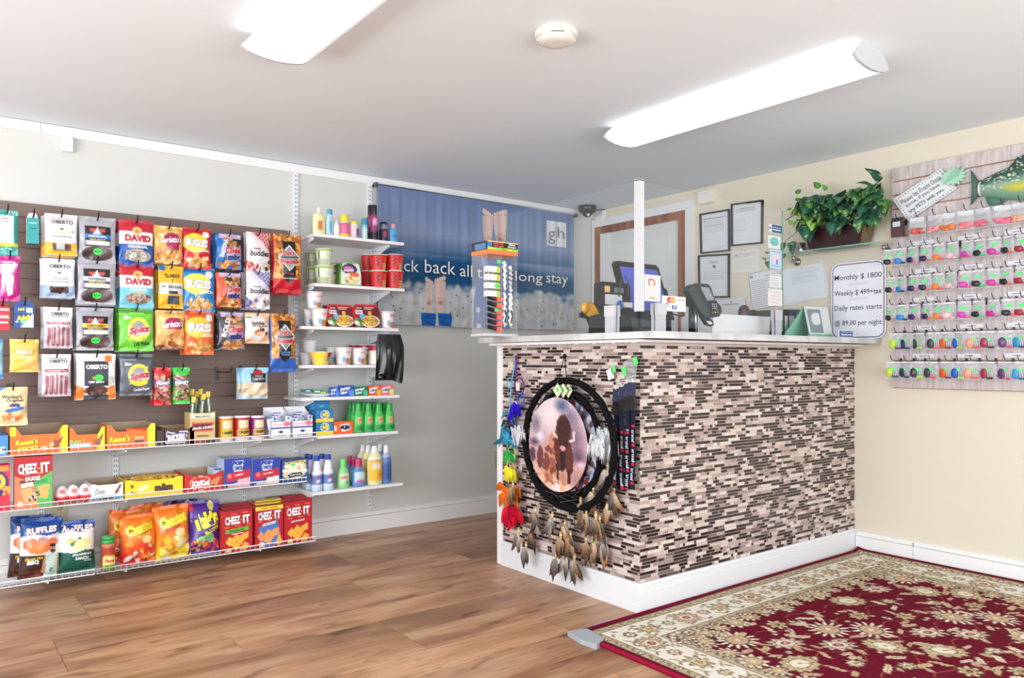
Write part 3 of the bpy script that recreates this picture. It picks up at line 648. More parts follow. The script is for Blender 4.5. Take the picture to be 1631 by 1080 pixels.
def chex(l, r_): return [('p', [(0, .02), (.5, .02), (.2, 1), (0, 1)], l), ('r', .12, .02, .95, .14, (200, 180, 215)), ('p', [(.2, 1), (.44, .5), (1, .4), (1, 1)], r_), ('b', 26, .3, .14, .9, .4, [(180, 120, 70), (220, 170, 110), (70, 45, 38)], .09), ('b', 24, .15, .8, .85, .97, [(215, 150, 80), (170, 100, 55), (235, 195, 130)], .1), ('e', .68, .56, .32, .2, (200, 160, 190), 0, .7)]
CT = lambda t: [('Chex', .64, .47, .62, .18, (190, 30, 50), 4, .06, 0, WHITE), ('mix', .68, .66, .52, .17, (40, 50, 120), 4, .08, 0, WHITE)]+([(t, .28, .42, .75, .12, WHITE, 75, .04)] if t else [])
pegged('snack_bag', (343, 373, 385, 428), (24, 24, 30), chex((30, 110, 190), (60, 120, 190)), CT('TRADITIONAL'), 'blue and black cereal-mix bag, top row', 3, d=.026, seed=21)
pegged('snack_bag', (343, 435, 385, 489), (26, 24, 30), chex((225, 90, 50), (220, 110, 60)), CT(''), 'orange and black cereal-mix bag, second row', 3, d=.026, seed=22)
pegged('snack_bag', (346, 497, 389, 556), (88, 90, 96), chex((60, 62, 68), (110, 112, 118)), CT('BOLD'), 'grey cereal-mix bag, third row', 1, d=.028, seed=23)
def bud(c, c2): return [('p', [(.25, 0), (1, 0), (1, .5)], c)]+[('l', .2+.13*i, 0, .6+.13*i, .5, .012, c2) for i in range(7)]+[('l', .9, -.1+.1*i, .3, .22+.1*i, .012, c2) for i in range(5)]+[('p', [(0, .7), (.5, 1), (0, 1)], c), ('p', [(1, .5), (1, 1), (.5, 1), (.25, .36), (.25, .02), (0, 0), (0, .7), (.5, 1)], (228, 226, 232), .55), ('b', 10, .6, .72, .95, .92, [(70, 50, 46), (200, 180, 160)], .09), ('b', 12, .02, .78, .45, .98, [c, (225, 200, 200)], .09)]
pegged('snack_bag', (392, 371, 430, 433), (230, 226, 230), bud((200, 70, 72), (235, 200, 200)), [('buddies', .52, .53, .82, .15, (40, 32, 34), 0, .03, .15), ('muddy', .4, .42, .3, .06, (120, 60, 70))], 'white bag with red lattice print, top row', 1, d=.028, seed=24)
pegged('snack_bag', (391, 433, 430, 491), (230, 228, 236), bud((120, 120, 175), (205, 205, 228)), [('buddies', .52, .53, .82, .15, (40, 32, 34), 0, .03, .15), ('muddy', .4, .42, .3, .06, (90, 60, 110))], 'white bag with violet lattice print, second row', 2, d=.028, seed=25)
pegged('snack_bag', (389, 499, 429, 547), (240, 190, 150), [('p', [(0, .1), (.62, .02), (.95, .5), (.6, .95), (0, .8)], (232, 224, 220)), ('r', 0, .12, .24, .18, (70, 150, 80)), ('b', 16, .35, .48, .85, .72, [(200, 120, 70), (60, 50, 50), (230, 190, 150)], .09)], [('buddies', .5, .33, .5, .12, (50, 42, 44), 0, .03), ('PRETZEL BITES', .56, .43, .62, .05, (70, 60, 60))], 'peach and white pretzel-bite bag, third row', 0, d=.022, seed=26)
def dots(c): return [('r', 0, 0, 1, .78, (176, 104, 40)), ('b', 260, 0, 0, 1, .78, [(225, 150, 60), (190, 112, 40), (240, 180, 90), (150, 84, 34)], .075, .5), ('r', 0, .76, 1, 1, c), ('r', 0, 0, .04, 1, c), ('r', .96, 0, 1, 1, c), ('r', .3, .12, .76, .72, (26, 26, 30)), ('p', [(.3, .72), (.76, .72), (.53, .84)], (26, 26, 30)), ('p', [(.53, .18), (.93, .4), (.53, .63), (.13, .4)], WHITE), ('p', [(.53, .205), (.885, .4), (.53, .605), (.175, .4)], (150, 150, 156))]
DT = [("Dot's", .5, .32, .42, .085, (200, 35, 50), 4, .06, 0, WHITE), ('Homestyle', .54, .395, .6, .06, (30, 30, 34), 4, .02, .2), ('Pretzels', .53, .465, .66, .085, (200, 35, 50), 4, .06, 0, WHITE)]
pegged('pretzel_pouch', (434, 375, 480, 466), (190, 25, 45), dots((195, 25, 45)), DT+[('ORIGINAL', .55, .67, .3, .03, (200, 60, 70)), ('SEASONED PRETZEL TWISTS', .56, .75, .5, .02, WHITE)], 'tall red pretzel pouch with diamond emblem, top row', 1, d=.03, seed=27)
pegged('pretzel_pouch', (429, 501, 471, 593), (50, 100, 185), dots((50, 100, 185)), DT+[('SOUTHWEST', .55, .66, .4, .035, (120, 170, 235)), ('SEASONED', .55, .7, .36, .03, (120, 170, 235))], 'tall blue pretzel pouch with diamond emblem, third row', 0, d=.03, seed=28)
pegged('candy_pouch', (-2, 408, 32, 479), (195, 40, 140), [('p', [(.08, .2), (.9, .16), (.12, .75)], (225, 225, 230)), ('p', [(.3, .5), (.7, .42), (.62, .85), (.4, .9)], (232, 225, 232)), ('l', .1, .82, .9, .2, .012, (235, 215, 230)), ('r', .1, .12, .8, .16, (235, 190, 220))], (), 'magenta and white hanging pouch at the left picture edge, second row', 1, seed=29)
minibox(-8, 489, 15, 526, YH, (205, 35, 55), (170, 25, 45), .035, 'medicine_box', 'small red medicine box at the left picture edge, third row', (('TYLENOL', .6, .42, .8, .14, WHITE, 0, .05),), ops=[('r', 0, .05, 1, .16, (235, 180, 190)), ('r', .3, .62, .9, .7, (240, 210, 215))])
minibox(22, 487, 54, 522, YH, (30, 80, 160), (30, 80, 160), .03, 'medicine_box', 'small blue medicine box with yellow lettering, third row', (('Advil', .46, .55, .7, .24, (245, 225, 60), 8, .08, .15, (20, 45, 110)), ('Advil', .35, .16, .34, .13, (245, 225, 60), 5, .06)), ops=[('r', 0, .36, 1, .42, (20, 55, 120)), ('p', [(1, .3), (1, 1), (.3, 1)], (225, 238, 240)), ('r', .64, .1, .9, .32, (225, 232, 240)), ('l', .1, .74, .8, .7, .012, WHITE), ('r', .34, .66, .6, .78, (110, 235, 170))])
peghook(A(39, 490, YH)[0], A(39, 486, YH)[2], '', lab='black peg hook carrying the small blue medicine box')
peghook(A(4, 490, YH)[0], A(4, 487, YH)[2], '', lab='black peg hook carrying the small red medicine box')
pegged('cough_drop_bag', (15, 541, 62, 593), (240, 200, 95), [('p', [(0, .75), (1, .6), (1, 1), (0, 1)], (240, 190, 110)), ('e', .3, .85, .3, .15, (235, 215, 90), 20, .6), ('r', .3, .52, .68, .6, (248, 226, 170)), ('r', .18, .3, .8, .46, (225, 170, 90))], [('HALLS', .49, .38, .58, .12, WHITE, 0, .07, .15), ('HONEY', .49, .56, .34, .06, (250, 240, 210), 0, .04)], 'pale yellow cough-drop bag, fourth row', 0, d=.016, seed=30)
pegged('cough_drop_bag', (-30, 540, 5, 604), (60, 130, 200), [('r', .7, .1, 1, .9, (150, 200, 230))], (), 'blue bag cut by the left picture edge, fourth row', 0, d=.02, seed=31)
pegged('candy_pouch', (-4, 617, 44, 679), (238, 215, 165), [('p', [(0, 0), (.35, 0), (0, .12)], (60, 120, 190)), ('e', .55, .47, .2, .05, (80, 60, 130)), ('e', .55, .58, .34, .05, (60, 110, 190), -10), ('b', 14, .15, .7, .8, .85, [(230, 130, 70), (240, 160, 100)], .1), ('e', .5, .84, .08, .05, WHITE)], [("Werther's", .46, .25, .68, .1, (60, 42, 40), 0, .02), ('Original', .56, .35, .6, .09, (60, 42, 40), 0, .02, .2)], 'cream caramel-candy bag, lowest row at the left', 1, d=.022, mat='card', seed=32)
def nuts(c): return [('r', 0, 0, 1, .22, c), ('r', 0, .88, 1, 1, c), ('b', 90, .02, .22, .98, .9, [(150, 96, 84), (215, 180, 160), (100, 56, 50), (190, 140, 120)], .13), ('r', 0, .34, 1, .46, (60, 80, 170), .7), ('l', .1, .3, .9, .5, .02, (230, 230, 240)), ('r', 0, .2, .04, 1, c), ('r', .96, .2, 1, 1, c)]
pegged('nut_pouch', (245, 586, 272, 646), (205, 35, 45), nuts((210, 35, 45)), [('Planters', .5, .4, .8, .1, WHITE, 8, .05)], 'narrow red nut pouch, fourth row', 2, d=.018, seed=33)
pegged('nut_pouch', (276, 586, 302, 644), (60, 190, 70), nuts((70, 200, 80)), [('Planters', .5, .4, .8, .1, WHITE, 8, .05)], 'narrow green nut pouch, fourth row', 2, d=.018, seed=34)
pegged('nut_pouch', (384, 586, 426, 636), (150, 200, 225), [('b', 120, .02, .52, .98, .9, [(225, 205, 175), (205, 180, 150), (240, 225, 200)], .09), ('r', .33, .18, .92, .47, (30, 30, 36)), ('e', .6, .14, .17, .09, (190, 35, 50))], [('CASHEWS', .63, .36, .46, .07, (200, 200, 205), 0, .03), ('WHOLE', .63, .27, .3, .05, (200, 200, 205))], 'light blue cashew pouch, fourth row at the right', 2, d=.018, seed=35)
peghook(A(345, 592, YA-.03)[0], A(345, 592, YA-.03)[2], '', lab='empty black peg hook left of the light blue cashew pouch')
# ------------------------------------------------------------------ upper wire shelf
Z = ZW[2]; F = 3.99
def openbox(name, u0, u1, v0, z, base, ops, tx, label, dep=.2, dip=.3, cat='candy box', hb=None, Y=F):
    w_ = wid(u0, u1, Y)-.004; h = hgt((u0+u1)/2, v0, Y, z)
    return onshelf(name, opencarton(w_, h, dep, base, ops, tx, dip=dip, hb=hb), u0, u1, Y, z, label, 'card', None, cat), w_, h
onshelf('carton', crate(wid(-25, 13, F), .088, .2, (70, 140, 205), [('r', .0, .55, .9, .9, (225, 235, 245))], [('24', .8, .7, .2, .2, (40, 60, 110))]), -25, 13, F, Z, 'light blue carton at the left end of the upper wire shelf', cat='box')
REE = (240, 115, 35); RY = (250, 225, 40)
rops = [('r', 0, 0, .1, .3, RY), ('r', .86, 0, 1, 1, RY), ('p', [(.66, .62), (.76, .34), (.93, .4), (.8, .8)], (150, 82, 58)), ('p', [(.66, .62), (.7, .38), (.76, .5), (.72, .86)], (225, 180, 130)), ('e', .58, .72, .06, .14, (228, 190, 150))]
openbox('candy_carton', 15, 109, 679, Z, REE, rops, [("Reese's", .28, .36, .38, .3, RY, 6, .05, .15, (60, 30, 20)), ('STICKS', .3, .72, .36, .26, RY, 6, .08, .1, (60, 30, 20))], 'orange open candy carton at the left, widest of the three orange cartons')
openbox('candy_carton', 110, 168, 681, Z, REE, [('r', .8, 0, 1, 1, RY), ('r', .02, .56, .6, .82, (150, 210, 230)), ('p', [(.64, .5), (.72, .3), (.96, .36), (.84, .82)], (150, 90, 60))], [("Reese's", .22, .36, .36, .26, (200, 200, 40), 8, .04, .15, (60, 30, 20)), ('FAST BREAK', .32, .7, .5, .2, (240, 250, 255), 4, .06)], 'orange open candy carton in the middle of the three orange cartons')
openbox('candy_carton', 169, 248, 676, Z, REE, [('r', .84, 0, 1, 1, RY), ('r', .56, .3, .76, .66, (215, 170, 120)), ('r', .56, .56, .76, .72, (130, 70, 50))], [("Reese's", .26, .42, .42, .4, RY, 4, .05, .15, (60, 30, 20))], 'orange open candy carton with bars on top, right of the three orange cartons')
for k, (u, dy, rz_, lab) in enumerate(((196, .05, .3, 'loose orange candy bar tilted in the right orange carton, left one'), (222, .04, -.05, 'loose orange candy bar lying across the right orange carton'))):
    mb = pouch(.1, .03, .012, (235, 85, 40), [('r', 0, .3, 1, .7, (245, 110, 50))], [('Reese', .5, .5, .5, .5, RY)], 5, crimp=.02)
    o = mb.build('candy_bar', 'foil', None, (A(u, 680, F)[0], F+dy, Z+.047+.012*k), rz_); tag(o, lab, 'candy bar')
openbox('candy_carton', 262, 310, 681, Z, (70, 38, 34), [('p', [(.06, .2), (.78, .1), (.7, .9), (.02, .9)], (235, 235, 240)), ('p', [(.08, .25), (.75, .16), (.68, .84), (.04, .84)], (38, 62, 130)), ('r', .8, .25, .96, .8, (190, 130, 80))], [('SNICKERS', .38, .52, .6, .46, WHITE, 5, .07, .15, (170, 30, 50))], 'dark brown candy carton with slanted blue lettering panel', dip=.12)
openbox('candy_carton', 249, 262, 683, Z, (62, 36, 34), [], [], 'narrow dark brown carton left of the dark brown candy carton', dip=.12)
w_ = wid(305, 345, F)
jb = onshelf('meat_stick_carton', opencarton(w_, .155, .1, (212, 180, 120), [('r', 0, .04, 1, .2, (220, 228, 205)), ('r', 0, .22, 1, .27, (245, 215, 60)), ('p', [(.08, .34), (.95, .32), (.9, .6), (.12, .62)], (190, 30, 45)), ('r', .2, .38, .82, .56, (35, 28, 28)), ('r', .1, .9, .9, 1, (150, 40, 60)), ('r', .6, .86, 1, 1, (30, 26, 30))], [('JACK LINKS', .5, .5, .84, .1, WHITE, 3, .06, .1), ('ORIGINAL', .5, .76, .5, .06, (70, 50, 40)), ('SMALL BATCH', .5, .12, .6, .05, (60, 80, 60))], dip=.02, inside=(190, 170, 120)), 303, 342, F, Z, 'tan and red meat-stick display carton on the upper wire shelf', cat='box')
for i in range(7):
    mb = pouch(.022, .15, .006, (60, 90, 62), [('r', 0, 0, 1, .2, (225, 190, 40)), ('r', 0, .72, 1, 1, (215, 180, 50)), ('r', .3, .25, .7, .7, (190, 205, 190))], (), i+3, nx=8)
    x = A(303+i*5.2, 690, F)[0]; o = mb.build('meat_stick', 'foil', None, (x+.01, F+.03+.025*(i % 3), Z+.085+.012*((i*3) % 4)), R.uniform(-.4, .3)); o.rotation_euler[1] = R.uniform(-.12, .12)
    tag(o, 'yellow-ended green meat-stick sleeve standing in the tan and red carton', 'meat stick', 'meat sticks in the tan carton')
def chipcan(c, label, u0, u1, v0):
    r = wid(u0, u1, F+.04)/2; h = hgt((u0+u1)/2, v0, F+.04, Z)
    def cf(t, z): 
        if abs(t) < .75 and .52 < z < .82: return (236, 222, 180)
        if abs(t) < .9 and .2 < z < .46: return (245, 215, 60)
        if z < .12: return (235, 235, 230)
        return c
    mb = MB(); prof = [(r, 0, (200, 200, 200)), (r, .003)]+[(r, .003+(h-.014)*k/16) for k in range(1, 17)]+[(r*1.05, h-.01, (238, 235, 236)), (r*1.05, h-.001, (238, 235, 236)), (r*.9, h, (245, 245, 245))]
    mb.lathe(prof, WHITE, 32, colf=lambda t, z, cc: cf((t+math.pi) % (2*math.pi)-math.pi, z/h) if cc is WHITE else cc)
    mb.text('CRISPS', lambda s, t, off: np.stack([(r+off)*np.sin((s-.5)*math.pi), -(r+off)*np.cos((s-.5)*math.pi), h*(1-t)], 1), math.pi*r, h, .5, .66, .5, .13, (60, 40, 40), 0, .001, .06)
    onshelf('chip_can', mb, u0, u1, F+.04, Z, label, 'card', 'small crisp cans', 'can')
chipcan((240, 150, 40), 'small orange crisp can on the upper wire shelf', 348, 371, 663); chipcan((190, 30, 48), 'small red crisp can on the upper wire shelf', 373, 397, 662); chipcan((150, 45, 130), 'small purple crisp can on the upper wire shelf', 399, 421, 662)
for u0, u1, lab in ((431, 464, 'left white and blue medicine dispenser box on the upper wire shelf'), (465, 499, 'right white and blue medicine dispenser box on the upper wire shelf')):
    w_ = wid(u0, u1, F)-.003; h = .088; mb = MB(); c = (236, 236, 242)
    S = lambda s, t, off=0: np.stack([(s-.5)*w_, 0*s-off, h*(1-t)], 1)
    mb.grid(S, 22, 22, art(22, 22, c, [('r', 0, .36, 1, .42, (50, 60, 150)), ('r', 0, 0, .03, 1, (60, 70, 150)), ('r', .97, 0, 1, 1, (60, 70, 150)), ('e', .8, .16, .2, .13, (240, 120, 130)), ('r', .08, .1, .56, .26, (235, 200, 210)), ('e', .5, .62, .1, .08, (40, 50, 120)), ('r', .25, .86, .75, .89, (150, 150, 160))], 1), smooth=False)
    x = w_/2
    for sgn in (-1, 1): mb.prism([(0, 0), (.12, 0), (.12, .155), (0, h)], lambda a, b: (sgn*(x-.001), a, b), lambda a, b: (sgn*x, a, b), c)
    mb.box((-x, .119, 0), (x, .12, .16), c); mb.box((-x, 0, 0), (x, .12, .002), c)
    o = onshelf('dispenser_box', mb, u0, u1, F, Z, lab, 'card', None, 'box')
    for i in range(5):
        pk = pouch(.036, .06, .003, (225, 228, 240), [('r', 0, 0, 1, .08, (60, 90, 180)), ('r', 0, 0, .06, 1, (60, 90, 180)), ('e', .5, .3, .2, .12, (70, 90, 160)), ('r', .2, .55, .8, .58, (120, 140, 190)), ('r', .2, .7, .7, .73, (120, 140, 190))], (), i+5, nx=10)
        q = pk.build('sachet', 'foil', None, (o.location.x-.045+.022*i, F+.02+.018*(i % 4), Z+.05+.012*(i % 3)), R.uniform(-.3, .3)); q.rotation_euler[0] = R.uniform(-.25, .1); q.rotation_euler[1] = R.uniform(-.25, .25)
        tag(q, 'white and blue medicine sachet standing in the '+('left' if u0 == 431 else 'right')+' dispenser box', 'sachet', 'sachets in the '+('left' if u0 == 431 else 'right')+' dispenser box')
# ------------------------------------------------------------------ middle wire shelf
Z = ZW[1]
def cracker(u0, u1, v0, z, label, Y=F, sub=None, band=None, big=None, dep=.06, ops=(), base=(188, 22, 40), titlec=WHITE, sidetx=(), rz=0):
    w_ = wid(u0, u1, Y); h = hgt((u0+u1)/2, v0, Y, z)
    CK = [('p', [(.1, .74), (.26, .62), (.4, .74), (.24, .86)], (240, 190, 80)), ('p', [(.2, .78), (.46, .56), (.72, .74), (.48, .97)], (246, 180, 60)), ('p', [(.58, .62), (.86, .54), (.86, .7), (.68, .74)], (240, 176, 70)), ('p', [(.6, .9), (.74, .78), (.9, .86), (.82, .98), (.62, .99)], (236, 170, 60)), ('e', .47, .77, .02, .015, (160, 90, 40)), ('r', .12, .9, .3, .99, (235, 225, 130)), ('l', .06, .4, .94, .36, .006, (235, 140, 60)), ('l', .06, .1, .94, .06, .006, (235, 140, 60))]
    o = list(ops) if ops else CK
    if band: o = o+[('p', [(.1, .46), (.86, .41), (.86, .5), (.1, .55)], band)]
    tx = [('CHEEZ', .34, .235, .5, .2, titlec, 2, .05, 0, (120, 10, 25)), ('IT', .8, .225, .24, .2, titlec, 2, .05, 0, (120, 10, 25)), ('-', .62, .24, .05, .03, (245, 170, 50), 0, .08)]+(list(sub) if sub else [])
    return onshelf('cracker_box', crate(w_, h, dep, base, o, tx, side=(205, 60, 60), top=(180, 20, 36), sidetx=sidetx), u0, u1, Y, z, label, 'card', None, 'cracker box', rz)
onshelf('cracker_box', crate(wid(-20, 16, F), .2, .07, (225, 45, 75), [('e', .2, .4, .75, .32, (60, 40, 120)), ('e', .25, .36, .55, .2, (245, 200, 60)), ('b', 8, .4, .5, 1, .8, [(240, 170, 70)], .12), ('r', .5, .03, .95, .14, (220, 150, 60))], [('GOLD', .3, .36, .6, .16, (40, 70, 160), 0, .06, 0, WHITE)]), -20, 16, F, Z, 'red and purple cracker box at the left picture edge, middle wire shelf', 'card', None, 'cracker box')
cracker(23, 84, 727, Z, 'red, orange and green cracker box standing alone on the middle wire shelf', sub=[('DUOZ', .48, .43, .4, .08, WHITE, 3, .07, 0, (80, 40, 30))], dep=.055,
        ops=[('p', [(0, .36), (.5, .52), (.62, 1), (0, 1)], (242, 130, 95)), ('p', [(.5, .5), (1, .3), (1, 1), (.62, 1)], (90, 185, 95)), ('p', [(.14, .46), (.56, .43), (.56, .54), (.14, .58)], (120, 60, 40)), ('p', [(.16, .52), (.5, .49), (.5, .57), (.16, .6)], (240, 225, 215)), ('p', [(.52, .48), (.86, .44), (.86, .52), (.52, .56)], (60, 160, 90)),
             ('p', [(.16, .64), (.44, .6), (.52, .8), (.26, .9)], (240, 175, 110)), ('p', [(.62, .58), (.92, .56), (.86, .84), (.6, .8)], (240, 180, 100)), ('p', [(.3, .9), (.56, .86), (.54, .97), (.32, .98)], (232, 165, 80)), ('b', 18, .4, .7, .66, .86, [(245, 235, 235), (90, 50, 50)], .04), ('r', .08, .86, .2, .96, (235, 230, 170)), ('l', .06, .36, .94, .32, .006, (245, 160, 120))])
for u, v, lab in ((98, 771, 'left'), (116.5, 769, 'middle'), (135, 768, 'right')):
    r = .03; mb = MB(); prof = []
    for k in range(13):
        q = math.pi*k/12; prof.append((max(.001, r*math.sin(q)*(1-.12*math.cos(q+math.pi))), .04-.043*math.cos(q), (236, 232, 234) if k > 5 else (225, 60, 65)))
    mb.lathe(prof, seg=20, colf=lambda t, z, c: (200, 120, 110) if .042 < z < .062 and abs(((t+math.pi) % 6.283)-3.14) < .4 else c)
    onshelf('chocolate_egg', mb, u-9, u+9, F+.045, Z, lab+' white and red foil chocolate egg on the middle wire shelf', 'foil', 'three chocolate eggs', 'chocolate egg')
openbox('candy_carton', 145, 197, 770, Z, (238, 238, 242), [('p', [(0, .8), (.4, .66), (1, .75), (1, 1), (0, 1)], (90, 165, 215)), ('p', [(0, .92), (.5, .8), (1, .95), (1, 1), (0, 1)], (110, 66, 50)), ('p', [(.7, .6), (.85, .15), (.96, .1), (.82, .62)], (120, 76, 60))], [('Dove', .26, .4, .3, .34, (80, 50, 50), 0, .0, .3)], 'white chocolate carton with a blue wave', dip=.08)
YEM = (250, 215, 35)
o, w_, h = openbox('candy_carton', 198.5, 292, 762, Z, YEM, [('e', .12, .35, .03, .1, (150, 60, 40)), ('e', .12, .72, .03, .1, (80, 150, 210)), ('e', .16, .75, .03, .1, (235, 120, 80)), ('e', .3, .45, .1, .14, (235, 225, 200), -20)], [('m&m', .66, .5, .32, .5, (80, 48, 42), 0, .08)], 'bright yellow open candy carton full of packets', dip=.1, hb=.085)
for i in range(7):
    mb = pouch(.075, .05, .008, (215, 165, 60), [('b', 14, .1, .1, .9, .9, [(90, 56, 40), (240, 220, 150), (200, 170, 60)], .1)], (), i+9, nx=12)
    q = mb.build('candy_packet', 'foil', None, (o.location.x-w_/2+.05+i*(w_-.1)/6, F+.03+.02*(i % 3), Z+h-.032), R.uniform(-.2, .2)); q.rotation_euler[0] = -.8
    tag(q, 'brown and yellow candy packet lying in the bright yellow carton', 'candy packet', 'candy packets in the yellow carton')
openbox('candy_carton', 293, 355.5, 753, Z, (200, 28, 36), [('e', .42, .5, .28, .44, (240, 215, 170)), ('e', .42, .5, .26, .4, (205, 30, 38)), ('p', [(.66, .5), (.78, .25), (.96, .3), (.84, .75)], (205, 140, 90))], [('KitKat', .42, .5, .46, .4, WHITE, 4, .07, .15)], 'red open candy carton with white oval lettering', dip=.14)
def pastry(u0, u1, v0, label, c, t, sub):
    w_ = wid(u0, u1, F); h = hgt((u0+u1)/2, v0, F, Z)
    onshelf('pastry_box', crate(w_, h, .13, (38, 66, 165), [('p', [(.08, .52), (.95, .4), (.95, .68), (.08, .8)], (205, 35, 60)), ('e', .2, .6, .08, .08, (235, 120, 110)), ('p', [(.5, .72), (.95, .66), (.95, 1), (.48, 1)], c), ('p', [(.15, .9), (.5, .84), (.48, 1), (.1, 1)], tuple(x-15 for x in c)), ('l', .5, .72, .95, .66, .02, (150, 60, 60)), ('p', [(.3, .1), (.72, .08), (.66, .44), (.36, .46)], (225, 230, 245))],
        [('POP', .5, .17, .38, .15, (38, 66, 165), -3, .1), ('TARTS', .51, .34, .3, .14, (38, 66, 165), -3, .07), (sub, .55, .57, .36, .06, WHITE, 6, .03)], side=(190, 205, 232), top=(190, 198, 215)), u0, u1, F, Z, label, 'card', None, 'box')
pastry(357, 400, 730, 'blue toaster-pastry box with pink pastry, left one', (235, 180, 195), 0, 'CHERRY'); pastry(402, 447, 730, 'blue toaster-pastry box with white pastry, right one', (238, 225, 215), 0, 'STRAWBERRY')
onshelf('carton', crate(wid(341, 356, F+.05), .1, .12, (215, 225, 240), [('r', 0, 0, 1, .1, (60, 90, 170)), ('r', .1, .3, .9, .36, (80, 110, 190))]), 341, 356, F+.05, Z, 'white and blue box side showing left of the pink pastry box')
w_ = wid(450, 492, F); onshelf('popcorn_box', crate(w_, hgt(470, 733, F, Z), .12, (60, 90, 150), [('r', 0, 0, 1, .2, (50, 90, 150)), ('e', .5, .48, .42, .36, (238, 228, 200)), ('b', 40, .1, .2, .9, .75, [(245, 240, 225), (225, 205, 160), (250, 246, 235)], .1), ('p', [(.3, .6), (.7, .56), (.8, .68), (.7, .76), (.3, .8), (.2, .7)], (30, 40, 62)), ('r', 0, .82, 1, 1, (50, 80, 140)), ('e', .4, .22, .1, .05, GRN)], [('POPCORN!', .5, .1, .8, .13, (240, 215, 90), 4, .05), ('KETTLE', .5, .68, .4, .07, WHITE, 2)]), 450, 491, F, Z, 'blue popcorn box with a heap of white popcorn', cat='box')
# ------------------------------------------------------------------ lowest wire shelf
Z = ZW[0]
def chips(name, u0, u1, v0, d, base, ops, tx, label, Y=F+.05, z=Z, seed=1, rz=0, rx=-.1, ry=0, behind=0, **kw):
    w_ = wid(u0, u1, Y); h = hgt((u0+u1)/2, v0, Y, z)
    o = onshelf(name, pouch(w_, h, d, base, ops, tx, seed, pinch=.05, wr=.003, **kw), u0, u1, Y, z, label, 'foil', None, 'chip bag', rz, rx)
    o.rotation_euler[1] = ry
    for k in range(behind):
        c = o.copy(); col.objects.link(c); c.location.y += .085*(k+1); c.location.x -= .03*(k+1); c['label'] = 'brown and blue chip bag peeking out left behind the front one'
    return o
RB = (30, 75, 150)
ruf = [('r', 0, 0, 1, .3, RB), ('p', [(0, .3), (.3, .26), (.6, .3), (1, .24), (1, .6), (0, .62)], (235, 232, 232))]
chips('chip_bag', 27, 96, 826, .05, (66, 38, 36), ruf+[('e', .22, .42, .18, .09, (235, 110, 60), -20), ('e', .45, .48, .3, .1, (240, 125, 50), -8), ('e', .75, .4, .15, .07, (240, 130, 90)), ('e', .5, .36, .12, .05, (190, 130, 120)), ('r', 0, .6, 1, 1, (66, 38, 36)), ('b', 30, .1, .86, .6, 1, [(130, 70, 40), (90, 50, 38)], .06),
       ('e', .76, .5, .08, .065, (196, 140, 112)), ('e', .76, .455, .085, .03, (50, 34, 32)), ('e', .77, .55, .07, .03, (70, 45, 40)), ('p', [(.55, .62), (.68, .58), (.86, .58), (.95, .64), (.92, .98), (.6, 1)], (200, 222, 214)), ('p', [(.55, .62), (.6, .62), (.62, .92), (.52, .9)], (196, 140, 112)), ('p', [(.95, .64), (.9, .64), (.9, .9), (.96, .9)], (196, 140, 112))],
      [('RUFFLES', .48, .2, .72, .1, (240, 240, 240), 4, .05, .1, (170, 20, 50)), ('BBQ', .3, .72, .28, .08, (240, 240, 240), 6, .07), ('Flamin Hot', .32, .655, .42, .045, (240, 210, 40), 6, .03, .2), ('0', .75, .86, .08, .08, (60, 150, 110), 0, .04)], 'blue topped chip bag with brown lower half and a sports player, front one', rz=.06, ry=.06, seed=41, behind=1)
chips('chip_bag', 92, 152, 830, .05, (22, 92, 76), [('r', 0, 0, 1, .24, RB), ('p', [(0, .22), (.3, .17), (.6, .22), (1, .16), (1, .58), (.7, .55), (.4, .6), (0, .56)], (238, 236, 228)), ('e', .3, .36, .13, .05, (205, 195, 110), -20), ('p', [(.28, .42), (.5, .34), (.46, .44), (.34, .48)], (50, 120, 60)), ('e', .66, .42, .24, .08, (238, 222, 150), -6), ('e', .55, .5, .24, .05, (235, 215, 140), 4), ('e', .56, .33, .05, .02, (40, 110, 60))],
      [('RUFFLES', .52, .14, .84, .12, (240, 240, 240), -3, .05, .05, (170, 20, 50)), ('JALAPENO', .62, .64, .54, .055, WHITE, 0, .05), ('RANCH', .62, .71, .36, .06, WHITE, 0, .05), ('FLAVORED', .78, .765, .2, .03, WHITE)], 'green chip bag with blue and white top', rz=-.03, seed=42)
def cheet(hot): return [('g', (242, 130, 40), (240, 120, 35), 0, .5), ('g', (240, 120, 35), (205, 40, 35) if hot else (240, 205, 60), .5, .8), ('r', 0, .8, 1, 1, (205, 36, 32) if hot else (238, 205, 50)), ('b', 26, .15, .55, .95, .95, [(245, 150, 50), (235, 90, 40), (240, 235, 235), (225, 70, 40)] if hot else [(245, 225, 90), (225, 120, 50), (245, 235, 215), (240, 190, 60)], .11), ('e', .7, .5, .14, .08, (246, 200, 140)), ('r', 0, 0, 1, .04, (225, 100, 40))]
CH = [('Cheetos', .52, .27, .8, .22, (248, 220, 60), 14, .1, .1, (30, 26, 26))]
chips('chip_bag', 190, 249, 820, .055, (240, 120, 35), cheet(1), CH+[('CRUNCHY', .62, .42, .4, .06, (240, 210, 80), 14, .05)], 'bright orange cheese-puff bag with red lower half, front', seed=43, rz=.04)
chips('chip_bag', 247, 304, 805, .055, (240, 120, 35), cheet(0), CH+[('CHEDDAR', .5, .42, .5, .06, (205, 60, 40), 14, .05)], 'bright orange cheese-puff bag with yellow lower half, front', seed=44, rz=-.05, ry=-.04)
chips('chip_bag', 168, 222, 813, .03, (228, 105, 40), cheet(1), CH, 'orange cheese-puff bag behind, left of the red salsa jar', Y=F+.15, seed=45, ry=.08)
chips('chip_bag', 209, 262, 803, .03, (228, 105, 40), cheet(1), CH, 'orange cheese-puff bag in the back row, between the two front orange bags', Y=F+.17, seed=46)
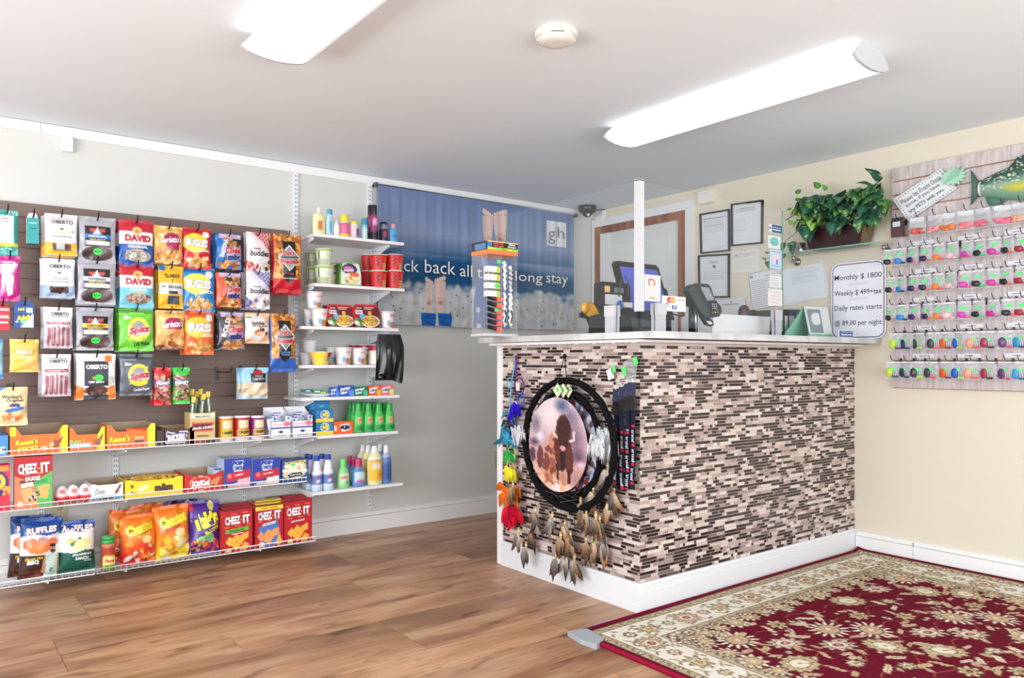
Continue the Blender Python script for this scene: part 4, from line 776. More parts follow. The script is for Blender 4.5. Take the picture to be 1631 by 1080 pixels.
TP = [('e', .7, .1, .1, .09, (215, 205, 120)), ('r', .0, .05, .14, .16, (200, 35, 50)), ('e', .5, .72, .3, .08, (165, 220, 160)), ('e', .62, .68, .16, .08, (120, 190, 130)), ('b', 24, .1, .74, .95, .92, [(205, 100, 60), (235, 150, 60), (180, 50, 60), (230, 190, 110)], .08), ('p', [(.45, .58), (.95, .46), (.97, .52), (.5, .64)], (235, 225, 50))]
chips('chip_bag', 298, 349, 798, .05, (78, 44, 140), TP, [('Takis', .5, .36, .86, .3, (235, 228, 50), 16, .09, 0, (40, 20, 80)), ('fuego', .72, .55, .36, .05, (78, 44, 140), 14, .04)], 'purple tortilla-chip bag with yellow lettering, front one', seed=47, ry=.03)
chips('chip_bag', 268, 315, 797, .03, (70, 38, 130), TP, [('Takis', .5, .36, .86, .3, (235, 228, 50), 16, .09, 0, (40, 20, 80))], 'purple tortilla-chip bag half hidden in the back row', Y=F+.18, seed=48)
# salsa jar
mb = MB(); r = .031; hh = .125
mb.lathe([(r*.9, 0, (150, 60, 40)), (r, .006, (170, 66, 46)), (r, .035, (170, 66, 46)), (r, .06, (170, 66, 46)), (r*.86, .075, (176, 70, 48)), (r*.95, .1, (176, 70, 48)), (r*.98, .115, (190, 90, 64)), (r*.8, hh, (205, 150, 120))], seg=28,
         colf=lambda t, z, c: (236, 224, 130) if .005 < z < .062 and abs(((t+math.pi) % 6.283)-3.14) < .95 and z > .03 else ((90, 160, 70) if z < .036 and z > .004 and abs(((t+math.pi) % 6.283)-3.14) < .95 else c))
JS = lambda s, t, off=0: np.stack([(r+off)*np.sin((s-.5)*math.pi), -(r+off)*np.cos((s-.5)*math.pi), hh*(1-t)], 1)
mb.text('Pace', JS, math.pi*r, hh, .5, .62, .42, .14, (200, 60, 70), 0, .001, .04, .2); mb.text('SALSA', JS, math.pi*r, hh, .5, .82, .42, .09, (20, 90, 40), 0, .001, .05)
jar = onshelf('salsa_jar', mb, 159, 186, F+.025, Z, 'red salsa jar with green lids on the lowest wire shelf', 'plastic', None, 'jar')
MB().lathe([(r*.84, hh, (70, 150, 80)), (r*.9, hh+.003, (60, 160, 80)), (r*.9, hh+.014, (60, 160, 80)), (r*.8, hh+.017, (90, 180, 110))], seg=28).build('lid', 'plastic', jar)
MB().lathe([(r*.84, hh+.0175, (60, 150, 80)), (r*.92, hh+.02, (50, 150, 75)), (r*.92, hh+.031, (50, 150, 75)), (r*.8, hh+.034, (90, 180, 110))], seg=28).build('lid', 'plastic', jar)
CB = lambda i: 'behind the ' 
for (u0, u1, v0, sub, band, lab, extra) in ((354, 402, 813, [('REDUCED FAT', .48, .485, .5, .05, (20, 110, 40), 3, .03), ('Original', .5, .565, .4, .045, WHITE, 3, .03, .2)], (90, 190, 60), 'red cracker box with a green stripe', None),
        (407, 451, 806, [('EXTRA TOASTED', .5, .045, .6, .03, (120, 60, 20)), ('HOT&CHEESY', .5, .43, .5, .07, WHITE, 8, .05)], None, 'red cracker box with a yellow top band and blue panel', 'b'), (453, 497, 799, [('Original', .48, .47, .5, .06, WHITE, 5, .04, .2)], None, 'red cracker box at the right end, plain red front', None)):
    ops = ()
    if extra: ops = [('r', 0, 0, 1, .1, (248, 215, 60)), ('p', [(.1, .5), (.8, .36), (.95, .96), (.25, 1)], (80, 120, 190)), ('p', [(.06, .72), (.2, .6), (.34, .74), (.2, .86)], (240, 150, 100)), ('p', [(.2, .78), (.46, .56), (.72, .72), (.48, .95)], (244, 160, 90)), ('p', [(.58, .6), (.84, .54), (.84, .72), (.66, .76)], (240, 160, 90)), ('p', [(.7, .95), (.86, .68), (.97, .9), (.9, 1)], (240, 170, 80)), ('r', .14, .88, .3, .99, (225, 225, 200)), ('l', .04, .38, .96, .33, .006, (235, 140, 60))]
    cracker(u0, u1, v0, Z, lab, sub=sub, band=band, ops=ops)
    for k in (1, 2):
        w_ = wid(u0, u1, F); h = hgt((u0+u1)/2, v0, F, Z)+.004*k
        top = (246, 215, 70) if extra else (188, 24, 42)
        onshelf('cracker_box', crate(w_, h, .06, (188, 22, 40), [('r', 0, 0, 1, .1, top)] if extra else [('l', .06, .08, .94, .08, .01, (235, 200, 200))], (('EXTRA TOASTED', .5, .05, .6, .03, (120, 60, 20)),) if extra else (), top=top, side=(205, 60, 60)), u0, u1, F+.064*k, Z, ('second' if k == 1 else 'third')+' box behind the '+lab.replace(' at the right end, plain red front', ', rightmost').replace(',', ''), 'card', None, 'cracker box', dx=R.uniform(-.004, .004))
onshelf('cracker_box', crate(.17, .2, .035, (110, 26, 40), [('r', 0, 0, 1, .12, (40, 60, 130)), ('r', .3, .12, 1, .2, (190, 200, 215))], [('EXTRA TOASTED', .6, .12, .6, .04, WHITE)], top=(130, 40, 50)), 430, 470, F+.2, Z+.022, 'dark maroon and blue box at the back above the right cracker boxes', 'card', None, 'cracker box')
# ------------------------------------------------------------------ goods on the white shelves
G = 4.035                                   # centre line of the front row on the white shelves
def bottle(prof, w_, h, sy=.6, colf=None, seg=24, mb=None):
    """prof: (radius 0-1, height 0-1, colour)"""
    mb = mb or MB(); return mb.lathe([(max(p[0], .01)*w_/2, p[1]*h, p[2]) for p in prof], seg=seg, sx=1, sy=sy, colf=colf)
def lab_col(base, h, z0, z1, c, half=.9, extra=None):
    def f(t, z, cc):
        q = (t+math.pi) % (2*math.pi)-math.pi
        if extra:
            e = extra(q, z/h)
            if e is not None: return e
        return c if (z0 <= z/h <= z1 and abs(q) < half and cc is base) else cc
    return f
def dense(prof, n=4):
    out = []
    for (r0, z0, c0), (r1, z1, c1) in zip(prof, prof[1:]):
        if z1-z0 < .03: out.append((r0, z0, c0)); continue
        for k in range(n): out.append((r0+(r1-r0)*k/n, z0+(z1-z0)*k/n, c0))
    return out+[prof[-1]]
def put(name, mb, u0, u1, z, label, Y=G, mat='plastic', group=None, cat='bottle', rz=0): return onshelf(name, mb, u0, u1, Y, z, label, mat, group, cat, rz)
z = WS[0]
def H(u0, u1, v, z, Y=G): return hgt((u0+u1)/2, v, Y, z)
# top shelf
yel = (232, 234, 178); cap = (240, 240, 240)
put('shampoo_bottle', bottle(dense([(.8, 0, yel), (.95, .03, yel), (1, .4, yel), (.95, .72, yel), (.5, .82, yel), (.28, .84, cap), (.26, .97, cap), (.2, 1, cap)]), wid(498, 518, G), H(498, 518, 331, z), .5, lab_col(yel, H(498, 518, 331, z), .2, .5, (222, 120, 80), .5)), 498, 518, z, 'pale yellow shampoo bottle at the left end of the top shelf')
clr = (188, 214, 226)
put('lotion_bottle', bottle(dense([(.8, 0, clr), (1, .03, clr), (1, .65, clr), (.7, .78, clr), (.62, .82, (60, 165, 185)), (.7, .84, (60, 165, 185)), (.68, 1, (70, 175, 195))]), wid(519, 531, G), H(519, 531, 334, z), .7, lab_col(clr, H(519, 531, 334, z), .15, .55, (90, 170, 205), .5)), 519, 531, z, 'clear lotion bottle with a teal cap on the top shelf')
put('lotion_bottle', bottle([(.8, 0, WHITE), (1, .04, WHITE), (1, .6, (238, 236, 226)), (.7, .78, WHITE), (.5, .8, WHITE), (.45, 1, WHITE)], wid(531, 541, G), H(531, 541, 350, z), .7), 531, 541, z, 'small plain white bottle on the top shelf')
pk = (220, 110, 160)
put('candy_jar', bottle(dense([(.85, 0, YEL), (1, .05, YEL), (1, .18, pk), (1, .6, pk), (.8, .64, (230, 200, 205)), (.8, .7, (245, 215, 50)), (.85, .72, (245, 215, 50)), (.8, 1, (250, 225, 60))]), wid(541, 556, G), H(541, 556, 343, z), 1), 541, 556, z, 'pink jar with a tall yellow lid on the top shelf', cat='jar')
pb = (120, 110, 180)
put('candy_jar', bottle(dense([(.85, 0, (235, 120, 60)), (1, .05, (230, 200, 205)), (1, .7, (232, 215, 215)), (.8, .84, (240, 225, 220)), (.85, .86, (245, 215, 50)), (.8, 1, (250, 225, 60))]), wid(556, 571, G), H(556, 571, 354, z), 1, lab_col(0, H(556, 571, 354, z), 0, 0, 0, extra=lambda q, t: (70, 70, 150) if .12 < t < .62 and q > .1 else None)), 556, 571, z, 'jar with a violet label and low yellow lid on the top shelf', cat='jar')
te = (50, 150, 175)
put('spray_can', bottle(dense([(.9, 0, te), (1, .02, (200, 225, 230)), (1, .62, (120, 190, 205)), (1, .7, te), (.95, .72, te), (.95, .98, te), (.8, 1, te)]), wid(576, 585, G), H(576, 585, 348, z), 1), 576, 585, z, 'short teal spray can on the top shelf', cat='can')
dk = (30, 28, 32); mg = (150, 60, 110)
for u0, u1, Y_, lab in ((591, 601, G, 'tall black-capped purple aerosol can, front one'), (585, 595, G+.07, 'tall black-capped purple aerosol can standing behind its twin')):
    h_ = H(u0, u1, 327, z, Y_)
    put('aerosol_can', bottle(dense([(.9, 0, (170, 170, 170)), (1, .02, dk), (1, .3, mg), (1, .66, mg), (.72, .74, dk), (.78, .76, dk), (.78, .98, dk), (.6, 1, dk)]), wid(u0, u1, Y_), h_, 1, lab_col(mg, h_, .45, .6, (225, 160, 200), .8)), u0, u1, z, lab, Y_, cat='can')
nv = (32, 36, 80)
for k, (u0, u1, Y_) in enumerate(((608, 618, G-.01), (604, 613, G+.05))):
    h_ = H(u0, u1, 354, z, Y_)
    put('deodorant_stick', bottle(dense([(.9, 0, nv), (1, .04, nv), (1, .6, nv), (.95, .64, (120, 120, 135)), (.95, .9, nv), (.6, 1, nv)]), wid(u0, u1, Y_), h_, .6, lab_col(nv, h_, .2, .5, (170, 50, 80), .6)), u0, u1, z, 'dark blue deodorant stick with a red label, '+('front one' if k == 0 else 'rear one'), Y_, cat='deodorant')
bl = (90, 170, 215)
put('lotion_bottle', bottle(dense([(.9, 0, bl), (1, .05, bl), (1, .68, bl), (.6, .76, (235, 150, 180)), (.5, .78, (235, 150, 180)), (.5, 1, (235, 150, 180))]), wid(620, 633, G), H(620, 633, 357, z), .6, lab_col(bl, H(620, 633, 357, z), .3, .5, (60, 120, 180), .7)), 620, 633, z, 'light blue bottle with a pink cap at the right end of the top shelf')
# second shelf: cups
z = WS[1]
def greencup(t, k): 
    if k > .8: return (165, 205, 90)
    if abs(t) < .5 and .45 < k < .75: return (205, 222, 205)
    if .3 < abs(t+.9) < .45 and k > .4: return (60, 90, 60)
    if k < .35: return (225, 215, 190) if int((t+3)*9) % 2 else (175, 185, 150)
    return (222, 228, 205)
def redcup(t, k):
    if abs(t+.75) < .28 and .25 < k < .85: return (40, 28, 30) if int(k*17)+int(t*14) & 1 else (205, 45, 40)
    if abs(t-.35) < .45 and k < .45: return (215, 195, 120) if (int(t*11)+int(k*13)) & 1 else (196, 120, 70)
    if abs(t-.3) < .3 and .55 < k < .8: return (235, 105, 60)
    return (215, 40, 42)
def cupat(u0, u1, v0, zz, cf, label, Y=G, group=None, mat='card', taper=.78):
    r1 = wid(u0, u1, Y)/2-.001; h = hgt((u0+u1)/2, v0, Y, zz); o = put('noodle_cup', cup(r1*taper, r1, h, cf), u0, u1, zz, label, Y, mat, group, 'noodle cup', .25); return h
h = cupat(502, 531, 424, z, greencup, 'pale green noodle cup, front lower one of its stack')
cupat(503, 529, 397, z+h+.001, greencup, 'pale green noodle cup, front upper one of its stack')
h = cupat(488, 506, 426, z, greencup, 'pale green noodle cup, rear lower one at the shelf end', G+.12)
cupat(489, 504, 402, z+h+.001, greencup, 'pale green noodle cup, rear upper one at the shelf end', G+.12)
w_ = wid(541, 575, G-.02); h = H(541, 575, 419, z)
mb = MB(); pr = [(-.5, 0), (.5, 0), (.52, .5), (.36, 1), (-.38, 1), (-.5, .55)]
S = lambda s, t, off=0: np.stack([(s-.5)*w_*(1-.24*np.clip((.5-t)*2, 0, 1)), 0*s-off, h*(1-t)], 1)
mb.grid(S, 24, 24, art(24, 24, (225, 228, 215), [('r', 0, 0, 1, .08, (130, 180, 70)), ('r', 0, 0, .08, 1, (120, 170, 60)), ('e', .45, .28, .4, .22, (50, 40, 100)), ('e', .4, .3, .24, .12, (200, 130, 180)), ('r', .5, .44, .9, .62, (235, 110, 50)), ('e', .55, .76, .34, .16, (225, 200, 140)), ('b', 12, .3, .66, .8, .86, [(190, 130, 70), (240, 225, 170)], .08), ('r', 0, .93, 1, 1, (130, 180, 80))], 1))
mb.box((-w_*.46, .002, 0), (w_*.46, .06, h*.86), (90, 140, 60))
mb.text('BOWL', S, w_, h, .42, .26, .5, .1, (235, 120, 170), 4, .001, .06); mb.text('NOODLE', S, w_, h, .42, .36, .5, .08, WHITE, 4, .001, .06)
bo = put('noodle_bowl', mb, 541, 575, z, 'green noodle bowl pack with a purple oval, second white shelf', G-.03, 'card', None, 'noodle bowl')
c2 = bo.copy(); col.objects.link(c2); c2.location.x -= .03; c2.location.y += .075; c2['label'] = 'green noodle bowl pack right behind the one with the purple oval'
for u0, u1, Y_, lab in ((590, 615, G, 'left front'), (616, 641, G, 'right front'), (576, 596, G+.1, 'left rear'), (600, 621, G+.1, 'middle rear')):
    h = cupat(u0, u1, 432, z, redcup, 'red noodle cup, lower one of the '+lab+' stack', Y_, None, taper=.86)
    cupat(u0, u1, 406, z+h+.001, redcup, 'red noodle cup, upper one of the '+lab+' stack', Y_, None, taper=.86)
# third shelf
z = WS[2]
def pinkcup(t, k):
    if abs(t-.1) < .5 and .5 < k < .9: return (228, 130, 150) if (int(t*19)+int(k*19)) & 1 else (238, 222, 224)
    if abs(t-.1) < .38 and .08 < k < .38: return (215, 150, 80) if (int(t*15)) & 1 else (190, 110, 60)
    if -.75 < t < -.3 and .15 < k < .45: return (120, 170, 225)
    if k < .06: return (225, 190, 195)
    return (236, 230, 230)
h = cupat(496, 521, 492, z, pinkcup, 'white and pink noodle cup, lower front one on the third shelf')
cupat(488, 513, 465, z+h+.001, pinkcup, 'white and pink noodle cup, upper one on the third shelf', G+.02)
cupat(484, 502, 493, z, pinkcup, 'white and pink noodle cup half hidden at the left end of the third shelf', G+.09)
cupat(606, 628, 496, z, pinkcup, 'white and pink noodle cup at the right end of the third shelf')
def tray(u0, u1, label, Y=G-.03):
    w_ = wid(u0, u1, Y); h = H(u0, u1, 485, z, Y); mb = MB()
    def S(s, t, off=0):
        s = np.asarray(s, float); k = np.clip(1-t, 0, 1); sh = 1-.22*np.clip((k-.72)/.28, 0, 1)**2-.14*np.clip((.25-k)/.25, 0, 1)
        return np.stack([(s-.5)*w_*sh, 0*s-off+.02*k, h*k], 1)
    c = art(34, 30, (110, 24, 34), [('r', 0, 0, 1, .12, (205, 25, 40)), ('p', [(0, .1), (.3, .1), (.1, .9), (0, .9)], (190, 22, 38)), ('e', .64, .72, .36, .26, (238, 232, 225)), ('e', .64, .71, .31, .22, (190, 130, 50)), ('b', 40, .4, .55, .88, .88, [(225, 170, 70), (240, 200, 90), (170, 96, 40), (140, 150, 60)], .05), ('r', .56, .3, .7, .66, (222, 180, 70)), ('b', 12, .08, .66, .34, .96, [(90, 150, 60), (235, 235, 225), (60, 120, 50)], .08),
        ('e', .34, .5, .09, .13, (110, 170, 225)), ('r', .1, .26, .36, .4, (235, 225, 225)), ('r', .14, .1, .36, .22, (30, 24, 28)), ('r', .42, .12, .8, .16, (230, 190, 190)), ('r', .44, .2, .72, .23, (220, 170, 170))], .8, 3)
    mb.grid(S, 34, 30, c); P = S(np.linspace(0, 1, 7), np.full(7, .1))
    mb.box((-w_*.42, .025, 0), (w_*.42, .085, h*.72), (200, 28, 42)); mb.box((-w_*.3, .02, h*.7), (w_*.3, .08, h*.86), (200, 28, 42))
    mb.text('FIRE WOK', S, w_, h, .24, .16, .2, .06, WHITE, 0, .001, .04); mb.text('NOODLES', S, w_, h, .23, .33, .2, .06, (170, 30, 40), 0, .001, .04)
    put('noodle_tray', mb, u0, u1, z, label, Y, 'card', None, 'noodle tray')
tray(521, 565, 'red and maroon noodle tray pack, left one'); tray(563, 606, 'red and maroon noodle tray pack, right one')
mb = pouch(wid(514, 550, G+.1), .13, .02, (110, 24, 34), [('r', 0, 0, 1, .16, (150, 24, 34)), ('e', .5, .4, .18, .1, (210, 160, 60))], (), 3); put('noodle_pouch', mb, 514, 550, z, 'dark red pouch sticking up behind the red noodle trays', G+.1, 'foil', None, 'noodle pouch')
# fourth shelf
z = WS[3]
def bowlat(u0, u1, v0, zz, label, c=(228, 228, 230), Y=G):
    r1 = wid(u0, u1, Y)/2; h = hgt((u0+u1)/2, v0, Y, zz)
    def cf(t, k):
        if c[2] > 200: return (200, 205, 190) if t > .9 else c
        if -.9 < t < -.2: return (250, 220, 60)
        if t > .25 and .3 < k < .6: return (90, 170, 60)
        if t > .25 and k > .6: return (150, 40, 50)
        return (250, 215, 60) if k > .75 else (238, 190, 130)
    put('noodle_cup', cup(r1*.7, r1, h, cf), u0, u1, zz, label, Y, 'card', None, 'noodle cup'); return h
bowlat(494, 527, 560, z, 'yellow noodle bowl on the fourth white shelf', (250, 215, 60))
h = bowlat(478, 500, 562, z, 'white lidded bowl, lower one at the left end of the fourth shelf', Y=G+.1)
bowlat(481, 505, 542, z+h+.001, 'white lidded bowl, upper one at the left end of the fourth shelf', Y=G+.1)
cupat(534, 559, 553, z, pinkcup, 'white and pink noodle cup on the fourth shelf, left of its twin'); cupat(560, 582, 554, z, pinkcup, 'white and pink noodle cup on the fourth shelf, right of its twin')
cupat(520, 542, 553, z, pinkcup, 'white and pink noodle cup in the rear row of the fourth shelf', G+.11)
def soup(t, k):
    if k > .68: return (165, 35, 60)
    if abs(t-.25) < .5 and k < .55: return (200, 160, 70) if (int(t*17)+int(k*19)) & 1 else (180, 130, 50)
    return (235, 230, 222)
def can(u0, u1, label, Y, text=None):
    r = wid(u0, u1, Y)/2; h = H(u0, u1, 549, z, Y); mb = MB(); prof = [(r, 0, (190, 190, 192)), (r, .004, (190, 190, 192))]+[(r*.985, .005+(h-.01)*k/12) for k in range(13)]+[(r, h-.003, (205, 205, 208)), (r, h, (205, 205, 208)), (r*.94, h, (150, 150, 155)), (r*.94, h-.003, (170, 170, 175))]
    mb.lathe(prof, WHITE, 28, colf=lambda t, zz, c: soup((t+math.pi) % (2*math.pi)-math.pi, zz/h) if c is WHITE else c)
    if text: mb.text(text, lambda s, t, off=0: np.stack([(r+off)*np.sin((s-.5)*math.pi), -(r+off)*np.cos((s-.5)*math.pi), h*(1-t)], 1), math.pi*r, h, .54, .2, .5, .17, WHITE, 0, .001, .05)
    put('soup_can', mb, u0, u1, z, label, Y, 'card', None, 'can')
can(588, 616, 'white and dark red soup can, front right one', G, 'Campb'); can(568, 592, 'white and dark red soup can behind the pink cups', G+.09, 'Campb'); can(556, 574, 'white and dark red soup can, rearmost', G+.16)
# black plastic bag hanging from the bracket
mb = MB(); a = A(599, 606, 3.97); b = A(641, 533, 3.97); bw = b[0]-a[0]; bh = b[2]-a[2]
mb.grid(lambda s, t: np.stack([a[0]+bw*(.5+(s-.5)*(1.06-.5*np.clip(.25-t, 0, 1)*1.6)+.05*np.sin(t*3)), 3.972-.035*np.sin(math.pi*s)*np.sin(math.pi*np.clip(t, .05, 1))-.012*np.sin(s*21+t*3)*t, b[2]-bh*t+.02*np.sin(s*5)*(t > .9)], 1), 28, 20, (26, 26, 30))
mb.grid(lambda s, t: np.stack([a[0]+bw*(.5+(s-.5)*(1.06-.5*np.clip(.25-t, 0, 1)*1.6)+.05*np.sin(t*3)), 3.975+.02*np.sin(math.pi*s)*np.sin(math.pi*np.clip(t, .05, 1))*(t > .5), b[2]-bh*t], 1), 12, 8, (26, 26, 30), flip=True)
mb.lathe([(.018, -.17, (28, 28, 32)), (.02, 0, (34, 34, 38)), (.018, .02, (28, 28, 32))], seg=14, at=(a[0]+bw*.42, 3.945, b[2]-.09))
tag(mb.build('plastic_bag', 'foil'), 'glossy black plastic bag hanging over the right end of the fourth shelf', 'bag')
# fifth shelf: gum and plate
z = WS[4]
def gum(u0, u1, v0, c, label, c2=None, Y=G-.03):
    w_ = wid(u0, u1, Y); h = H(u0, u1, v0, z, Y)
    put('gum_pack', crate(w_-.002, h, .02, c, [('p', [(.08, .3), (.78, .12), (.5, .72), (.1, .82)], (235, 240, 242)), ('e', .86, .7, .2, .3, c2 or tuple(min(255, x+60) for x in c))], [('trident', .38, .46, .5, .3, (40, 60, 120), 8, .02, .2)], top=c), u0, u1, z, label, Y, 'card', None, 'gum pack')
gum(526, 540, 617, (30, 90, 190), 'blue gum pack half behind the plate'); gum(540, 564, 614, (40, 85, 185), 'wide blue gum pack on the fifth shelf'); gum(564, 586, 616, (20, 130, 80), 'green gum pack standing in the row of gum')
gum(587, 607, 614, (235, 95, 50), 'orange gum pack standing in the row of gum', (240, 190, 60)); gum(607, 627, 613, (240, 120, 140), 'pink gum pack at the right end of the row', (240, 230, 110))
xp = A(508, 700, G)[0]
put('plate', MB().lathe([(.05, 0, WHITE), (.055, .003, WHITE), (.11, .016, WHITE), (.112, .018, WHITE), (.108, .018, WHITE), (.055, .007, WHITE), (.01, .006, WHITE)], seg=36), 484, 536, z, 'white oval plate holding packs on the fifth shelf', G+.03, 'plastic', None, 'plate').scale = (1, .7, 1)
for k, (dx, dy, c, lab, dz) in enumerate(((-.05, .02, (40, 140, 150), 'teal gum pack lying on the white plate', 0), (0.005, .0, (20, 140, 80), 'dark green gum pack lying on the white plate', 0), (.03, -.01, (110, 205, 70), 'lime gum pack lying on the white plate', 0))):
    mb = MB().box((-.028, -.018, 0), (.028, .018, .014 if k < 2 else .01), c).box((-.02, -.0182, .003), (.01, -.018, .009), WHITE)
    tag(mb.build('gum_pack', 'card', None, (xp+dx, G+.03+dy, z+.0085+(.02 if k < 1 else .015 if k < 2 else .008)), R.uniform(-.3, .3)), lab, 'gum pack')
# sixth shelf
z = WS[5]
def allbox(u0, u1, v0, zz, label, Y=G-.02, small=False):
    w_ = wid(u0, u1, Y); h = hgt((u0+u1)/2, v0, Y, zz)
    ops = [('r', 0, .72, 1, 1, (248, 215, 50)), ('e', .52, .38, .26, .34, (240, 240, 240)), ('e', .52, .38, .22, .28, (60, 140, 195))] if not small else [('r', 0, .5, 1, .56, (60, 150, 180)), ('e', .55, .65, .14, .1, (90, 210, 160))]
    put('detergent_box', crate(w_, h, .07, (40, 125, 185), ops, [('all', .52, .38, .32, .44, (250, 225, 60), 0, .08)] if not small else (), top=(70, 150, 195)), u0, u1, zz, label, Y, 'card', None, 'detergent box'); return h
h = allbox(503, 531, 673, z, 'blue and yellow detergent box, lower one of the stack'); h2 = allbox(503, 531, 653, z+h+.001, 'blue and yellow detergent box, upper one of the stack')
allbox(496, 525, 638, z+h+h2+.002, 'plain blue detergent box on top of the stack', G+.02, True)
w_ = wid(532, 563, G-.02); put('detergent_box', crate(w_, H(532, 563, 671, z), .06, (235, 100, 35), [('p', [(.3, .25), (.8, .15), (.86, .7), (.4, .85)], (238, 238, 240)), ('r', .03, .35, .14, .75, (235, 220, 210))], [('SUN', .56, .5, .46, .4, (30, 40, 90), 4, .1)], top=(240, 130, 70)), 532, 563, z, 'orange detergent box with a white splash', G-.02, 'card', None, 'detergent box')
gg = (70, 195, 90)
GP = dense([(.85, 0, gg), (1, .03, gg), (1, .35, gg), (.9, .55, gg), (.6, .72, (60, 185, 80)), (.62, .74, (50, 175, 75)), (.5, .97, (50, 175, 75)), (.42, 1, (50, 175, 75))])
i = 0
for row, Y_ in enumerate((G-.01, G+.055, G+.12)):
    for k, (u0, u1) in enumerate(((563, 579), (579, 595), (595, 612), (612, 628))):
        sh = row*-6; h_ = H(u0+sh, u1+sh, 642-row*.8, z, Y_)
        mb = bottle(GP, wid(u0, u1, G), h_, .75, lab_col(gg, h_, .3, .52, (225, 180, 120), .45, lambda q, t: (240, 120, 110) if .38 < t < .5 and abs(q) < .3 else ((35, 140, 75) if .1 < t < .22 and abs(q) < .8 else None)))
        put('detergent_bottle', mb, u0+sh, u1+sh, z, ('first', 'second', 'third', 'fourth')[k]+' green detergent bottle from the left in the '+('front', 'middle', 'rear')[row]+' row', Y_, 'plastic', 'green detergent bottles'); i += 1
# lowest shelf
z = WS[6]
wh = (238, 240, 244); cb = (40, 70, 170)
CP = dense([(.85, 0, (190, 215, 235)), (1, .03, (190, 215, 235)), (1, .15, wh), (1, .5, wh), (.7, .62, wh), (.75, .68, wh), (.5, .82, wh), (.5, .86, cb), (.52, .87, cb), (.5, 1, cb)], 5)
def clx(h_): return lab_col(wh, h_, .2, .48, (90, 130, 195), 2.4, lambda q, t: (200, 60, 90) if .3 < t < .4 and abs(q) < .35 else ((235, 235, 242) if .28 < t < .42 and abs(q) < .5 else ((240, 200, 70) if .47 < t < .5 else None)))
for k, (u0, u1, Y_, v, lab) in enumerate(((496, 513, G-.02, 726, 'left front'), (514, 531, G-.02, 724, 'right front'), (486, 502, G+.05, 724, 'left, second row'), (505, 521, G+.05, 723, 'right, second row'), (482, 496, G+.11, 723, 'rearmost at the left'))):
    h_ = H(u0, u1, v, z, Y_); put('bleach_bottle', bottle(CP, wid(u0, u1, Y_), h_, .8, clx(h_), 24), u0, u1, z, 'white bleach bottle with a blue cap, '+lab, Y_, 'plastic', 'bleach bottles')
lg = (150, 215, 140)
h_ = H(537, 556, 731, z); put('detergent_bottle', bottle(dense([(.85, 0, lg), (1, .03, lg), (1, .45, lg), (.65, .66, lg), (.5, .7, (120, 225, 120)), (.48, 1, (120, 225, 120))], 5), wid(537, 556, G), h_, .7, lab_col(lg, h_, .12, .5, (200, 225, 190), .9, lambda q, t: (235, 110, 100) if .3 < t < .4 and abs(q) < .6 else ((60, 160, 90) if .12 < t < .24 and q > 0 and q < .8 else None))), 537, 556, z, 'pale green detergent bottle standing alone right of the bleach')
db = (100, 140, 200); pc = (195, 60, 110)
for k, (u0, u1, Y_, lab) in enumerate(((561, 581, G, 'front one'), (555, 573, G+.06, 'middle one'), (549, 565, G+.12, 'rear one'))):
    h_ = H(u0, u1, 730-2*k, z, Y_); put('softener_bottle', bottle(dense([(.85, 0, db), (1, .03, db), (1, .45, db), (.6, .68, db), (.55, .7, pc), (.5, .98, pc), (.4, 1, pc)], 5), wid(u0, u1, Y_), h_, .7, lab_col(db, h_, .12, .5, (200, 225, 235), .9, lambda q, t: (200, 90, 150) if .15 < t < .25 and abs(q) < .7 else None)), u0, u1, z, 'blue softener bottle with a pink cap, '+lab, Y_, 'plastic', 'softener bottles')
yl = (238, 235, 190)
for k, (u0, u1, Y_, lab) in enumerate(((585, 608, G, 'front one'), (577, 597, G+.07, 'middle one'), (569, 588, G+.135, 'rear one'))):
    h_ = H(u0, u1, 710-1*k, z, Y_); put('cleaner_bottle', bottle(dense([(.85, 0, yl), (1, .03, yl), (1, .6, yl), (.9, .72, yl), (.5, .82, yl), (.52, .84, wh), (.36, .98, wh), (.3, 1, wh)], 5), wid(u0, u1, Y_), h_, .7, lab_col(yl, h_, .1, .6, (245, 195, 60), 1.1, lambda q, t: (240, 232, 225) if .38 < t < .52 and abs(q) < .7 else ((225, 90, 120) if .6 < t < .64 and abs(q) < 1.2 else ((235, 140, 50) if .16 < t < .26 and .1 < q < .8 else None)))), u0, u1, z, 'pale yellow cleaner bottle with an orange label, '+lab, Y_, 'plastic', 'yellow cleaner bottles')
sb_ = (100, 135, 190)
for k, (u0, u1, Y_, lab) in enumerate(((607, 623, G, 'front one'), (598, 613, G+.08, 'rear one'))):
    h_ = H(u0, u1, 709-2*k, z, Y_); put('cleaner_bottle', bottle(dense([(.85, 0, sb_), (1, .03, sb_), (1, .58, sb_), (.9, .7, (170, 190, 215)), (.5, .8, (170, 190, 215)), (.52, .82, wh), (.36, .98, wh), (.3, 1, wh)], 5), wid(u0, u1, Y_), h_, .7, lab_col(sb_, h_, .1, .56, (70, 100, 165), 1.1, lambda q, t: (215, 215, 235) if .36 < t < .44 and abs(q) < .7 else None)), u0, u1, z, 'blue cleaner bottle with a white cap at the right end, '+lab, Y_, 'plastic', 'blue cleaner bottles')
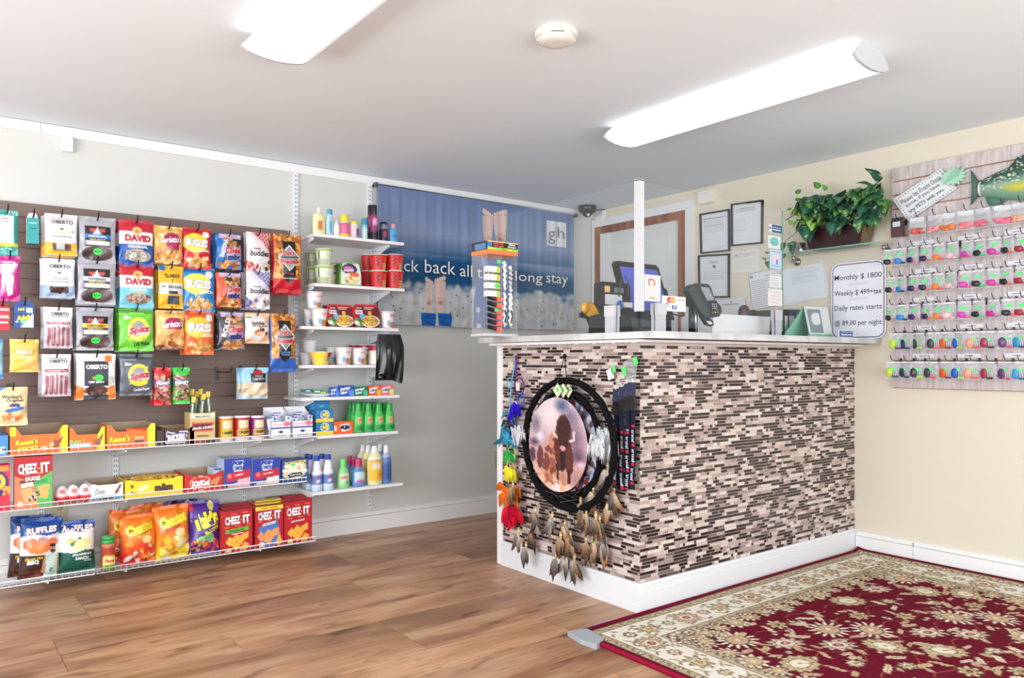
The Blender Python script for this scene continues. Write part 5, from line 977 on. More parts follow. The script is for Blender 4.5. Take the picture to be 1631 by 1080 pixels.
# ------------------------------------------------------------------ banner (printed cloth) on the left wall
YB = 4.235; x0, x1 = 2.203, 3.818; zt, zb = 2.128, 1.268
W_, H_ = x1-x0, zt-zb
def BS(s, t, off=0):
    s = np.asarray(s, float); t = np.asarray(t, float); k = np.clip(t/.12, 0, 1)
    fold = (.0035*np.sin(s*95)+.0025*np.sin(s*157+1)+.002*np.sin(s*61+2))*(1-.6*t)
    return np.stack([x0+W_*s, YB-.004-fold*k*.8-off, zt-H_*t+.004*np.sin(s*9)*t], 1)
cv = Cv(450, 236, (126, 142, 176), H_/W_, 4); a = H_/W_
cv.g((114, 132, 170), (138, 152, 184), 0, .32); cv.g((138, 152, 184), (80, 110, 150), .32, .46)
hor = .42+.14*np.exp(-((cv.s-.12)/.1)**2)*0+.1*np.clip(cv.s-.3, 0, 1)+.02*np.sin(cv.s*9)
cv.m(np.clip((cv.t-hor)/.08, 0, 1), (36, 84, 128))
cv.m(np.clip((cv.t-(.68+.03*np.sin(cv.s*14)+.04*cv.s))/.07, 0, 1), (188, 190, 194))
r_ = np.random.RandomState(5)
for i in range(240): 
    q = (188, 190, 194) if i % 3 else (208, 210, 214); cv.e(r_.rand(), .66+.1*r_.rand()+.03, .012+.012*r_.rand(), .03, q, 0, .6, .8)
for i in range(300): cv.e(r_.rand(), .78+.22*r_.rand(), .004+.02*r_.rand(), .02+.05*r_.rand(), [(206, 208, 210), (160, 162, 160), (176, 176, 170), (216, 217, 220)][i % 4], 0, .5, .9)
for i in range(46): cv.e(r_.rand(), .74+.24*r_.rand(), .0035, .008, (90, 90, 84), 0, .8)
for i in range(12): cv.e(r_.rand(), .8+.16*r_.rand(), .014, .02, (150, 140, 96), 0, .5, .9)
cv.e(.13, .68, .012, .04, (190, 170, 90), 10, .6, .8); cv.e(.13, .42, .09, .3, (150, 156, 180), 0, .35, 1)
def sx_(u): return (A(u, 430, YB)[0]-x0)/W_
def tz(u, v): return (zt-A(u, v, YB)[2])/H_
def foot(ul, ur, vt, vb, flip=1):
    c = (sx_(ul)+sx_(ur))/2; rw = (sx_(ur)-sx_(ul))/2; u = (ul+ur)/2; t0, t1 = tz(u, vt), tz(u, vb); L_ = t1-t0
    sk, sh = (222, 196, 190), (188, 148, 140)
    cv.p_([(c-rw*.95, t0+L_*.14), (c+rw*.95, t0+L_*.14), (c+rw*.9, t0+L_*.3), (c+rw*.72, t0+L_*.5), (c+rw*.62, t0+L_*.72), (c-rw*.62, t0+L_*.72), (c-rw*.85, t0+L_*.5)], sk)
    cv.p_([(c-rw*.62, t0+L_*.6), (c+rw*.62, t0+L_*.6), (c+rw*.5, t1), (c-rw*.5, t1)], (214, 184, 176))
    cv.e(c, t0+L_*.2, rw*.95, L_*.1, sk); cv.e(c, t0+L_*.62, rw*.6, L_*.1, (206, 168, 158), 0, .8, .6); cv.e(c, t0+L_*.72, rw*.55, L_*.07, (120, 76, 70), 0, .6, .8)
    for k in range(5): cv.e(c+flip*rw*(-.68+.36*k), t0+L_*(.045+.02*k), rw*(.3-.03*k), L_*(.07-.006*k), sh); cv.e(c+flip*rw*(-.68+.36*k), t0+L_*(.045+.02*k), rw*(.25-.03*k), L_*(.06-.006*k), (230, 206, 200))
    cv.e(c-flip*rw*.1, t0+L_*.4, rw*.4, L_*.18, (208, 176, 168), 0, .5, .9)
foot(676, 690, 443, 500); foot(691.5, 710, 440, 500, -1)
foot(767, 786, 334, 408); foot(785, 808, 334, 400, -1)
J1, J2 = (38, 96, 176), (28, 78, 150)
for (ua, ub) in ((670, 694.5), (697, 719.5)):
    s0, s1 = sx_(ua), sx_(ub); t0, t1 = tz(ua, 499), tz(ua, 520); cv.p_([(s0, t0), (s1, t0), (s1-.003, t1), (s0+.004, t1)], J1); cv.l(s0+.002, t0+.03, s1, t0+.035, .0015, J2); cv.l(s0+.01, t0+.05, s1-.01, t1, .002, J2)
s0, s1, s2 = sx_(766), sx_(812), sx_(753); cv.p_([(s0, .42), (s1, .40), (s1+.004, 1), (s2, 1), (s2+.004, .8)], J1)
cv.p_([(s0, .41), (s0+.02, .4), (s0+.02, .5), (s0, .51)], (130, 160, 200))
for k in range(9): cv.l(s2+.01+.003*k, .96-.05*k, s0+.02+.002*k, .93-.055*k, .0015, J2)
for (u, v) in ((761, 493), (762, 519), (752, 465)):
    cv.e(sx_(u), tz(u, v), .011, .022, (214, 216, 220)); cv.l(sx_(u), tz(u, v), sx_(u)+.001, tz(u, v)+.07, .001, (190, 195, 205))
lg0, lg1 = sx_(870), sx_(901); lt0, lt1 = (zt-A(885, 353.5, YB)[2])/H_, (zt-A(885, 393, YB)[2])/H_
cv.r(lg0, lt0, lg1, lt1, (226, 227, 230)); cv.r((lg0+lg1)/2-.0008, lt0, (lg0+lg1)/2+.0008, lt1, (150, 155, 165))
cv.n(2)
bn = MB(); bn.grid(BS, 450, 236, cv.p); bn.grid(lambda s, t: BS(s, t)+np.array([0, .003, 0]), 60, 6, (140, 150, 170), flip=True)
def word(st, ua, ub, va, vb, c=WHITE, bold=.0, shadow=True, out=None):
    pa, pb = A(ua, va, YB), A(ub, vb, YB); um = (ua+ub)/2
    w_ = (pb[0]-pa[0])/W_; cs = ((pa[0]+pb[0])/2-x0)/W_; h_ = (pa[2]-pb[2])/H_; ct = (zt-(pa[2]+pb[2])/2)/H_
    FL = lambda s, t, off=0: np.stack([x0+W_*np.asarray(s), 0*np.asarray(s)+YB-.012-off, zt-H_*np.asarray(t)], 1)
    if shadow: bn.text(st, FL, W_, H_, cs+.0012, ct+.005, w_, h_, (60, 80, 110), 0, .007, bold)
    bn.text(st, FL, W_, H_, cs, ct, w_, h_, c, 0, .009, bold)
word('kick', 622, 664.5, 412, 434.5); word('back', 674, 722.5, 413.8, 438.6); word('all', 729.6, 749.5, 421.5, 442); word('the', 757, 790, 424, 446)
word('long', 818, 861, 432, 455.5); word('stay', 867, 901.5, 437, 458.5)
g0 = (150, 155, 165)
word('g', 870.5, 881.5, 368, 390, (120, 124, 132), -.01, False); word('h', 885.5, 896, 362, 381, (120, 124, 132), -.01, False); word('guesthouse', 871, 900, 397, 402, (170, 185, 205), 0, False)
banner = empty('fabric_banner', (x0, YB, zb)); tag(banner, 'blue printed cloth banner with bare feet and white lettering on the left wall', 'banner')
o = bn.build('cloth', 'cloth', banner, (-x0, -YB, -zb))
MB().tube([(-.012, .0, H_+.004), (W_+.03, .0, H_+.004)], .006, (150, 155, 158), 8).build('rod', 'metal', banner)
for q in (-.012, W_+.025): MB().box((q-.008, -.01, H_-.012), (q+.008, .036, H_+.014), (110, 125, 120)).build('rod_bracket', 'metal', banner)
# outlets, motion sensor on the left wall
def outlet(u, v, label):
    p_ = A(u, v, YA); e = empty('power_outlet', (p_[0], YA, p_[2]-.057)); tag(e, label, 'outlet')
    MB().box((-.037, -.006, 0), (.037, 0, .114), (196, 190, 158)).build('plate', 'plastic', e)
    for z0 in (.018, .066):
        mb = MB(); mb.lathe([(.016, 0, (205, 198, 165)), (.016, .002, (205, 198, 165))], seg=16); o = mb.build('socket', 'plastic', e, (0, -.006, z0+.015), 0, math.pi/2)
        mb = MB().box((-.007, -.0022, -.004), (-.005, -.0018, .006), (40, 38, 34)).box((.005, -.0022, -.004), (.007, -.0018, .006), (40, 38, 34)); q = mb.build('slot', 'plastic', e, (0, -.0065, z0+.016))
outlet(94, 816, 'beige power outlet under the middle wire shelf behind the snacks'); outlet(793.5, 731, 'beige power outlet on the left wall beside the counter end')
p_ = A(106, 231, YA); e = empty('motion_sensor', (p_[0], YA, p_[2]-.037)); tag(e, 'small white motion sensor high on the left wall', 'sensor')
mb = MB(); mb.prism([(-.024, 0), (.024, 0), (.026, .055), (.02, .075), (-.02, .075), (-.026, .055)], lambda a, b: (a*.9, -.035, b), lambda a, b: (a, -.001, b), (238, 238, 242)); mb.build('housing', 'plastic', e)
MB().box((-.014, -.037, .018), (.014, -.034, .05), (222, 222, 232)).build('lens', 'plastic', e)
# ------------------------------------------------------------------ things hanging on the short face of the counter
XF = CX-.02
def P2(u, v, x=XF): return B(u, v, x)
def dim(v_): return v_
pt = lambda u, v, x=XF: np.array(B(u, v, x))
def ringpts(u, v, ry, rz_, x, n=48, a0=0, a1=2*math.pi): 
    c = pt(u, v, x); return [(x, c[1]+ry*math.cos(a0+(a1-a0)*i/n), c[2]+rz_*math.sin(a0+(a1-a0)*i/n)) for i in range(n)]
def feather(mb, p, L_, ang, c0, c1, wd=.011, curl=.3):
    """a feather hanging from p in the plane of the counter face"""
    n = 7; V = []; C = []; F = []; q = np.random.RandomState(int(abs(p[1]*9999+p[2]*7777)) % 99999)
    for i in range(n+1):
        k = i/n; a_ = ang+curl*k; d = np.array((0, math.sin(a_), -math.cos(a_))); c_ = p+d*L_*k; s_ = np.array((0, math.cos(a_), math.sin(a_)))
        w_ = wd*math.sin(math.pi*min(1, k*.9+.08))**.7*(1.15-.5*k)*(1+.25*(q.rand()-.5))
        if i == n: w_ = .0006
        for sgn in (-1, 0, 1): V.append(c_+s_*w_*sgn+np.array((-.004 if sgn == 0 else 0, 0, 0))); C.append(np.asarray(c0)*(1-k)+np.asarray(c1)*k+(q.rand()-.5)*16)
    for i in range(n):
        for j in (0, 1): b_ = i*3+j; F.append((b_, b_+1, b_+4, b_+3))
    mb.add(V, F, np.clip(C, 0, 255), 0, True)
FC = [((214, 208, 200), (90, 66, 50)), ((190, 150, 110), (60, 42, 34)), ((170, 165, 160), (40, 34, 34)), ((225, 200, 170), (120, 80, 52)), ((150, 140, 132), (52, 44, 44))]
def dangle(e, o0, u, v0, v1, x, nf=4, L_=.1, seed=0, cols=None):
    q = random.Random(seed); a_, b_ = pt(u, v0, x), pt(u, v1, x)
    mb = MB(); mb.tube([a_-o0, b_-o0], .0012, (25, 22, 24), 4)
    for k in range(3): mb.ball(b_-o0+np.array((0, 0, .004+k*.011)), .0062, [(225, 170, 50), (235, 232, 225), (215, 165, 60)][k], 8, 5)
    mb.build('beaded_string', 'plastic', e)
    for k in range(nf):
        mb = MB(); c = (cols or FC)[q.randrange(len(cols or FC))]; feather(mb, b_-o0+np.array((-.003*k, 0, 0)), L_*q.uniform(.7, 1.15), q.uniform(-.5, .5), *c, wd=.017, curl=q.uniform(-.4, .4)); mb.build('feather', 'fur', e)
def fur(e, o0, u, v, x, w_, h_, c=(205, 208, 212), n=60, seed=1):
    q = np.random.RandomState(seed); mb = MB(); c0 = pt(u, v, x)-o0
    for i in range(n):
        y = (q.rand()-.5)*w_; z0 = h_*(.5-q.rand()*.6); L_ = h_*(.35+.35*q.rand()); dx = -.02*q.rand()
        p0 = c0+np.array((dx, y, z0)); tip = p0+np.array((-.004, (q.rand()-.5)*w_*.5, -L_)); sw = w_*.1
        k = c if q.rand() > .25 else tuple(x*.86 for x in c)
        mb.add([p0+(0, -sw, 0), p0+(-.006, 0, .004), p0+(0, sw, 0), tip], [(0, 1, 3), (1, 2, 3)], k, 0, True)
    mb.ball(c0+np.array((-.004, 0, 0)), w_*.42, c, 10, 6, (.4, 1, h_/w_*.9)); mb.build('fur_tuft', 'fur', e)
def dreamcatcher(u, v, x, ry, rz_, label, ringr=.015, disc=None, seed=0):
    o0 = pt(u, v, x); e = empty('dreamcatcher', o0); tag(e, label, 'dreamcatcher', 'large black dreamcatchers on the counter end')
    q = random.Random(seed)
    P = [(p[0]-o0[0]+.002*math.sin(i*2.1), p[1]-o0[1], p[2]-o0[2]) for i, p in enumerate(ringpts(u, v, ry, rz_, x, 72))]
    mb = MB(); mb.tube(P, [ringr*(1+.12*math.sin(i*1.7)+.08*q.random()) for i in range(72)], (20, 19, 21), 8, closed=True); mb.build('hoop', 'fur', e)
    mb = MB()
    for k in range(16):
        a_ = k*math.pi/8; b_ = a_+math.pi*.34; mb.tube([(0, ry*math.cos(a_), rz_*math.sin(a_)), (0, ry*.86*math.cos((a_+b_)/2), rz_*.86*math.sin((a_+b_)/2)), (0, ry*math.cos(b_), rz_*math.sin(b_))], .0007, (110, 108, 112), 4)
    mb.build('web', 'plastic', e); return e, o0
d3, o3 = dreamcatcher(902, 711, CX-.028, .185, .222, 'black hooped dreamcatcher at the back, hoop showing furthest right', .012, seed=3)
d2, o2 = dreamcatcher(900, 710, CX-.056, .228, .25, 'black hooped dreamcatcher in the middle with a second picture disc', .0125, seed=2)
d1, o1 = dreamcatcher(903, 708, CX-.09, .296, .284, 'large front black dreamcatcher with a round bison picture', .015, seed=1)
def disc(e, o0, u, v, x, ry, rz_, kind):
    nx = 72; c0 = pt(u, v, x)-o0
    cv = Cv(nx, nx, (205, 190, 200), 1, 6)
    if kind == 1:
        cv.g((214, 200, 208), (196, 160, 165), 0, .6); cv.g((196, 160, 165), (205, 150, 120), .6, .85); cv.g((205, 150, 120), (232, 205, 200), .85, 1)
        for (a, b, c_, d_, k, al) in ((.38, .2, .25, .2, (232, 218, 220), .9), (.58, .08, .16, .1, (70, 84, 120), .9), (.72, .2, .2, .14, (110, 96, 130), .8), (.8, .42, .2, .22, (110, 84, 110), .8), (.66, .3, .08, .07, (150, 175, 205), .8), (.12, .3, .13, .13, (120, 112, 130), .9), (.2, .44, .1, .08, (226, 222, 236), .9), (.1, .5, .12, .06, (72, 58, 76), .9), (.85, .6, .16, .12, (84, 62, 88), .8), (.9, .68, .12, .05, (225, 195, 225), .8), (.3, .6, .2, .2, (205, 150, 150), .7), (.1, .8, .2, .1, (232, 190, 170), .8), (.85, .85, .2, .12, (150, 120, 150), .7), (.15, .92, .2, .08, (120, 90, 120), .8), (.5, .96, .3, .05, (240, 215, 215), .8)):
            cv.e(a, b, c_, d_, k, 0, al, .8)
        BR, DB = (92, 46, 40), (62, 30, 30); bison = True
        cv.p_([(.36, .42), (.46, .34), (.5, .6), (.46, .78), (.38, .7), (.34, .55)], (196, 138, 112)); cv.p_([(.4, .66), (.46, .7), (.44, .93), (.4, .93)], (150, 92, 76))
        cv.b(40, .28, .45, .5, .95, [(170, 96, 76), (205, 140, 110), (120, 66, 56), (150, 84, 66)], .05, .6, 30)
        cv.p_([(.47, .36), (.5, .24), (.56, .18), (.64, .18), (.71, .24), (.75, .36), (.74, .5), (.78, .62), (.77, .76), (.7, .8), (.64, .74), (.58, .78), (.52, .76), (.47, .66), (.45, .5)], BR); cv.e(.6, .64, .05, .14, (44, 22, 24))
        cv.e(.61, .32, .11, .12, DB); cv.e(.6, .45, .09, .1, DB); cv.p_([(.48, .7), (.54, .7), (.53, .92), (.5, .92)], DB); cv.p_([(.67, .74), (.74, .74), (.72, .9), (.68, .9)], DB)
        cv.l(.5, .42, .44, .38, .013, (228, 208, 204)); cv.l(.44, .38, .45, .31, .011, (228, 208, 204)); cv.l(.72, .45, .79, .42, .013, (228, 208, 204)); cv.l(.79, .42, .785, .35, .011, (228, 208, 204)); cv.e(.6, .53, .045, .03, (205, 150, 150)); cv.e(.66, .93, .03, .04, (225, 200, 200))
        cv.e(.2, .66, .06, .12, (110, 60, 62)); cv.e(.06, .64, .06, .08, (84, 60, 80)); cv.e(.31, .7, .05, .1, (120, 64, 56)); cv.b(20, .1, .84, .95, .99, [(225, 180, 150), (190, 130, 110), (240, 220, 215)], .05, .5, 20)
    else:
        cv.b(200, 0, 0, 1, 1, [(60, 80, 110), (150, 175, 200), (120, 40, 50), (90, 70, 90), (190, 200, 215), (40, 44, 60)], .06)
    cv.n(5); rr = lambda s, t: (s, t)
    mb = MB()
    def S(s, t):
        X_, Y_ = 2*np.asarray(s)-1, 1-2*np.asarray(t); U_ = X_*np.sqrt(1-Y_**2/2); W2 = Y_*np.sqrt(1-X_**2/2)
        return np.stack([0*X_+c0[0]-.003, c0[1]-U_*ry, c0[2]+W2*rz_], 1)
    # the picture is painted on the square, sample it at the disc's own position
    ss, tt = np.meshgrid(np.linspace(0, 1, nx+1), np.linspace(0, 1, nx+1)); Q = S(ss.ravel(), tt.ravel())
    si = np.clip(((c0[1]-Q[:, 1])/ry+1)/2, 0, 1); ti = np.clip((1-(Q[:, 2]-c0[2])/rz_)/2, 0, 1)
    colr = cv.p[(ti*nx).round().astype(int), (si*nx).round().astype(int)]
    mb.grid(S, nx, nx, colr.reshape(nx+1, nx+1, 3)); mb.grid(lambda s, t: S(s, t)+np.array([.005, 0, 0]), 12, 12, (40, 40, 50), flip=True)
    mb.build('picture_disc', 'card', e)
disc(d2, o2, 903, 709, CX-.058, .215, .205, 2); disc(d1, o1, 888, 708, CX-.096, .2, .212, 1)
MB().tube([pt(899, 566, CX-.02)-o1, pt(889, 607, CX-.085)-o1], .002, BLACK, 5).tube([pt(899, 566, CX-.02)-o1, pt(903, 607, CX-.085)-o1], .002, BLACK, 5).build('hanging_cord', 'cloth', d1)
MB().ball(pt(899, 566, CX-.012)-o1, .008, (40, 30, 28)).build('wall_hook', 'metal', d1)
fur(d1, o1, 827, 692, CX-.1, .085, .09, n=50, seed=2); fur(d1, o1, 953, 712, CX-.1, .085, .11, n=50, seed=3); fur(d2, o2, 967, 705, CX-.07, .08, .13, n=60, seed=4); fur(d3, o3, 981, 716, CX-.035, .05, .1, n=30, seed=5)
DG1 = [(817, 750, 776), (826, 760, 850), (838, 770, 873), (880, 806, 826), (893, 806, 858), (886, 806, 890), (925, 790, 803), (934, 800, 818), (949, 780, 826)]
for k, (u, v0, v1) in enumerate(DG1): dangle(d1, o1, u, v0, v1, CX-.085, 6, .095, 10+k)
for k, (u, v0, v1) in enumerate(((853, 790, 817), (900, 806, 838), (909, 806, 856), (903, 806, 885), (915, 800, 892), (945, 790, 784), (955, 780, 832))): dangle(d2, o2, u, v0, v1, CX-.055, 6, .1, 30+k)
for k, (u, v0, v1) in enumerate(((968, 740, 748), (978, 740, 784), (971, 745, 802), (934, 810, 864), (949, 800, 864), (964, 790, 866), (847, 800, 845))): dangle(d3, o3, u, v0, v1, CX-.03, 6, .1, 50+k)
# price tags at the top of the hoops
for k, (u, c) in enumerate(((888, 0), (897, 0), (905, 0))):
    o0 = pt(u, 622, CX-.11+.015*k); mb = MB(); mb.add([(0, .03, 0), (0, 0, .034), (0, -.03, 0), (0, 0, -.034)], [(0, 1, 2, 3)], (222, 222, 190)); mb.add([(-.001, .012, .004), (-.001, 0, .016), (-.001, -.012, .004), (-.001, 0, -.008)], [(0, 1, 2, 3)], (90, 225, 120))
    mb.box((.0005, -.002, 0), (.001, .002, .05), (60, 60, 60)); tag(mb.build('price_tag', 'paper', None, o0), ('left', 'middle', 'right')[k]+' cream diamond price tag at the top of the dreamcatchers', 'price tag')
# small rainbow feather dreamcatcher at the left edge
e = empty('dreamcatcher', pt(815, 600)); o0 = pt(815, 600); tag(e, 'small rainbow feather mobile hanging down the left edge of the counter end', 'dreamcatcher')
mb = MB(); mb.tube([pt(822, 566)-o0, pt(815, 610)-o0, pt(812, 650)-o0], .004, (120, 190, 220), 6); mb.tube([pt(822, 566)-o0, pt(823, 600)-o0], .005, (125, 50, 150), 6); mb.build('hanging_ribbon', 'cloth', e)
for (u, v, r_, c, x) in ((812, 610, .022, (110, 190, 220), CX-.03), (827, 616, .038, (110, 40, 130), CX-.03), (829, 637, .026, (60, 110, 220), CX-.04), (815, 721, .03, (200, 225, 90), CX-.04), (813, 748, .034, (245, 170, 80), CX-.04)):
    mb = MB(); mb.tube([p_-o0 for p_ in ringpts(u, v, r_, r_*1.15, x, 24)], .0035, c, 6, closed=True); mb.build('hoop', 'cloth', e)
MB().box((-.014, -.012, -.02), (-.01, .012, .02), (228, 228, 205)).build('price_label', 'paper', e, pt(828, 616)-o0)
def fluff(u, v, w_, h_, c, n, seed, x=CX-.035, up=.3):
    q = np.random.RandomState(seed); ctr_ = pt(u, v, x)-o0
    for i in range(n):
        mb = MB(); p0 = ctr_+np.array((-.012*q.rand(), (q.rand()-.5)*w_, h_*(up-q.rand()*.5))); k = .75+.5*q.rand()
        feather(mb, p0, h_*(.4+.35*q.rand()), (q.rand()-.5)*1.8, np.clip(np.array(c)*k, 0, 255), np.clip(np.array(c)*(k*.8), 0, 255), w_*.2, (q.rand()-.5)); mb.build('feather', 'fur', e)
fluff(806, 690, .07, .16, (60, 150, 190), 10, 1); fluff(811, 655, .05, .1, (90, 175, 205), 6, 2); fluff(822, 650, .07, .1, (45, 25, 200), 10, 3, CX-.045); fluff(820, 680, .05, .12, (30, 50, 190), 7, 4); fluff(810, 665, .06, .1, (90, 76, 66), 5, 14)
fluff(812, 700, .06, .08, (40, 150, 150), 6, 5); fluff(816, 722, .08, .08, (60, 195, 90), 10, 6); fluff(813, 750, .1, .09, (240, 220, 50), 14, 7, CX-.045); fluff(812, 782, .12, .12, (245, 120, 35), 15, 8, CX-.045); fluff(818, 815, .12, .14, (215, 20, 50), 17, 9, CX-.045)
# lanyards on clear hooks
for k, (u, v0, v1, x) in enumerate(((981, 616, 778, CX-.035), (990, 611, 782, CX-.045), (999, 606, 779, CX-.05), (1008, 604, 780, CX-.055))):
    o0 = pt(u, v1, x); h = pt(u, v0, x)[2]-o0[2]; e = empty('lanyard', o0)
    tag(e, ('first', 'second', 'third', 'fourth')[k]+' dark blue lanyard from the left on the counter end', 'lanyard', 'dark blue lanyards with red hearts')
    w_ = .026; nx, ny = 8, 110; cv = Cv(nx, ny, (34, 37, 54), h/w_, k+2)
    S = lambda s, t, off=0: np.stack([-.002*np.sin(np.asarray(t)*7+k)-off+0*s, (.5-s)*w_+.006*np.sin(np.asarray(t)*9+k*2)*np.clip(t, 0, 1), h*.72*(1-t)], 1)
    S3 = lambda s, t, off=0: S(s, t, off)+np.array([.008, (.007 if k % 2 else -.007), 0])*1.0
    for j in range(4): cv.e(.5, .2+.24*j+.04*(k % 3), .36, .018, (225, 40, 55)); cv.r(.2, .165+.24*j+.04*(k % 3), .8, .169+.24*j+.04*(k % 3), (220, 220, 225))
    mb = MB(); mb.grid(S, nx, ny, cv.p); mb.grid(lambda s, t: S(s, t)+np.array([.0015, 0, 0]), 2, 20, (36, 40, 60), flip=True)
    for j in range(3): mb.text('JESUS', S, w_, h*.72, .5, .33+.24*j+.04*(k % 3), .16*h*.72/w_, .55*w_/(h*.72), (225, 226, 232), 90, .0015, .02)
    mb.build('front_strap', 'cloth', e)
    mb = MB(); mb.grid(S3, 4, 30, (34, 38, 58)); mb.grid(lambda s, t: S3(s, t)+np.array([.001, 0, 0]), 2, 20, (34, 38, 58), flip=True); mb.build('back_strap', 'cloth', e)
    MB().box((-.006, -.016, h*.72), (.004, .016, h*.80), (30, 32, 40)).box((-.008, -.012, h*.78), (.004, .012, h*.85), (26, 28, 34)).build('buckle', 'plastic', e)
    MB().box((-.003, -.014, h*.85), (0, .014, h*.97), (58, 64, 88)).build('loop', 'cloth', e)
    MB().tube([(0, 0, h*.965), (-.004, 0, h*1.0), (0, 0, h*1.03), (.03, 0, h*1.03)], .0018, (225, 225, 228), 6).build('clear_hook', 'plastic', e)
for k, (u, v, du, dv, c) in enumerate(((972, 596, 10, 14, (232, 232, 238)), (977, 588, 6, 6, (90, 230, 110)), (994, 591, 6, 6, (90, 230, 110)), (1012, 575, 6, 8, (90, 230, 110)))):
    o0 = pt(u, v, CX-.025 if k < 3 else CX-.02); s_ = .02 if k else .03
    mb = MB().box((-.001, -s_*.6, -s_*.75), (0, s_*.6, s_*.75), c); q = mb.build('price_tag' if k else 'label_card', 'paper', None, o0); q.rotation_euler = (-.35, 0, 0)
    tag(q, ('white label card above the first lanyard', 'small green price tag above the first lanyard', 'small green price tag above the third lanyard', 'small green price tag near the counter corner')[k], 'tag')
mb = MB(); c0 = pt(1003, 587, CX-.02)
mb.add([(0, .05, -.04), (0, -.035, -.045), (0, -.045, .03), (0, -.03, .05), (0, .03, .03)], [(0, 1, 2, 3, 4)], (200, 200, 208)); mb.text('bracelet', lambda s, t, off=0: np.stack([0*s-.001-off, (.5-s)*.08, (.5-t)*.03], 1), .08, .03, .5, .5, .8, .5, (205, 165, 60), 12, .001)
tag(mb.build('jewellery_packet', 'haze_film', None, c0), 'clear packet of gold jewellery above the lanyards', 'packet')
# ------------------------------------------------------------------ glass guard on the counter
PX, PY = 2.405, 2.25          # the corner post
zt_ = A(1016, 288, PY)[2]; zb_ = A(1016, 496, PY)[2]
e = empty('glass_guard', (PX, PY, TOP)); tag(e, 'clear glass guard with a white corner post standing on the counter', 'screen')
ye = B(808, 500, PX)[1]; xe = A(1246, 500, PY)[0]
def pane(a, b):
    MB().box(a, b, WHITE).build('glass_pane', 'glass', e)
pane((-.003, .012, .03), (.003, ye-PY, zt_-TOP)); pane((.012, -.003, .03), (xe-PX, .003, zt_-TOP))
MB().box((-.0032, ye-PY, .03), (.0032, ye-PY+.0015, zt_-TOP)).build('pane_edge', 'glass_edge', e) if False else None
mb = MB()
mb.box((-.0034, ye-PY, .03), (.0034, ye-PY+.001, zt_-TOP), WHITE).box((xe-PX, -.0034, .03), (xe-PX+.001, .0034, zt_-TOP), WHITE); mb.build('pane_edge', 'glass_edge', e)
mb = MB().box((-.014, -.014, zb_-TOP), (.016, -.005, zt_-TOP+.004), (208, 210, 214)).box((-.014, -.005, zb_-TOP), (-.005, .016, zt_-TOP+.004), (208, 210, 214))
mb.box((-.014, -.014, zt_-TOP), (.016, .016, zt_-TOP+.006), (238, 239, 242))
for z in (.02, .1, .3, .5):
    for (a, b) in ((.004, -.0155),): mb.tube([(a, b, zb_-TOP+z), (a, b+.002, zb_-TOP+z)], .003, (190, 190, 195), 6)
mb.build('corner_post', 'paint', e)
for (u, v, kind, nm) in ((975, 487, 'l', 0), (1049, 483, 'r', 1), (1237, 494, 'r', 2)):
    if kind == 'l': p_ = B(u, v, PX); cx_, cy_ = PX, p_[1]
    else: p_ = A(u, v, PY); cx_, cy_ = p_[0], PY
    h = p_[2]-TOP; mb = MB(); x, y = cx_-PX, cy_-PY; a, b = (.008, .027) if kind == 'l' else (.027, .008)
    if nm == 2: a = .017
    for s in (-1, 1):
        if kind == 'l': mb.box((x+s*.011-.007, y-b, 0), (x+s*.011+.007, y+b, h*.75), (196, 196, 200)).box((x+s*.012-.008, y-b-.003, h*.62), (x+s*.012+.008, y+b+.003, h), (208, 208, 212))
        else: mb.box((x-a, y+s*.011-.007, 0), (x+a, y+s*.011+.007, h*.75), (190, 190, 194)).box((x-a-.003, y+s*.012-.008, h*.62), (x+a+.003, y+s*.012+.008, h), (200, 200, 204))
    mb.build('clamp', 'paint', e)
# notices stuck to the glass (right pane, its face towards the room)
YG = PY-.0045
def notice(name, u0, u1, v0, v1, base, ops, tx, label, Y=YG, cat='notice', mat='paper'):
    a_, b_ = A(u0, v0, Y), A(u1, v1, Y); um = (u0+u1)/2; w_ = b_[0]-a_[0]; z1 = A(um, v0, Y)[2]; z0 = A(um, v1, Y)[2]; h = z1-z0
    S = lambda s, t, off=0: np.stack([(s-.5)*w_, 0*s-off, h*(1-t)], 1)
    mb = MB(); nx, ny = max(8, int(w_/.0025)), max(8, int(h/.0025)); mb.grid(S, nx, ny, art(nx, ny, base, ops, h/w_, 3), smooth=False)
    mb.add([(-w_/2, .001, 0), (w_/2, .001, 0), (w_/2, .001, h), (-w_/2, .001, h)], [(3, 2, 1, 0)], (225, 225, 225)); texts(mb, S, w_, h, tx)
    return tag(mb.build(name, mat, None, (a_[0]+w_/2, Y, z0)), label, cat)
notice('notice', 1024, 1052, 438, 480, (236, 232, 226), [('r', .08, .06, .92, .94, (150, 160, 166)), ('r', .1, .075, .9, .925, (238, 236, 232)), ('r', .28, .2, .72, .42, (205, 150, 130)), ('e', .5, .3, .1, .09, (240, 235, 230)), ('r', .3, .14, .62, .18, (200, 90, 80)), ('r', .36, .84, .68, .91, (175, 165, 120)), ('lines', .2, .52, .85, .8, 5, (150, 150, 150))], (), 'small framed certificate taped to the glass beside the corner post')
notice('notice', 1054, 1092, 472, 496, (236, 236, 238), [('e', .32, .26, .11, .2, (225, 60, 60)), ('e', .46, .26, .11, .2, (245, 165, 60)), ('r', .42, .58, .62, .86, (60, 100, 185)), ('r', .06, .6, .34, .64, (120, 120, 120)), ('r', .06, .72, .34, .76, (150, 150, 150))], [('MasterCard', .39, .26, .22, .08, WHITE), ('AM', .52, .68, .12, .1, WHITE), ('EX', .52, .78, .1, .08, WHITE), ('DISCOVER', .8, .24, .3, .07, (120, 120, 120)), ('VISA', .2, .5, .16, .1, (60, 80, 140))], 'white card-payment notice on the glass beside the second clamp')
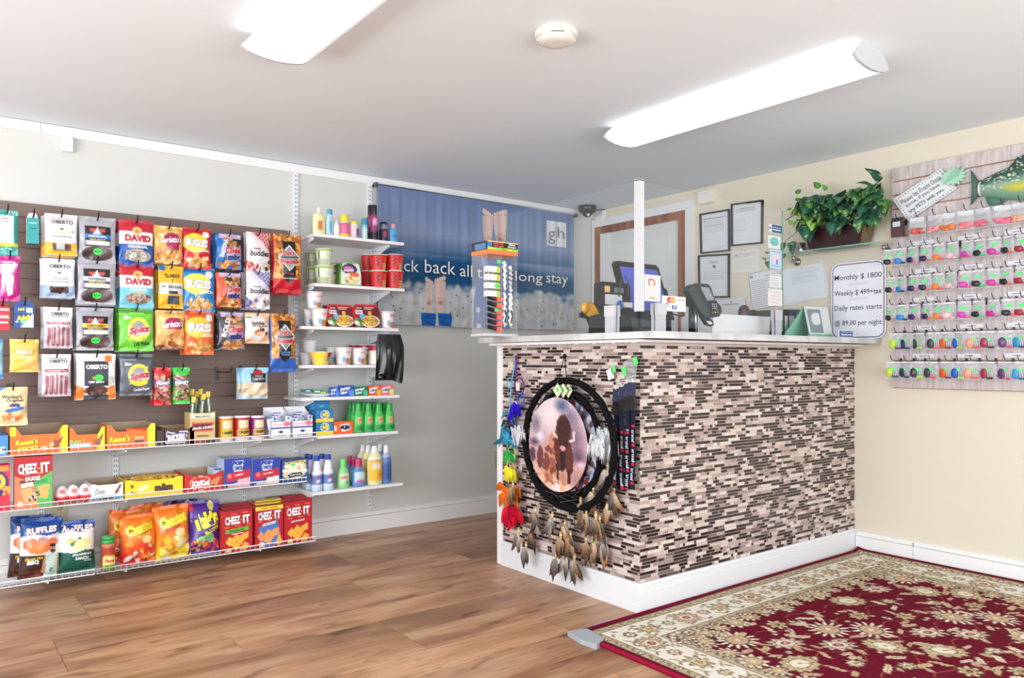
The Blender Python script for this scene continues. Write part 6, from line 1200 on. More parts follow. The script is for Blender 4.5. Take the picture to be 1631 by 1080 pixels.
notice('notice', 1225, 1245, 358, 371, (225, 230, 238), [('r', .22, .06, 1, .94, (40, 90, 140)), ('e', .08, .5, .07, .2, (120, 130, 170))], [('Find us on', .6, .34, .6, .16, WHITE), ('facebook', .6, .62, .66, .24, WHITE, 0, .04)], 'small blue social-media sticker at the top of the glass edge')
notice('notice', 1223, 1243, 376, 396, (222, 226, 218), [('e', .52, .45, .34, .34, (110, 190, 185)), ('l', .1, .3, .2, .34, .01, (60, 110, 110)), ('l', .1, .6, .22, .56, .01, (60, 110, 110)), ('l', .24, .36, .82, .36, .01, (150, 215, 210)), ('l', .22, .5, .84, .5, .01, (80, 160, 155))], (), 'face-mask picture sticker on the glass, second from the top')
notice('notice', 1226, 1245, 398, 428, (180, 208, 230), [('r', .04, .04, .96, .96, (186, 212, 232)), ('e', .5, .45, .3, .25, (230, 205, 210)), ('r', .56, .5, .68, .76, (90, 120, 170)), ('r', .1, .1, .9, .13, (90, 130, 180)), ('r', .1, .86, .9, .89, (90, 130, 180))], (), 'light blue flyer on the glass, third from the top')
notice('notice', 1225, 1245, 437, 459, (224, 224, 226), [('r', .0, .06, 1, .1, (150, 150, 155)), ('r', 0, .94, 1, .98, (150, 150, 155)), ('lines', .14, .2, .9, .86, 4, (130, 130, 135)), ('l', .02, .06, .02, .96, .012, (150, 150, 155))], (), 'white lined notice on the glass below the light blue flyer')
notice('notice', 1223, 1246, 461, 487, (226, 222, 220), [('lines', .2, .1, .9, .9, 4, (160, 150, 150)), ('e', .05, .1, .03, .03, (150, 60, 60))], (), 'lowest white notice on the edge of the glass')
notice('notice', 1336, 1359, 526, 537, (225, 232, 238), [('r', .04, .08, .98, .94, (40, 90, 145))], [('Find us on', .52, .3, .7, .14, WHITE), ('facebook', .52, .64, .76, .26, WHITE, 0, .05)], 'small blue social-media sticker at the foot of the rates sign', Y=2.06)
# ------------------------------------------------------------------ charger display at the left end of the counter
ax = B(793, 534, 2.33); yd = 2.96; wdt = .085
def col2(u, v, y=yd): return A(u, v, y)
x0_ = A(776, 500, yd)[0]; x1_ = A(823.5, 500, yd)[0]; zt2 = A(800, 387, yd)[2]
e = empty('accessory_display', ((x0_+x1_)/2, yd, TOP)); tag(e, 'clear countertop display of phone chargers and earphones at the left end of the counter', 'display'); hx = (x1_-x0_)/2; hh_ = zt2-TOP
def box5(a, b, c, n, mat='plastic', par=e): return MB().box(a, b, c).build(n, mat, par)
mb = MB()
for (a, b) in (((-hx, 0, .012), (-hx+.002, .13, hh_)), ((hx-.002, 0, .012), (hx, .13, hh_)), ((-hx, .128, .012), (hx, .13, hh_)), ((-.004, 0, .012), (-.001, .13, hh_))): mb.box(a, b, WHITE)
mb.build('clear_case', 'film', e)
MB().box((-hx-.003, -.003, 0), (hx+.003, .135, .012), (205, 208, 212)).build('base', 'plastic', e)
w_ = 2*hx+.004; S = lambda s, t, off=0: np.stack([(s-.5)*w_, 0*s-.004-off, hh_+.004-t*.062], 1)
mb = MB(); mb.grid(S, 44, 22, art(44, 22, (28, 26, 30), [('r', 0, 0, .14, .5, (70, 130, 180)), ('r', 0, .5, 1, .68, (190, 230, 60)), ('r', 0, .68, 1, 1, (245, 130, 80)), ('r', .3, .5, .42, .62, GRN), ('r', .84, .5, .94, .62, GRN), ('r', 0, 0, 1, .05, (240, 220, 120))], .5), smooth=False)
texts(mb, S, w_, .062, [('Dual Car', .36, .16, .34, .16, (235, 90, 90), 0, .05), ('Charger', .36, .36, .34, .16, (235, 90, 90), 0, .05), ('Home', .8, .16, .22, .16, WHITE, 0, .05), ('Charger', .8, .36, .3, .16, WHITE, 0, .05), ('USB 2.1', .55, .59, .2, .1, (60, 80, 30))])
mb.box((-w_/2, -.0035, hh_-.038), (w_/2, .13, hh_+.004), (60, 58, 66)); mb.box((-w_/2-.0004, .01, hh_-.034), (-w_/2, .1, hh_-.006), (90, 140, 185)); mb.box((-w_/2, -.0034, hh_-.058), (w_/2, .13, hh_-.038), (245, 140, 80)); mb.build('header_card', 'card', e)
def zz(v): return A(800, v, yd)[2]-TOP
for k in range(4):
    z0 = zz(424+13*k)-.03
    t = empty('charger_pack', (e.location.x-hx*.45, yd+.01, TOP+z0)); tag(t, ('top', 'second', 'third', 'bottom')[k]+' white and lime car-charger pack in the clear display', 'charger pack', 'white and lime charger packs')
    MB().box((-.042, 0, 0), (.028, .03, .028), (232, 234, 230)).build('charger', 'plastic', t); MB().box((.014, -.002, -.003), (.034, .032, .026), (190, 205, 70)).build('label_end', 'card', t); MB().box((.036, .0, -.004), (.048, .03, .026), (120, 90, 160)).build('card_back', 'card', t)
for k in range(6):
    z0 = zz(471+9.5*k)-.024
    t = empty('charger_pack', (e.location.x-hx*.4, yd+.01, TOP+z0)); tag(t, ('top', 'second', 'third', 'fourth', 'fifth', 'lowest')[k]+' black and coral charger pack in the clear display', 'charger pack', 'black and coral charger packs')
    mb = MB().tube([(-.045, .01, .018), (-.02, .01, .014), (.012, .01, .008)], [.009, .0105, .009], (38, 36, 40), 10); mb.build('charger', 'plastic', t); MB().box((.012, -.002, -.006), (.042, .032, .016), (240, 110, 95)).build('label_end', 'card', t)
for k in range(2):
    for j in range(2):
        za, zb2 = (zz(462), zz(416+7*k)) if j == 0 else (zz(520), zz(466))
        t = empty('earphone_pack', (e.location.x+hx*(.3+.42*k), yd+.02, TOP+za)); tag(t, ('left', 'right')[k]+' white cable column, '+('upper', 'lower')[j]+' one, in the clear display', 'earphones', 'white cable packs')
        L_ = zb2-za; mb = MB(); mb.tube([(.004*math.sin(i*1.9), .004*math.cos(i*1.9), L_*i/16) for i in range(17)], [.0095+.002*math.sin(i*2.4) for i in range(17)], (236, 236, 238), 8); mb.build('coiled_cable', 'plastic', t)
        if j == 1: MB().tube([(-.005, -.009, L_*.1), (.002, -.011, L_*.3), (-.004, -.01, L_*.5)], .003, (40, 40, 44), 6).build('plug', 'plastic', t)
for k, (u, v) in enumerate(((795, 417), (793, 455), (791, 494))):
    p_ = A(u, v, yd-.006); tag(MB().box((-.011, 0, -.008), (.011, .001, .008), GRN).build('price_tag', 'paper', None, p_, 0), ('top', 'middle', 'lowest')[k]+' green price tag on the clear charger display', 'tag')
# ------------------------------------------------------------------ desk behind the counter (carries the tills)
d = empty('desk', (3.0, 3.1, 0)); tag(d, 'white work desk hidden behind the reception counter', 'desk')
MB().box((-.25, -.25, .99), (.75, .35, 1.02), (220, 218, 214)).build('top', 'paint', d)
for x in (-.23, .68):
    for y in (-.23, .28): MB().box((x, y, 0), (x+.05, y+.05, .99), (215, 213, 210)).build('leg', 'paint', d)
DT_ = 1.02
# touch screen
Ym = 2.86; p0 = A(998, 497, Ym); p1 = A(1066, 421, Ym); mw = p1[0]-p0[0]; mh = p1[2]-p0[2]; mx_ = (p0[0]+p1[0])/2
ts = empty('touch_screen', (mx_, Ym, DT_)); ts.rotation_euler = (0, 0, 0); tag(ts, 'till touch screen with a blue display behind the corner post', 'monitor')
zc = p0[2]-DT_
def tilted(poly, f, b, c, n, mat='plastic'):
    sh = -.10
    mb = MB(); mb.prism(poly, lambda a, z: (a+sh*(z-mh*.5), f+z*.25, zc+z), lambda a, z: (a+sh*(z-mh*.5), b+z*.25, zc+z), c); return mb.build(n, mat, ts)
rr_ = .02; hw = mw/2
rect = lambda x, z0, z1, r: [(-x+r, z0), (x-r, z0), (x, z0+r), (x, z1-r), (x-r, z1), (-x+r, z1), (-x, z1-r), (-x, z0+r)]
tilted(rect(hw, -.01, mh, .018), -.0, .035, (38, 30, 34), 'bezel'); q = tilted(rect(hw-.022, .014, mh-.03, .004), -.003, .0, (96, 106, 205), 'display')
tilted([(hw-.01, .0), (hw+.025, -.03), (hw+.028, mh*.5), (hw, mh*.56)], .005, .03, (48, 30, 40), 'card_reader')
MB().box((-.05, .03, 0), (.05, .09, zc+.06), (40, 38, 42)).box((-.11, -.04, 0), (.11, .14, .015), (40, 38, 42)).build('stand', 'plastic', ts)
# back of the till with cables, at the left
Yt = 2.74; p0 = A(957, 531, Yt); p1 = A(1004, 452, Yt); tw = p1[0]-p0[0]; th_ = p1[2]-p0[2]
tb = empty('till_unit', ((p0[0]+p1[0])/2, Yt, TOP if False else 1.02)); tag(tb, 'back of a black till unit with white labels and looped cables', 'till'); zt0 = p0[2]-1.02; hw = tw/2
mb = MB(); mb.prism(rect(hw, zt0-.12, zt0+th_, .012), lambda a, b: (a, 0, b), lambda a, b: (a, .05, b), (44, 38, 42)); mb.build('housing', 'plastic', tb)
for k in range(9): MB().box((-hw*.1+k*.0075, -.002, zt0+th_*.8), (-hw*.1+k*.0075+.004, 0, zt0+th_*.9), (150, 150, 155)).build('vent_slot', 'plastic', tb)
MB().box((-hw*.72, -.003, zt0+th_*.56), (hw*.4, 0, zt0+th_*.76), (226, 228, 232)).build('label_plate', 'card', tb); MB().box((-hw*.75, -.003, zt0+th_*.8), (-hw*.42, 0, zt0+th_*.92), (240, 205, 130)).build('label_plate', 'card', tb)
MB().box((hw*.4, -.02, zt0+th_*.52), (hw*.95, 0, zt0+th_*.62), (230, 228, 226)).build('adapter', 'plastic', tb)
mb = MB(); q_ = random.Random(2); pts = [(.01+.016*math.cos(a)*q_.uniform(.6, 1), -.018, zt0+th_*.55+.024*math.sin(a)*q_.uniform(.6, 1)) for a in [i*.7 for i in range(22)]]; mb.tube(pts, .006, (60, 110, 215), 6); mb.build('blue_cable', 'plastic', tb)
mb = MB(); mb.tube([(hw*.1, -.012, zt0+th_*.72), (hw*.14, -.02, zt0+th_*1.0), (hw*.42, -.02, zt0+th_*1.13), (hw*.68, -.02, zt0+th_*1.0), (hw*.7, -.012, zt0+th_*.74)], .0035, (60, 64, 68), 6); mb.build('looped_cable', 'plastic', tb)
mb = MB(); q_ = random.Random(9)
for k in range(6): mb.tube([(-hw+2*hw*q_.random(), -.02-.03*q_.random(), zt0+th_*(.3+.15*q_.random())) for _ in range(5)], .004, [(70, 74, 80), (40, 90, 95), (150, 120, 90), (90, 100, 110)][k % 4], 5)
mb.build('tangled_cables', 'plastic', tb)
# receipt printer (big dark box) on the counter
p0 = A(986, 532, 2.42); p1 = A(1070, 497, 2.42); rp_ = empty('receipt_printer', ((p0[0]+p1[0])/2, 2.42, TOP)); tag(rp_, 'large dark grey box with a slanted top on the counter behind the clamps', 'printer'); hw = (p1[0]-p0[0])/2; h_ = p1[2]-TOP
mb = MB(); mb.prism([(-hw, 0), (hw, 0), (hw*.96, h_), (-hw*.96, h_)], lambda a, b: (a, 0, b), lambda a, b: (a, .2, b*.8), (34, 36, 40)); mb.build('housing', 'plastic', rp_)
mb = MB(); mb.prism([(-hw*.98, h_*.78), (hw*.6, h_*.5), (hw*.75, h_), (-hw*.98, h_)], lambda a, b: (a, -.004, b), lambda a, b: (a, 0, b), (12, 14, 16)); mb.build('lid', 'plastic', rp_)
mb = MB(); mb.prism([(-hw*.5, 0), (hw*.2, 0), (hw*.1, h_*.65), (-hw*.6, h_*.7)], lambda a, b: (a, -.003, b), lambda a, b: (a, 0, b), (66, 74, 78)); mb.build('front_panel', 'plastic', rp_)
# barcode scanner on its stand (yellow and black)
ys_ = 2.74; o0 = np.array(A(948, 533, ys_)); o0[2] = TOP; e = empty('barcode_scanner', o0); tag(e, 'yellow and black handheld barcode scanner on a bent stand', 'scanner')
f_ = lambda u, v, y=ys_: np.array(A(u, v, y))-o0
mb = MB(); mb.tube([f_(948, 531.5), f_(944, 522), f_(938, 510), f_(935, 503)], [.016, .013, .012, .012], (26, 26, 28), 10); mb.tube([(0, 0, 0), (0, 0, .008)], .04, (26, 26, 28), 20); mb.build('stand', 'plastic', e)
mb = MB(); mb.tube([f_(932, 490, ys_-.03), f_(937, 491, ys_-.03), f_(944, 498, ys_-.03), f_(950, 506, ys_-.02)], [.026, .034, .028, .02], (250, 180, 30), 14); mb.build('body', 'plastic', e)
mb = MB(); mb.tube([f_(927, 499), f_(931, 489), f_(938, 483.5), f_(946, 485)], [.008, .009, .009, .006], (38, 34, 30), 10); mb.tube([f_(924, 502), f_(930, 503), f_(938, 503.5)], [.012, .014, .01], (34, 32, 32), 8); mb.build('head', 'plastic', e)
mb = MB(); mb.tube([f_(948, 504), f_(952, 509), f_(955, 514)], [.019, .021, .015], (30, 28, 28), 12); mb.build('grip_end', 'plastic', e); MB().ball(f_(954, 511, ys_-.018), .009, (245, 200, 30)).build('trigger', 'plastic', e)
# card terminal on a pole
yc = 2.33; o0 = np.array(A(1104, 532, yc)); o0[2] = TOP; e = empty('card_terminal', o0); tag(e, 'black card payment terminal tilted on a chrome pole stand', 'card terminal')
f_ = lambda u, v, y=yc: np.array(A(u, v, y))-o0
zl = f_(1104, 486)[2]
MB().lathe([(.052, 0, (28, 28, 30)), (.05, .006, (28, 28, 30)), (.02, .012, (30, 30, 32))], seg=28).build('foot', 'plastic', e)
MB().lathe([(.021, .008, (34, 34, 38)), (.021, zl, (34, 34, 38))], seg=20).build('pole', 'plastic', e)
MB().lathe([(.008, .012, (200, 215, 220)), (.008, zl, (200, 215, 220))], seg=12, at=(-.002, -.0145, 0)).build('chrome_strip', 'metal', e)
T_ = lambda pts, y: [tuple(f_(u, v, y)) for u, v in pts]
def slabpoly(pts, y0, y1, c, n, mat='plastic'):
    a = T_(pts, y0); b = [(p[0], p[1]+(y1-y0), p[2]) for p in a]; m_ = len(a); mb = MB(); mb.add(a+b, [tuple(range(m_)), tuple(range(2*m_-1, m_-1, -1))]+[(i, i+m_, (i+1) % m_+m_, (i+1) % m_) for i in range(m_)], c); return mb.build(n, mat, e)
slabpoly([(1096, 464), (1101, 455), (1108, 452), (1128, 453), (1132, 457), (1139, 477), (1148, 488), (1150, 496), (1146, 504), (1136, 506), (1127, 504), (1118, 494)], yc-.045, yc-.01, (38, 44, 46), 'housing')
slabpoly([(1097, 463), (1106, 455), (1131, 500), (1129, 504), (1122, 503), (1113, 492)], yc-.056, yc-.045, (50, 64, 66), 'side_rail')
slabpoly([(1116, 457), (1129, 458), (1138, 478), (1127, 479)], yc-.05, yc-.045, (146, 152, 160), 'screen'); slabpoly([(1131, 480), (1142, 481), (1147, 492), (1145, 501), (1134, 500)], yc-.05, yc-.045, (24, 24, 26), 'keypad')
for r_i in range(3):
    for c_i in range(3): p_ = f_(1134.5+c_i*3+r_i*.6, 484.5+r_i*3.2, yc-.052); MB().box((-.0028, -.001, -.002), (.0028, .001, .002), (220, 222, 224)).build('key', 'plastic', e, p_)
for (u, v, c) in ((1135.5, 497.5, (225, 60, 50)), (1139.2, 497.6, (245, 205, 50)), (1143.6, 497.6, (60, 180, 80)), (1141.5, 494, (70, 130, 220))): MB().ball(f_(u, v, yc-.052), .0048, c, 8, 5, (1.2, .4, .8)).build('key', 'plastic', e)
slabpoly([(1112, 486), (1118, 486), (1133, 509), (1136, 511), (1137, 518), (1133, 520), (1126, 517), (1119, 506)], yc-.03, yc-.012, (26, 28, 30), 'handle'); slabpoly([(1125, 511), (1133, 512), (1135, 516), (1130, 517)], yc-.0325, yc-.03, (222, 222, 224), 'handle_slot')
mb = MB(); mb.tube([f_(1127, 453, yc), f_(1106, 452, yc), f_(1096, 462, yc), f_(1091, 480, yc), f_(1088, 500, yc), f_(1086, 504, yc), f_(1075, 501, yc), f_(1056, 498.5, yc+.01)], .0028, (48, 32, 56), 6); mb.build('cable', 'plastic', e)
slabpoly([(1099, 472), (1107, 466), (1112, 486), (1104, 488)], yc-.03, yc+.01, (30, 30, 34), 'bracket')
# white tray, stapler, bell, binders, tent card
p0 = A(1134, 534, 2.36); p1 = A(1227, 502, 2.36); w_ = p1[0]-p0[0]; h_ = A(1180, 502, 2.36)[2]-TOP
mb = MB(); mb.prism([(-w_/2, 0), (w_/2*.96, 0), (w_/2, h_), (-w_/2*.95, h_)], lambda a, b: (a, 0, b), lambda a, b: (a, .004, b), (236, 236, 238)); mb.prism([(-w_/2*.96, 0), (w_/2*.9, 0), (w_/2*.94, h_*.95), (-w_/2*.92, h_*.95)], lambda a, b: (a, .2, b), lambda a, b: (a, .204, b), (232, 232, 234))
mb.box((-w_/2*.96, .004, 0), (-w_/2*.96+.004, .2, h_*.9), (230, 230, 232)).box((w_/2*.93, .004, 0), (w_/2*.93+.004, .2, h_*.9), (230, 230, 232)).box((-w_/2*.95, .004, 0), (w_/2*.93, .2, .004), (230, 230, 232))
tag(mb.build('paper_tray', 'plastic', None, ((p0[0]+p1[0])/2, 2.36, TOP)), 'wide white tray on the counter right of the card terminal', 'tray')
z6 = h_*.95+TOP
mb = MB(); mb.prism([(-.06, -.04), (.06, -.04), (.06, .0), (-.055, .012)], lambda a, b: (a, 0, b), lambda a, b: (a, .05, b), (44, 42, 46)); mb.box((-.02, -.002, -.018), (.035, 0, -.012), (170, 190, 210)).box((-.05, 0, -(z6-TOP)+.005), (.05, .05, -.04), (40, 40, 44))
p_ = A(1210, 498, 2.45); q = mb.build('stapler', 'plastic', None, (p_[0], 2.45, p_[2])); tag(q, 'dark grey office machine in the white tray, right side', 'office machine')
p_ = A(1185, 497, 2.44); mb = MB(); mb.lathe([(.03, -(p_[2]-TOP)+.006, (48, 34, 40)), (.03, -.01, (58, 34, 42)), (.029, .01, (70, 34, 40)), (.022, .028, (74, 36, 42)), (.008, .036, (60, 30, 36))], seg=20); tag(mb.build('dispenser', 'plastic', None, p_), 'dark maroon round-topped dispenser in the white tray', 'dispenser')
for k, (u0, u1, c, lab) in enumerate(((1243, 1249, (70, 62, 56), 'narrow dark brown binder'), (1249, 1256, (66, 62, 66), 'dark binder with a white spine label, left'), (1256, 1267, (92, 96, 122), 'blue grey binder with a white spine label'), (1267, 1276, (110, 112, 130), 'grey binder partly behind the tent card'))):
    a_, b_ = A(u0, 493, 2.3), A(u1, 534, 2.3); w_ = b_[0]-a_[0]-.002; h_ = A((u0+u1)/2, 493, 2.3)[2]-TOP
    mb = MB().box((-w_/2, 0, 0), (w_/2, .2, h_), c)
    if k in (1, 2): mb.box((-w_*.42, -.001, h_*.06), (w_*.3, 0, h_*.78), (232, 232, 234))
    tag(mb.build('binder', 'card', None, ((a_[0]+b_[0])/2, 2.3, TOP)), lab+' on the counter', 'binder')
e = empty('tent_card', tuple(A(1300, 536, 2.17)[:2])+(TOP,)); tag(e, 'pale green folded tent card with a grey picture on the counter', 'tent card'); o0 = np.array(e.location)
f_ = lambda u, v, y: np.array(A(u, v, y))-o0
A1, A2, A3, A4 = f_(1280, 487, 2.21), f_(1318, 489, 2.21), f_(1326, 534, 2.13), f_(1290, 534, 2.13)
A3[2] = A4[2] = .001; A5 = A1*1.0; A6 = A4+np.array((-.055, .12, 0)); A7 = A3+np.array((-.055, .12, 0))
S = lambda s, t, off=0: (A1[None]*((1-s)*(1-t))[:, None]+A2[None]*(s*(1-t))[:, None]+A4[None]*((1-s)*t)[:, None]+A3[None]*(s*t)[:, None])+np.array((0, -off, 0))
mb = MB(); mb.grid(S, 30, 34, art(30, 34, (215, 222, 222), [('r', .08, .1, .66, .86, (128, 142, 146)), ('e', .4, .42, .2, .2, (215, 220, 222)), ('e', .5, .36, .1, .14, (222, 226, 228)), ('r', 0, .9, 1, 1, (130, 195, 165)), ('r', .3, .93, .9, .97, (80, 160, 130))], 1.2), smooth=False); mb.grid(lambda s, t: S(s, t)+np.array((0, .002, 0)), 2, 2, (190, 215, 205), flip=True); mb.build('front_panel', 'card', e)
mb = MB(); mb.add([A1, A2, A7, A6], [(0, 1, 2, 3)], (130, 190, 165)); mb.add([A1+(0, -.002, 0), A2+(0, -.002, 0), A7+(0, -.002, 0), A6+(0, -.002, 0)], [(3, 2, 1, 0)], (140, 198, 172)); mb.build('back_panel', 'card', e)
# rates sign leaning on the wall
xs_ = XB-.012; ya, yb_ = B(1324, 470, xs_)[1], B(1411.5, 470, xs_)[1]; z1 = B(1411, 412, xs_)[2]; z0 = TOP; W2, H2 = ya-yb_, z1-z0
e = empty('rates_sign', (xs_, (ya+yb_)/2, z0)); tag(e, 'white room rates sign with rounded dark border beside the pale slatted board', 'sign')
SR = lambda s, t, off=0: np.stack([0*s-.003-off, (.5-np.asarray(s))*W2, H2*(1-np.asarray(t))], 1)
def rrect(i, r, n=8):
    P = []
    for cxx, cyy, a0 in ((W2/2-i-r, H2-i-r, 0), (-W2/2+i+r, H2-i-r, 90), (-W2/2+i+r, i+r, 180), (W2/2-i-r, i+r, 270)):
        for k in range(n+1): a_ = math.radians(a0+90*k/n); P.append((cxx+r*math.cos(a_), cyy+r*math.sin(a_)))
    return P
for i_, r_, d_, c, nm in ((0, .05, .003, (236, 238, 244), 'panel'), (.008, .043, .0036, (62, 52, 110), 'border'), (.0125, .039, .0042, (236, 238, 246), 'face')):
    mb = MB(); mb.prism(rrect(i_, r_), lambda a, b: (-d_, -a, b), lambda a, b: (0, -a, b), c)
    if nm == 'face':
        for st, t, w2 in (('Monthly $ 1800', .2, .86), ('Weekly $ 499+tax', .405, .86), ('Daily rates starts', .6, .86), ('@ 89.00 per night', .795, .86)):
            mb.text(st, SR, W2, H2, .5, t, w2, .088, (74, 72, 86), 0, .0018, .008)
        for t in (.275, .295, .47, .49): mb.box((-.0046, -.06, H2*(1-t)), (-.0042, .05, H2*(1-t)+.0012), (150, 150, 155))
        for t in (.1, .93): mb.ball((-.0042, 0, H2*(1-t)), .003, (190, 190, 195), 8, 4)
    mb.build(nm, 'card', e)
# ------------------------------------------------------------------ papers and frames on the cream wall
def sheet(name, pts, ops, tx, label, cat='paper', off=.002, frame=False, base=(226, 228, 232), x=XB):
    """quad given by its four corners on the wall (top left, top right, bottom right, bottom left)"""
    Q = [np.array(B(u, v, x-off)) for u, v in pts]; c0 = Q[3]; Q = [q-c0 for q in Q]
    def S(s, t, o=0): return (Q[0][None]*((1-s)*(1-t))[:, None]+Q[1][None]*(s*(1-t))[:, None]+Q[3][None]*((1-s)*t)[:, None]+Q[2][None]*(s*t)[:, None])+np.array((-o, 0, 0))
    w_, h_ = np.linalg.norm(Q[1]-Q[0]), np.linalg.norm(Q[0]-Q[3]); nx, ny = max(10, int(w_/.004)), max(10, int(h_/.004))
    def page(par=None, i=0):
        mb = MB(); S_ = (lambda s, t, o=0: S(i+(1-2*i)*np.asarray(s), i+(1-2*i)*np.asarray(t), o+(.0005 if i else 0))) if i else S
        mb.grid(S_, nx, ny, art(nx, ny, base, ops, h_/w_, 2), smooth=False); mb.grid(lambda s, t: S_(s, t)+np.array((.0008, 0, 0)), 1, 1, base, flip=True); texts(mb, S_, w_, h_, tx); return mb
    if not frame: return tag(page().build(name, 'paper', None, c0), label, cat)
    e = empty(name, c0); tag(e, label, cat); mb = MB(); t_ = .045
    for (a, b, c, d_) in ((0, 0, 1, t_*.8), (0, 1-t_*.8, 1, 1), (0, 0, t_, 1), (1-t_, 0, 1, 1)):
        P = S(np.array([a, c, c, a]), np.array([b, b, d_, d_])); mb.add(np.concatenate([P+np.array((-.012, 0, 0)), P+np.array((.0015, 0, 0))]), [(0, 1, 2, 3), (7, 6, 5, 4), (0, 4, 5, 1), (1, 5, 6, 2), (2, 6, 7, 3), (3, 7, 4, 0)], (44, 38, 50))
    mb.build('frame', 'plastic', e); page(e, .04).build('document', 'paper', e); return e
sheet('framed_document', [(1115.5, 341), (1163, 333), (1163.5, 400), (1117, 404.5)], [('lines', .08, .12, .9, .5, 9, (175, 178, 188)), ('r', .04, .12, .9, .125, (120, 120, 130)), ('e', .1, .18, .03, .02, (140, 140, 150)), ('lines', .3, .88, .9, .96, 2, (160, 160, 170))], (), 'black framed document, upper left of the three frames', 'picture frame', frame=True)
sheet('framed_document', [(1165.5, 325), (1216.5, 318.5), (1215.5, 388), (1166, 392.5)], [('lines', .1, .1, .85, .2, 3, (150, 152, 162)), ('lines', .08, .34, .5, .72, 8, (200, 202, 210))], [('CERTIFICATE', .5, .1, .5, .02, (130, 130, 140))], 'black framed document, upper right and highest of the three frames', 'picture frame', frame=True)
sheet('framed_document', [(1113, 407), (1163, 404), (1163, 474), (1114, 475)], [('e', .5, .26, .06, .04, (110, 112, 120)), ('lines', .1, .36, .95, .6, 5, (165, 168, 178)), ('lines', .35, .12, .65, .18, 2, (170, 170, 180))], (), 'black framed document with a seal, lowest of the three frames', 'picture frame', frame=True)
sheet('pinned_paper', [(1165, 402), (1209.5, 394.5), (1210, 431), (1165, 435.5)], [('lines', .05, .12, .95, .3, 3, (170, 172, 178)), ('lines', .1, .4, .9, .9, 6, (212, 205, 205)), ('e', .5, .03, .02, .03, (220, 60, 60)), ('e', .18, .2, .03, .04, (160, 160, 165))], (), 'small white paper with a red pin under the upper right frame', base=(230, 226, 220))
sheet('pinned_paper', [(1192, 437), (1237, 427), (1247, 486), (1199, 494)], [('r', 0, 0, 1, .012, (60, 60, 70)), ('r', 0, 0, .015, 1, (90, 90, 100)), ('r', 0, .985, 1, 1, (60, 60, 70)), ('e', .1, .1, .05, .04, (130, 130, 140)), ('lines', .06, .2, .62, .95, 14, (130, 132, 142)), ('lines', .55, .1, .95, .5, 6, (170, 172, 180))], (), 'tilted white paper with a black edge and dense text', off=.004)
sheet('pinned_paper', [(1246, 431), (1311, 417), (1317, 474), (1249, 484)], [('lines', .2, .08, .9, .5, 8, (190, 196, 204)), ('r', .15, .78, .9, .785, (150, 155, 165)), ('e', .48, .06, .015, .015, (60, 110, 120))], (), 'large pale white paper right of the glass edge, front sheet', base=(222, 230, 234), off=.005)
sheet('pinned_paper', [(1252, 428), (1314, 424), (1322, 470), (1250, 488)], [('lines', .2, .08, .9, .5, 8, (200, 202, 206))], (), 'large white paper peeking out behind the pale front sheet', base=(226, 226, 224), off=.0025)
sheet('pinned_paper', [(1142, 478), (1188, 474), (1190, 512), (1142, 514)], [('e', .5, .12, .03, .04, (90, 92, 100)), ('lines', .2, .2, .8, .28, 2, (120, 122, 130)), ('r', .97, 0, 1, 1, (150, 150, 175))], (), 'white paper under the lowest frame, behind the card terminal', off=.003)
def wallbox(name, u0, v0, u1, v1, label, dep=.03, c=(232, 228, 218), cat='box'):
    a_, b_ = B(u0, v0), B(u1, v1); y0, y1 = b_[1], a_[1]; zb3 = B(u0, v1)[2]; zt3 = B(u0, v0)[2]; h_ = zt3-zb3
    mb = MB(); r = .006; mb.box((-dep, -(y1-y0)/2, 0), (0, (y1-y0)/2, h_), c).box((-dep-.003, -(y1-y0)/2+r, r), (-dep, (y1-y0)/2-r, h_-r), tuple(min(255, x+4) for x in c)); tag(mb.build(name, 'plastic', None, (XB-.0005, (y0+y1)/2, zb3)), label, cat)
wallbox('chime_box', 1116, 307, 1139, 327, 'cream rectangular chime box high on the cream wall above the frames'); wallbox('junction_box', 953, 334, 965, 356, 'tall white junction box next to the ceiling camera', .03, (236, 236, 238))
# dome camera, smoke alarm
c0 = A(936, 332, YA-.12); e = empty('dome_camera', (c0[0]-.02, YA-.14, HC)); tag(e, 'black dome security camera in the ceiling corner', 'security camera')
MB().lathe([(.066, 0, (54, 58, 54)), (.068, -.02, (54, 58, 54)), (.06, -.045, (50, 52, 50)), (.045, -.05, (40, 42, 42))][::-1], seg=28).build('housing', 'plastic', e); MB().lathe([(.001, -.082, (60, 62, 64)), (.02, -.079, (60, 62, 64)), (.034, -.066, (60, 62, 64)), (.04, -.048, (60, 62, 64))], seg=24).build('dome', 'plastic', e); MB().ball((-.012, -.02, -.064), .014, (225, 225, 230)).build('lens', 'plastic', e)
MB().tube([(.06, 0, -.02), (.11, .03, -.012), (.17, -.01, -.006)], .004, (60, 62, 58), 6).build('cable', 'plastic', e)
from_z = HC; r_ = ray(886, 60); t_ = (HC-.02-EYE)/r_[2]; e = empty('smoke_alarm', (t_*r_[0], t_*r_[1], HC)); tag(e, 'round cream smoke alarm on the ceiling', 'smoke alarm')
cc = (232, 231, 222)
MB().lathe([(.0, -.04, cc), (.03, -.042, cc), (.054, -.038, cc), (.063, -.03, cc), (.066, -.026, cc)], seg=36).build('cover', 'plastic', e); MB().lathe([(.06, -.026, (90, 84, 70)), (.06, -.02, (90, 84, 70))], seg=36).build('vent_gap', 'plastic', e)
MB().lathe([(.07, -.02, cc), (.074, -.014, cc), (.074, 0, cc)], seg=36).build('base', 'plastic', e)
for k in range(5): MB().box((-.016+k*.0, -.066, -.03), (.016, -.05, -.022), cc).build('rib', 'plastic', e, (0, 0, 0), k*2*math.pi/5)
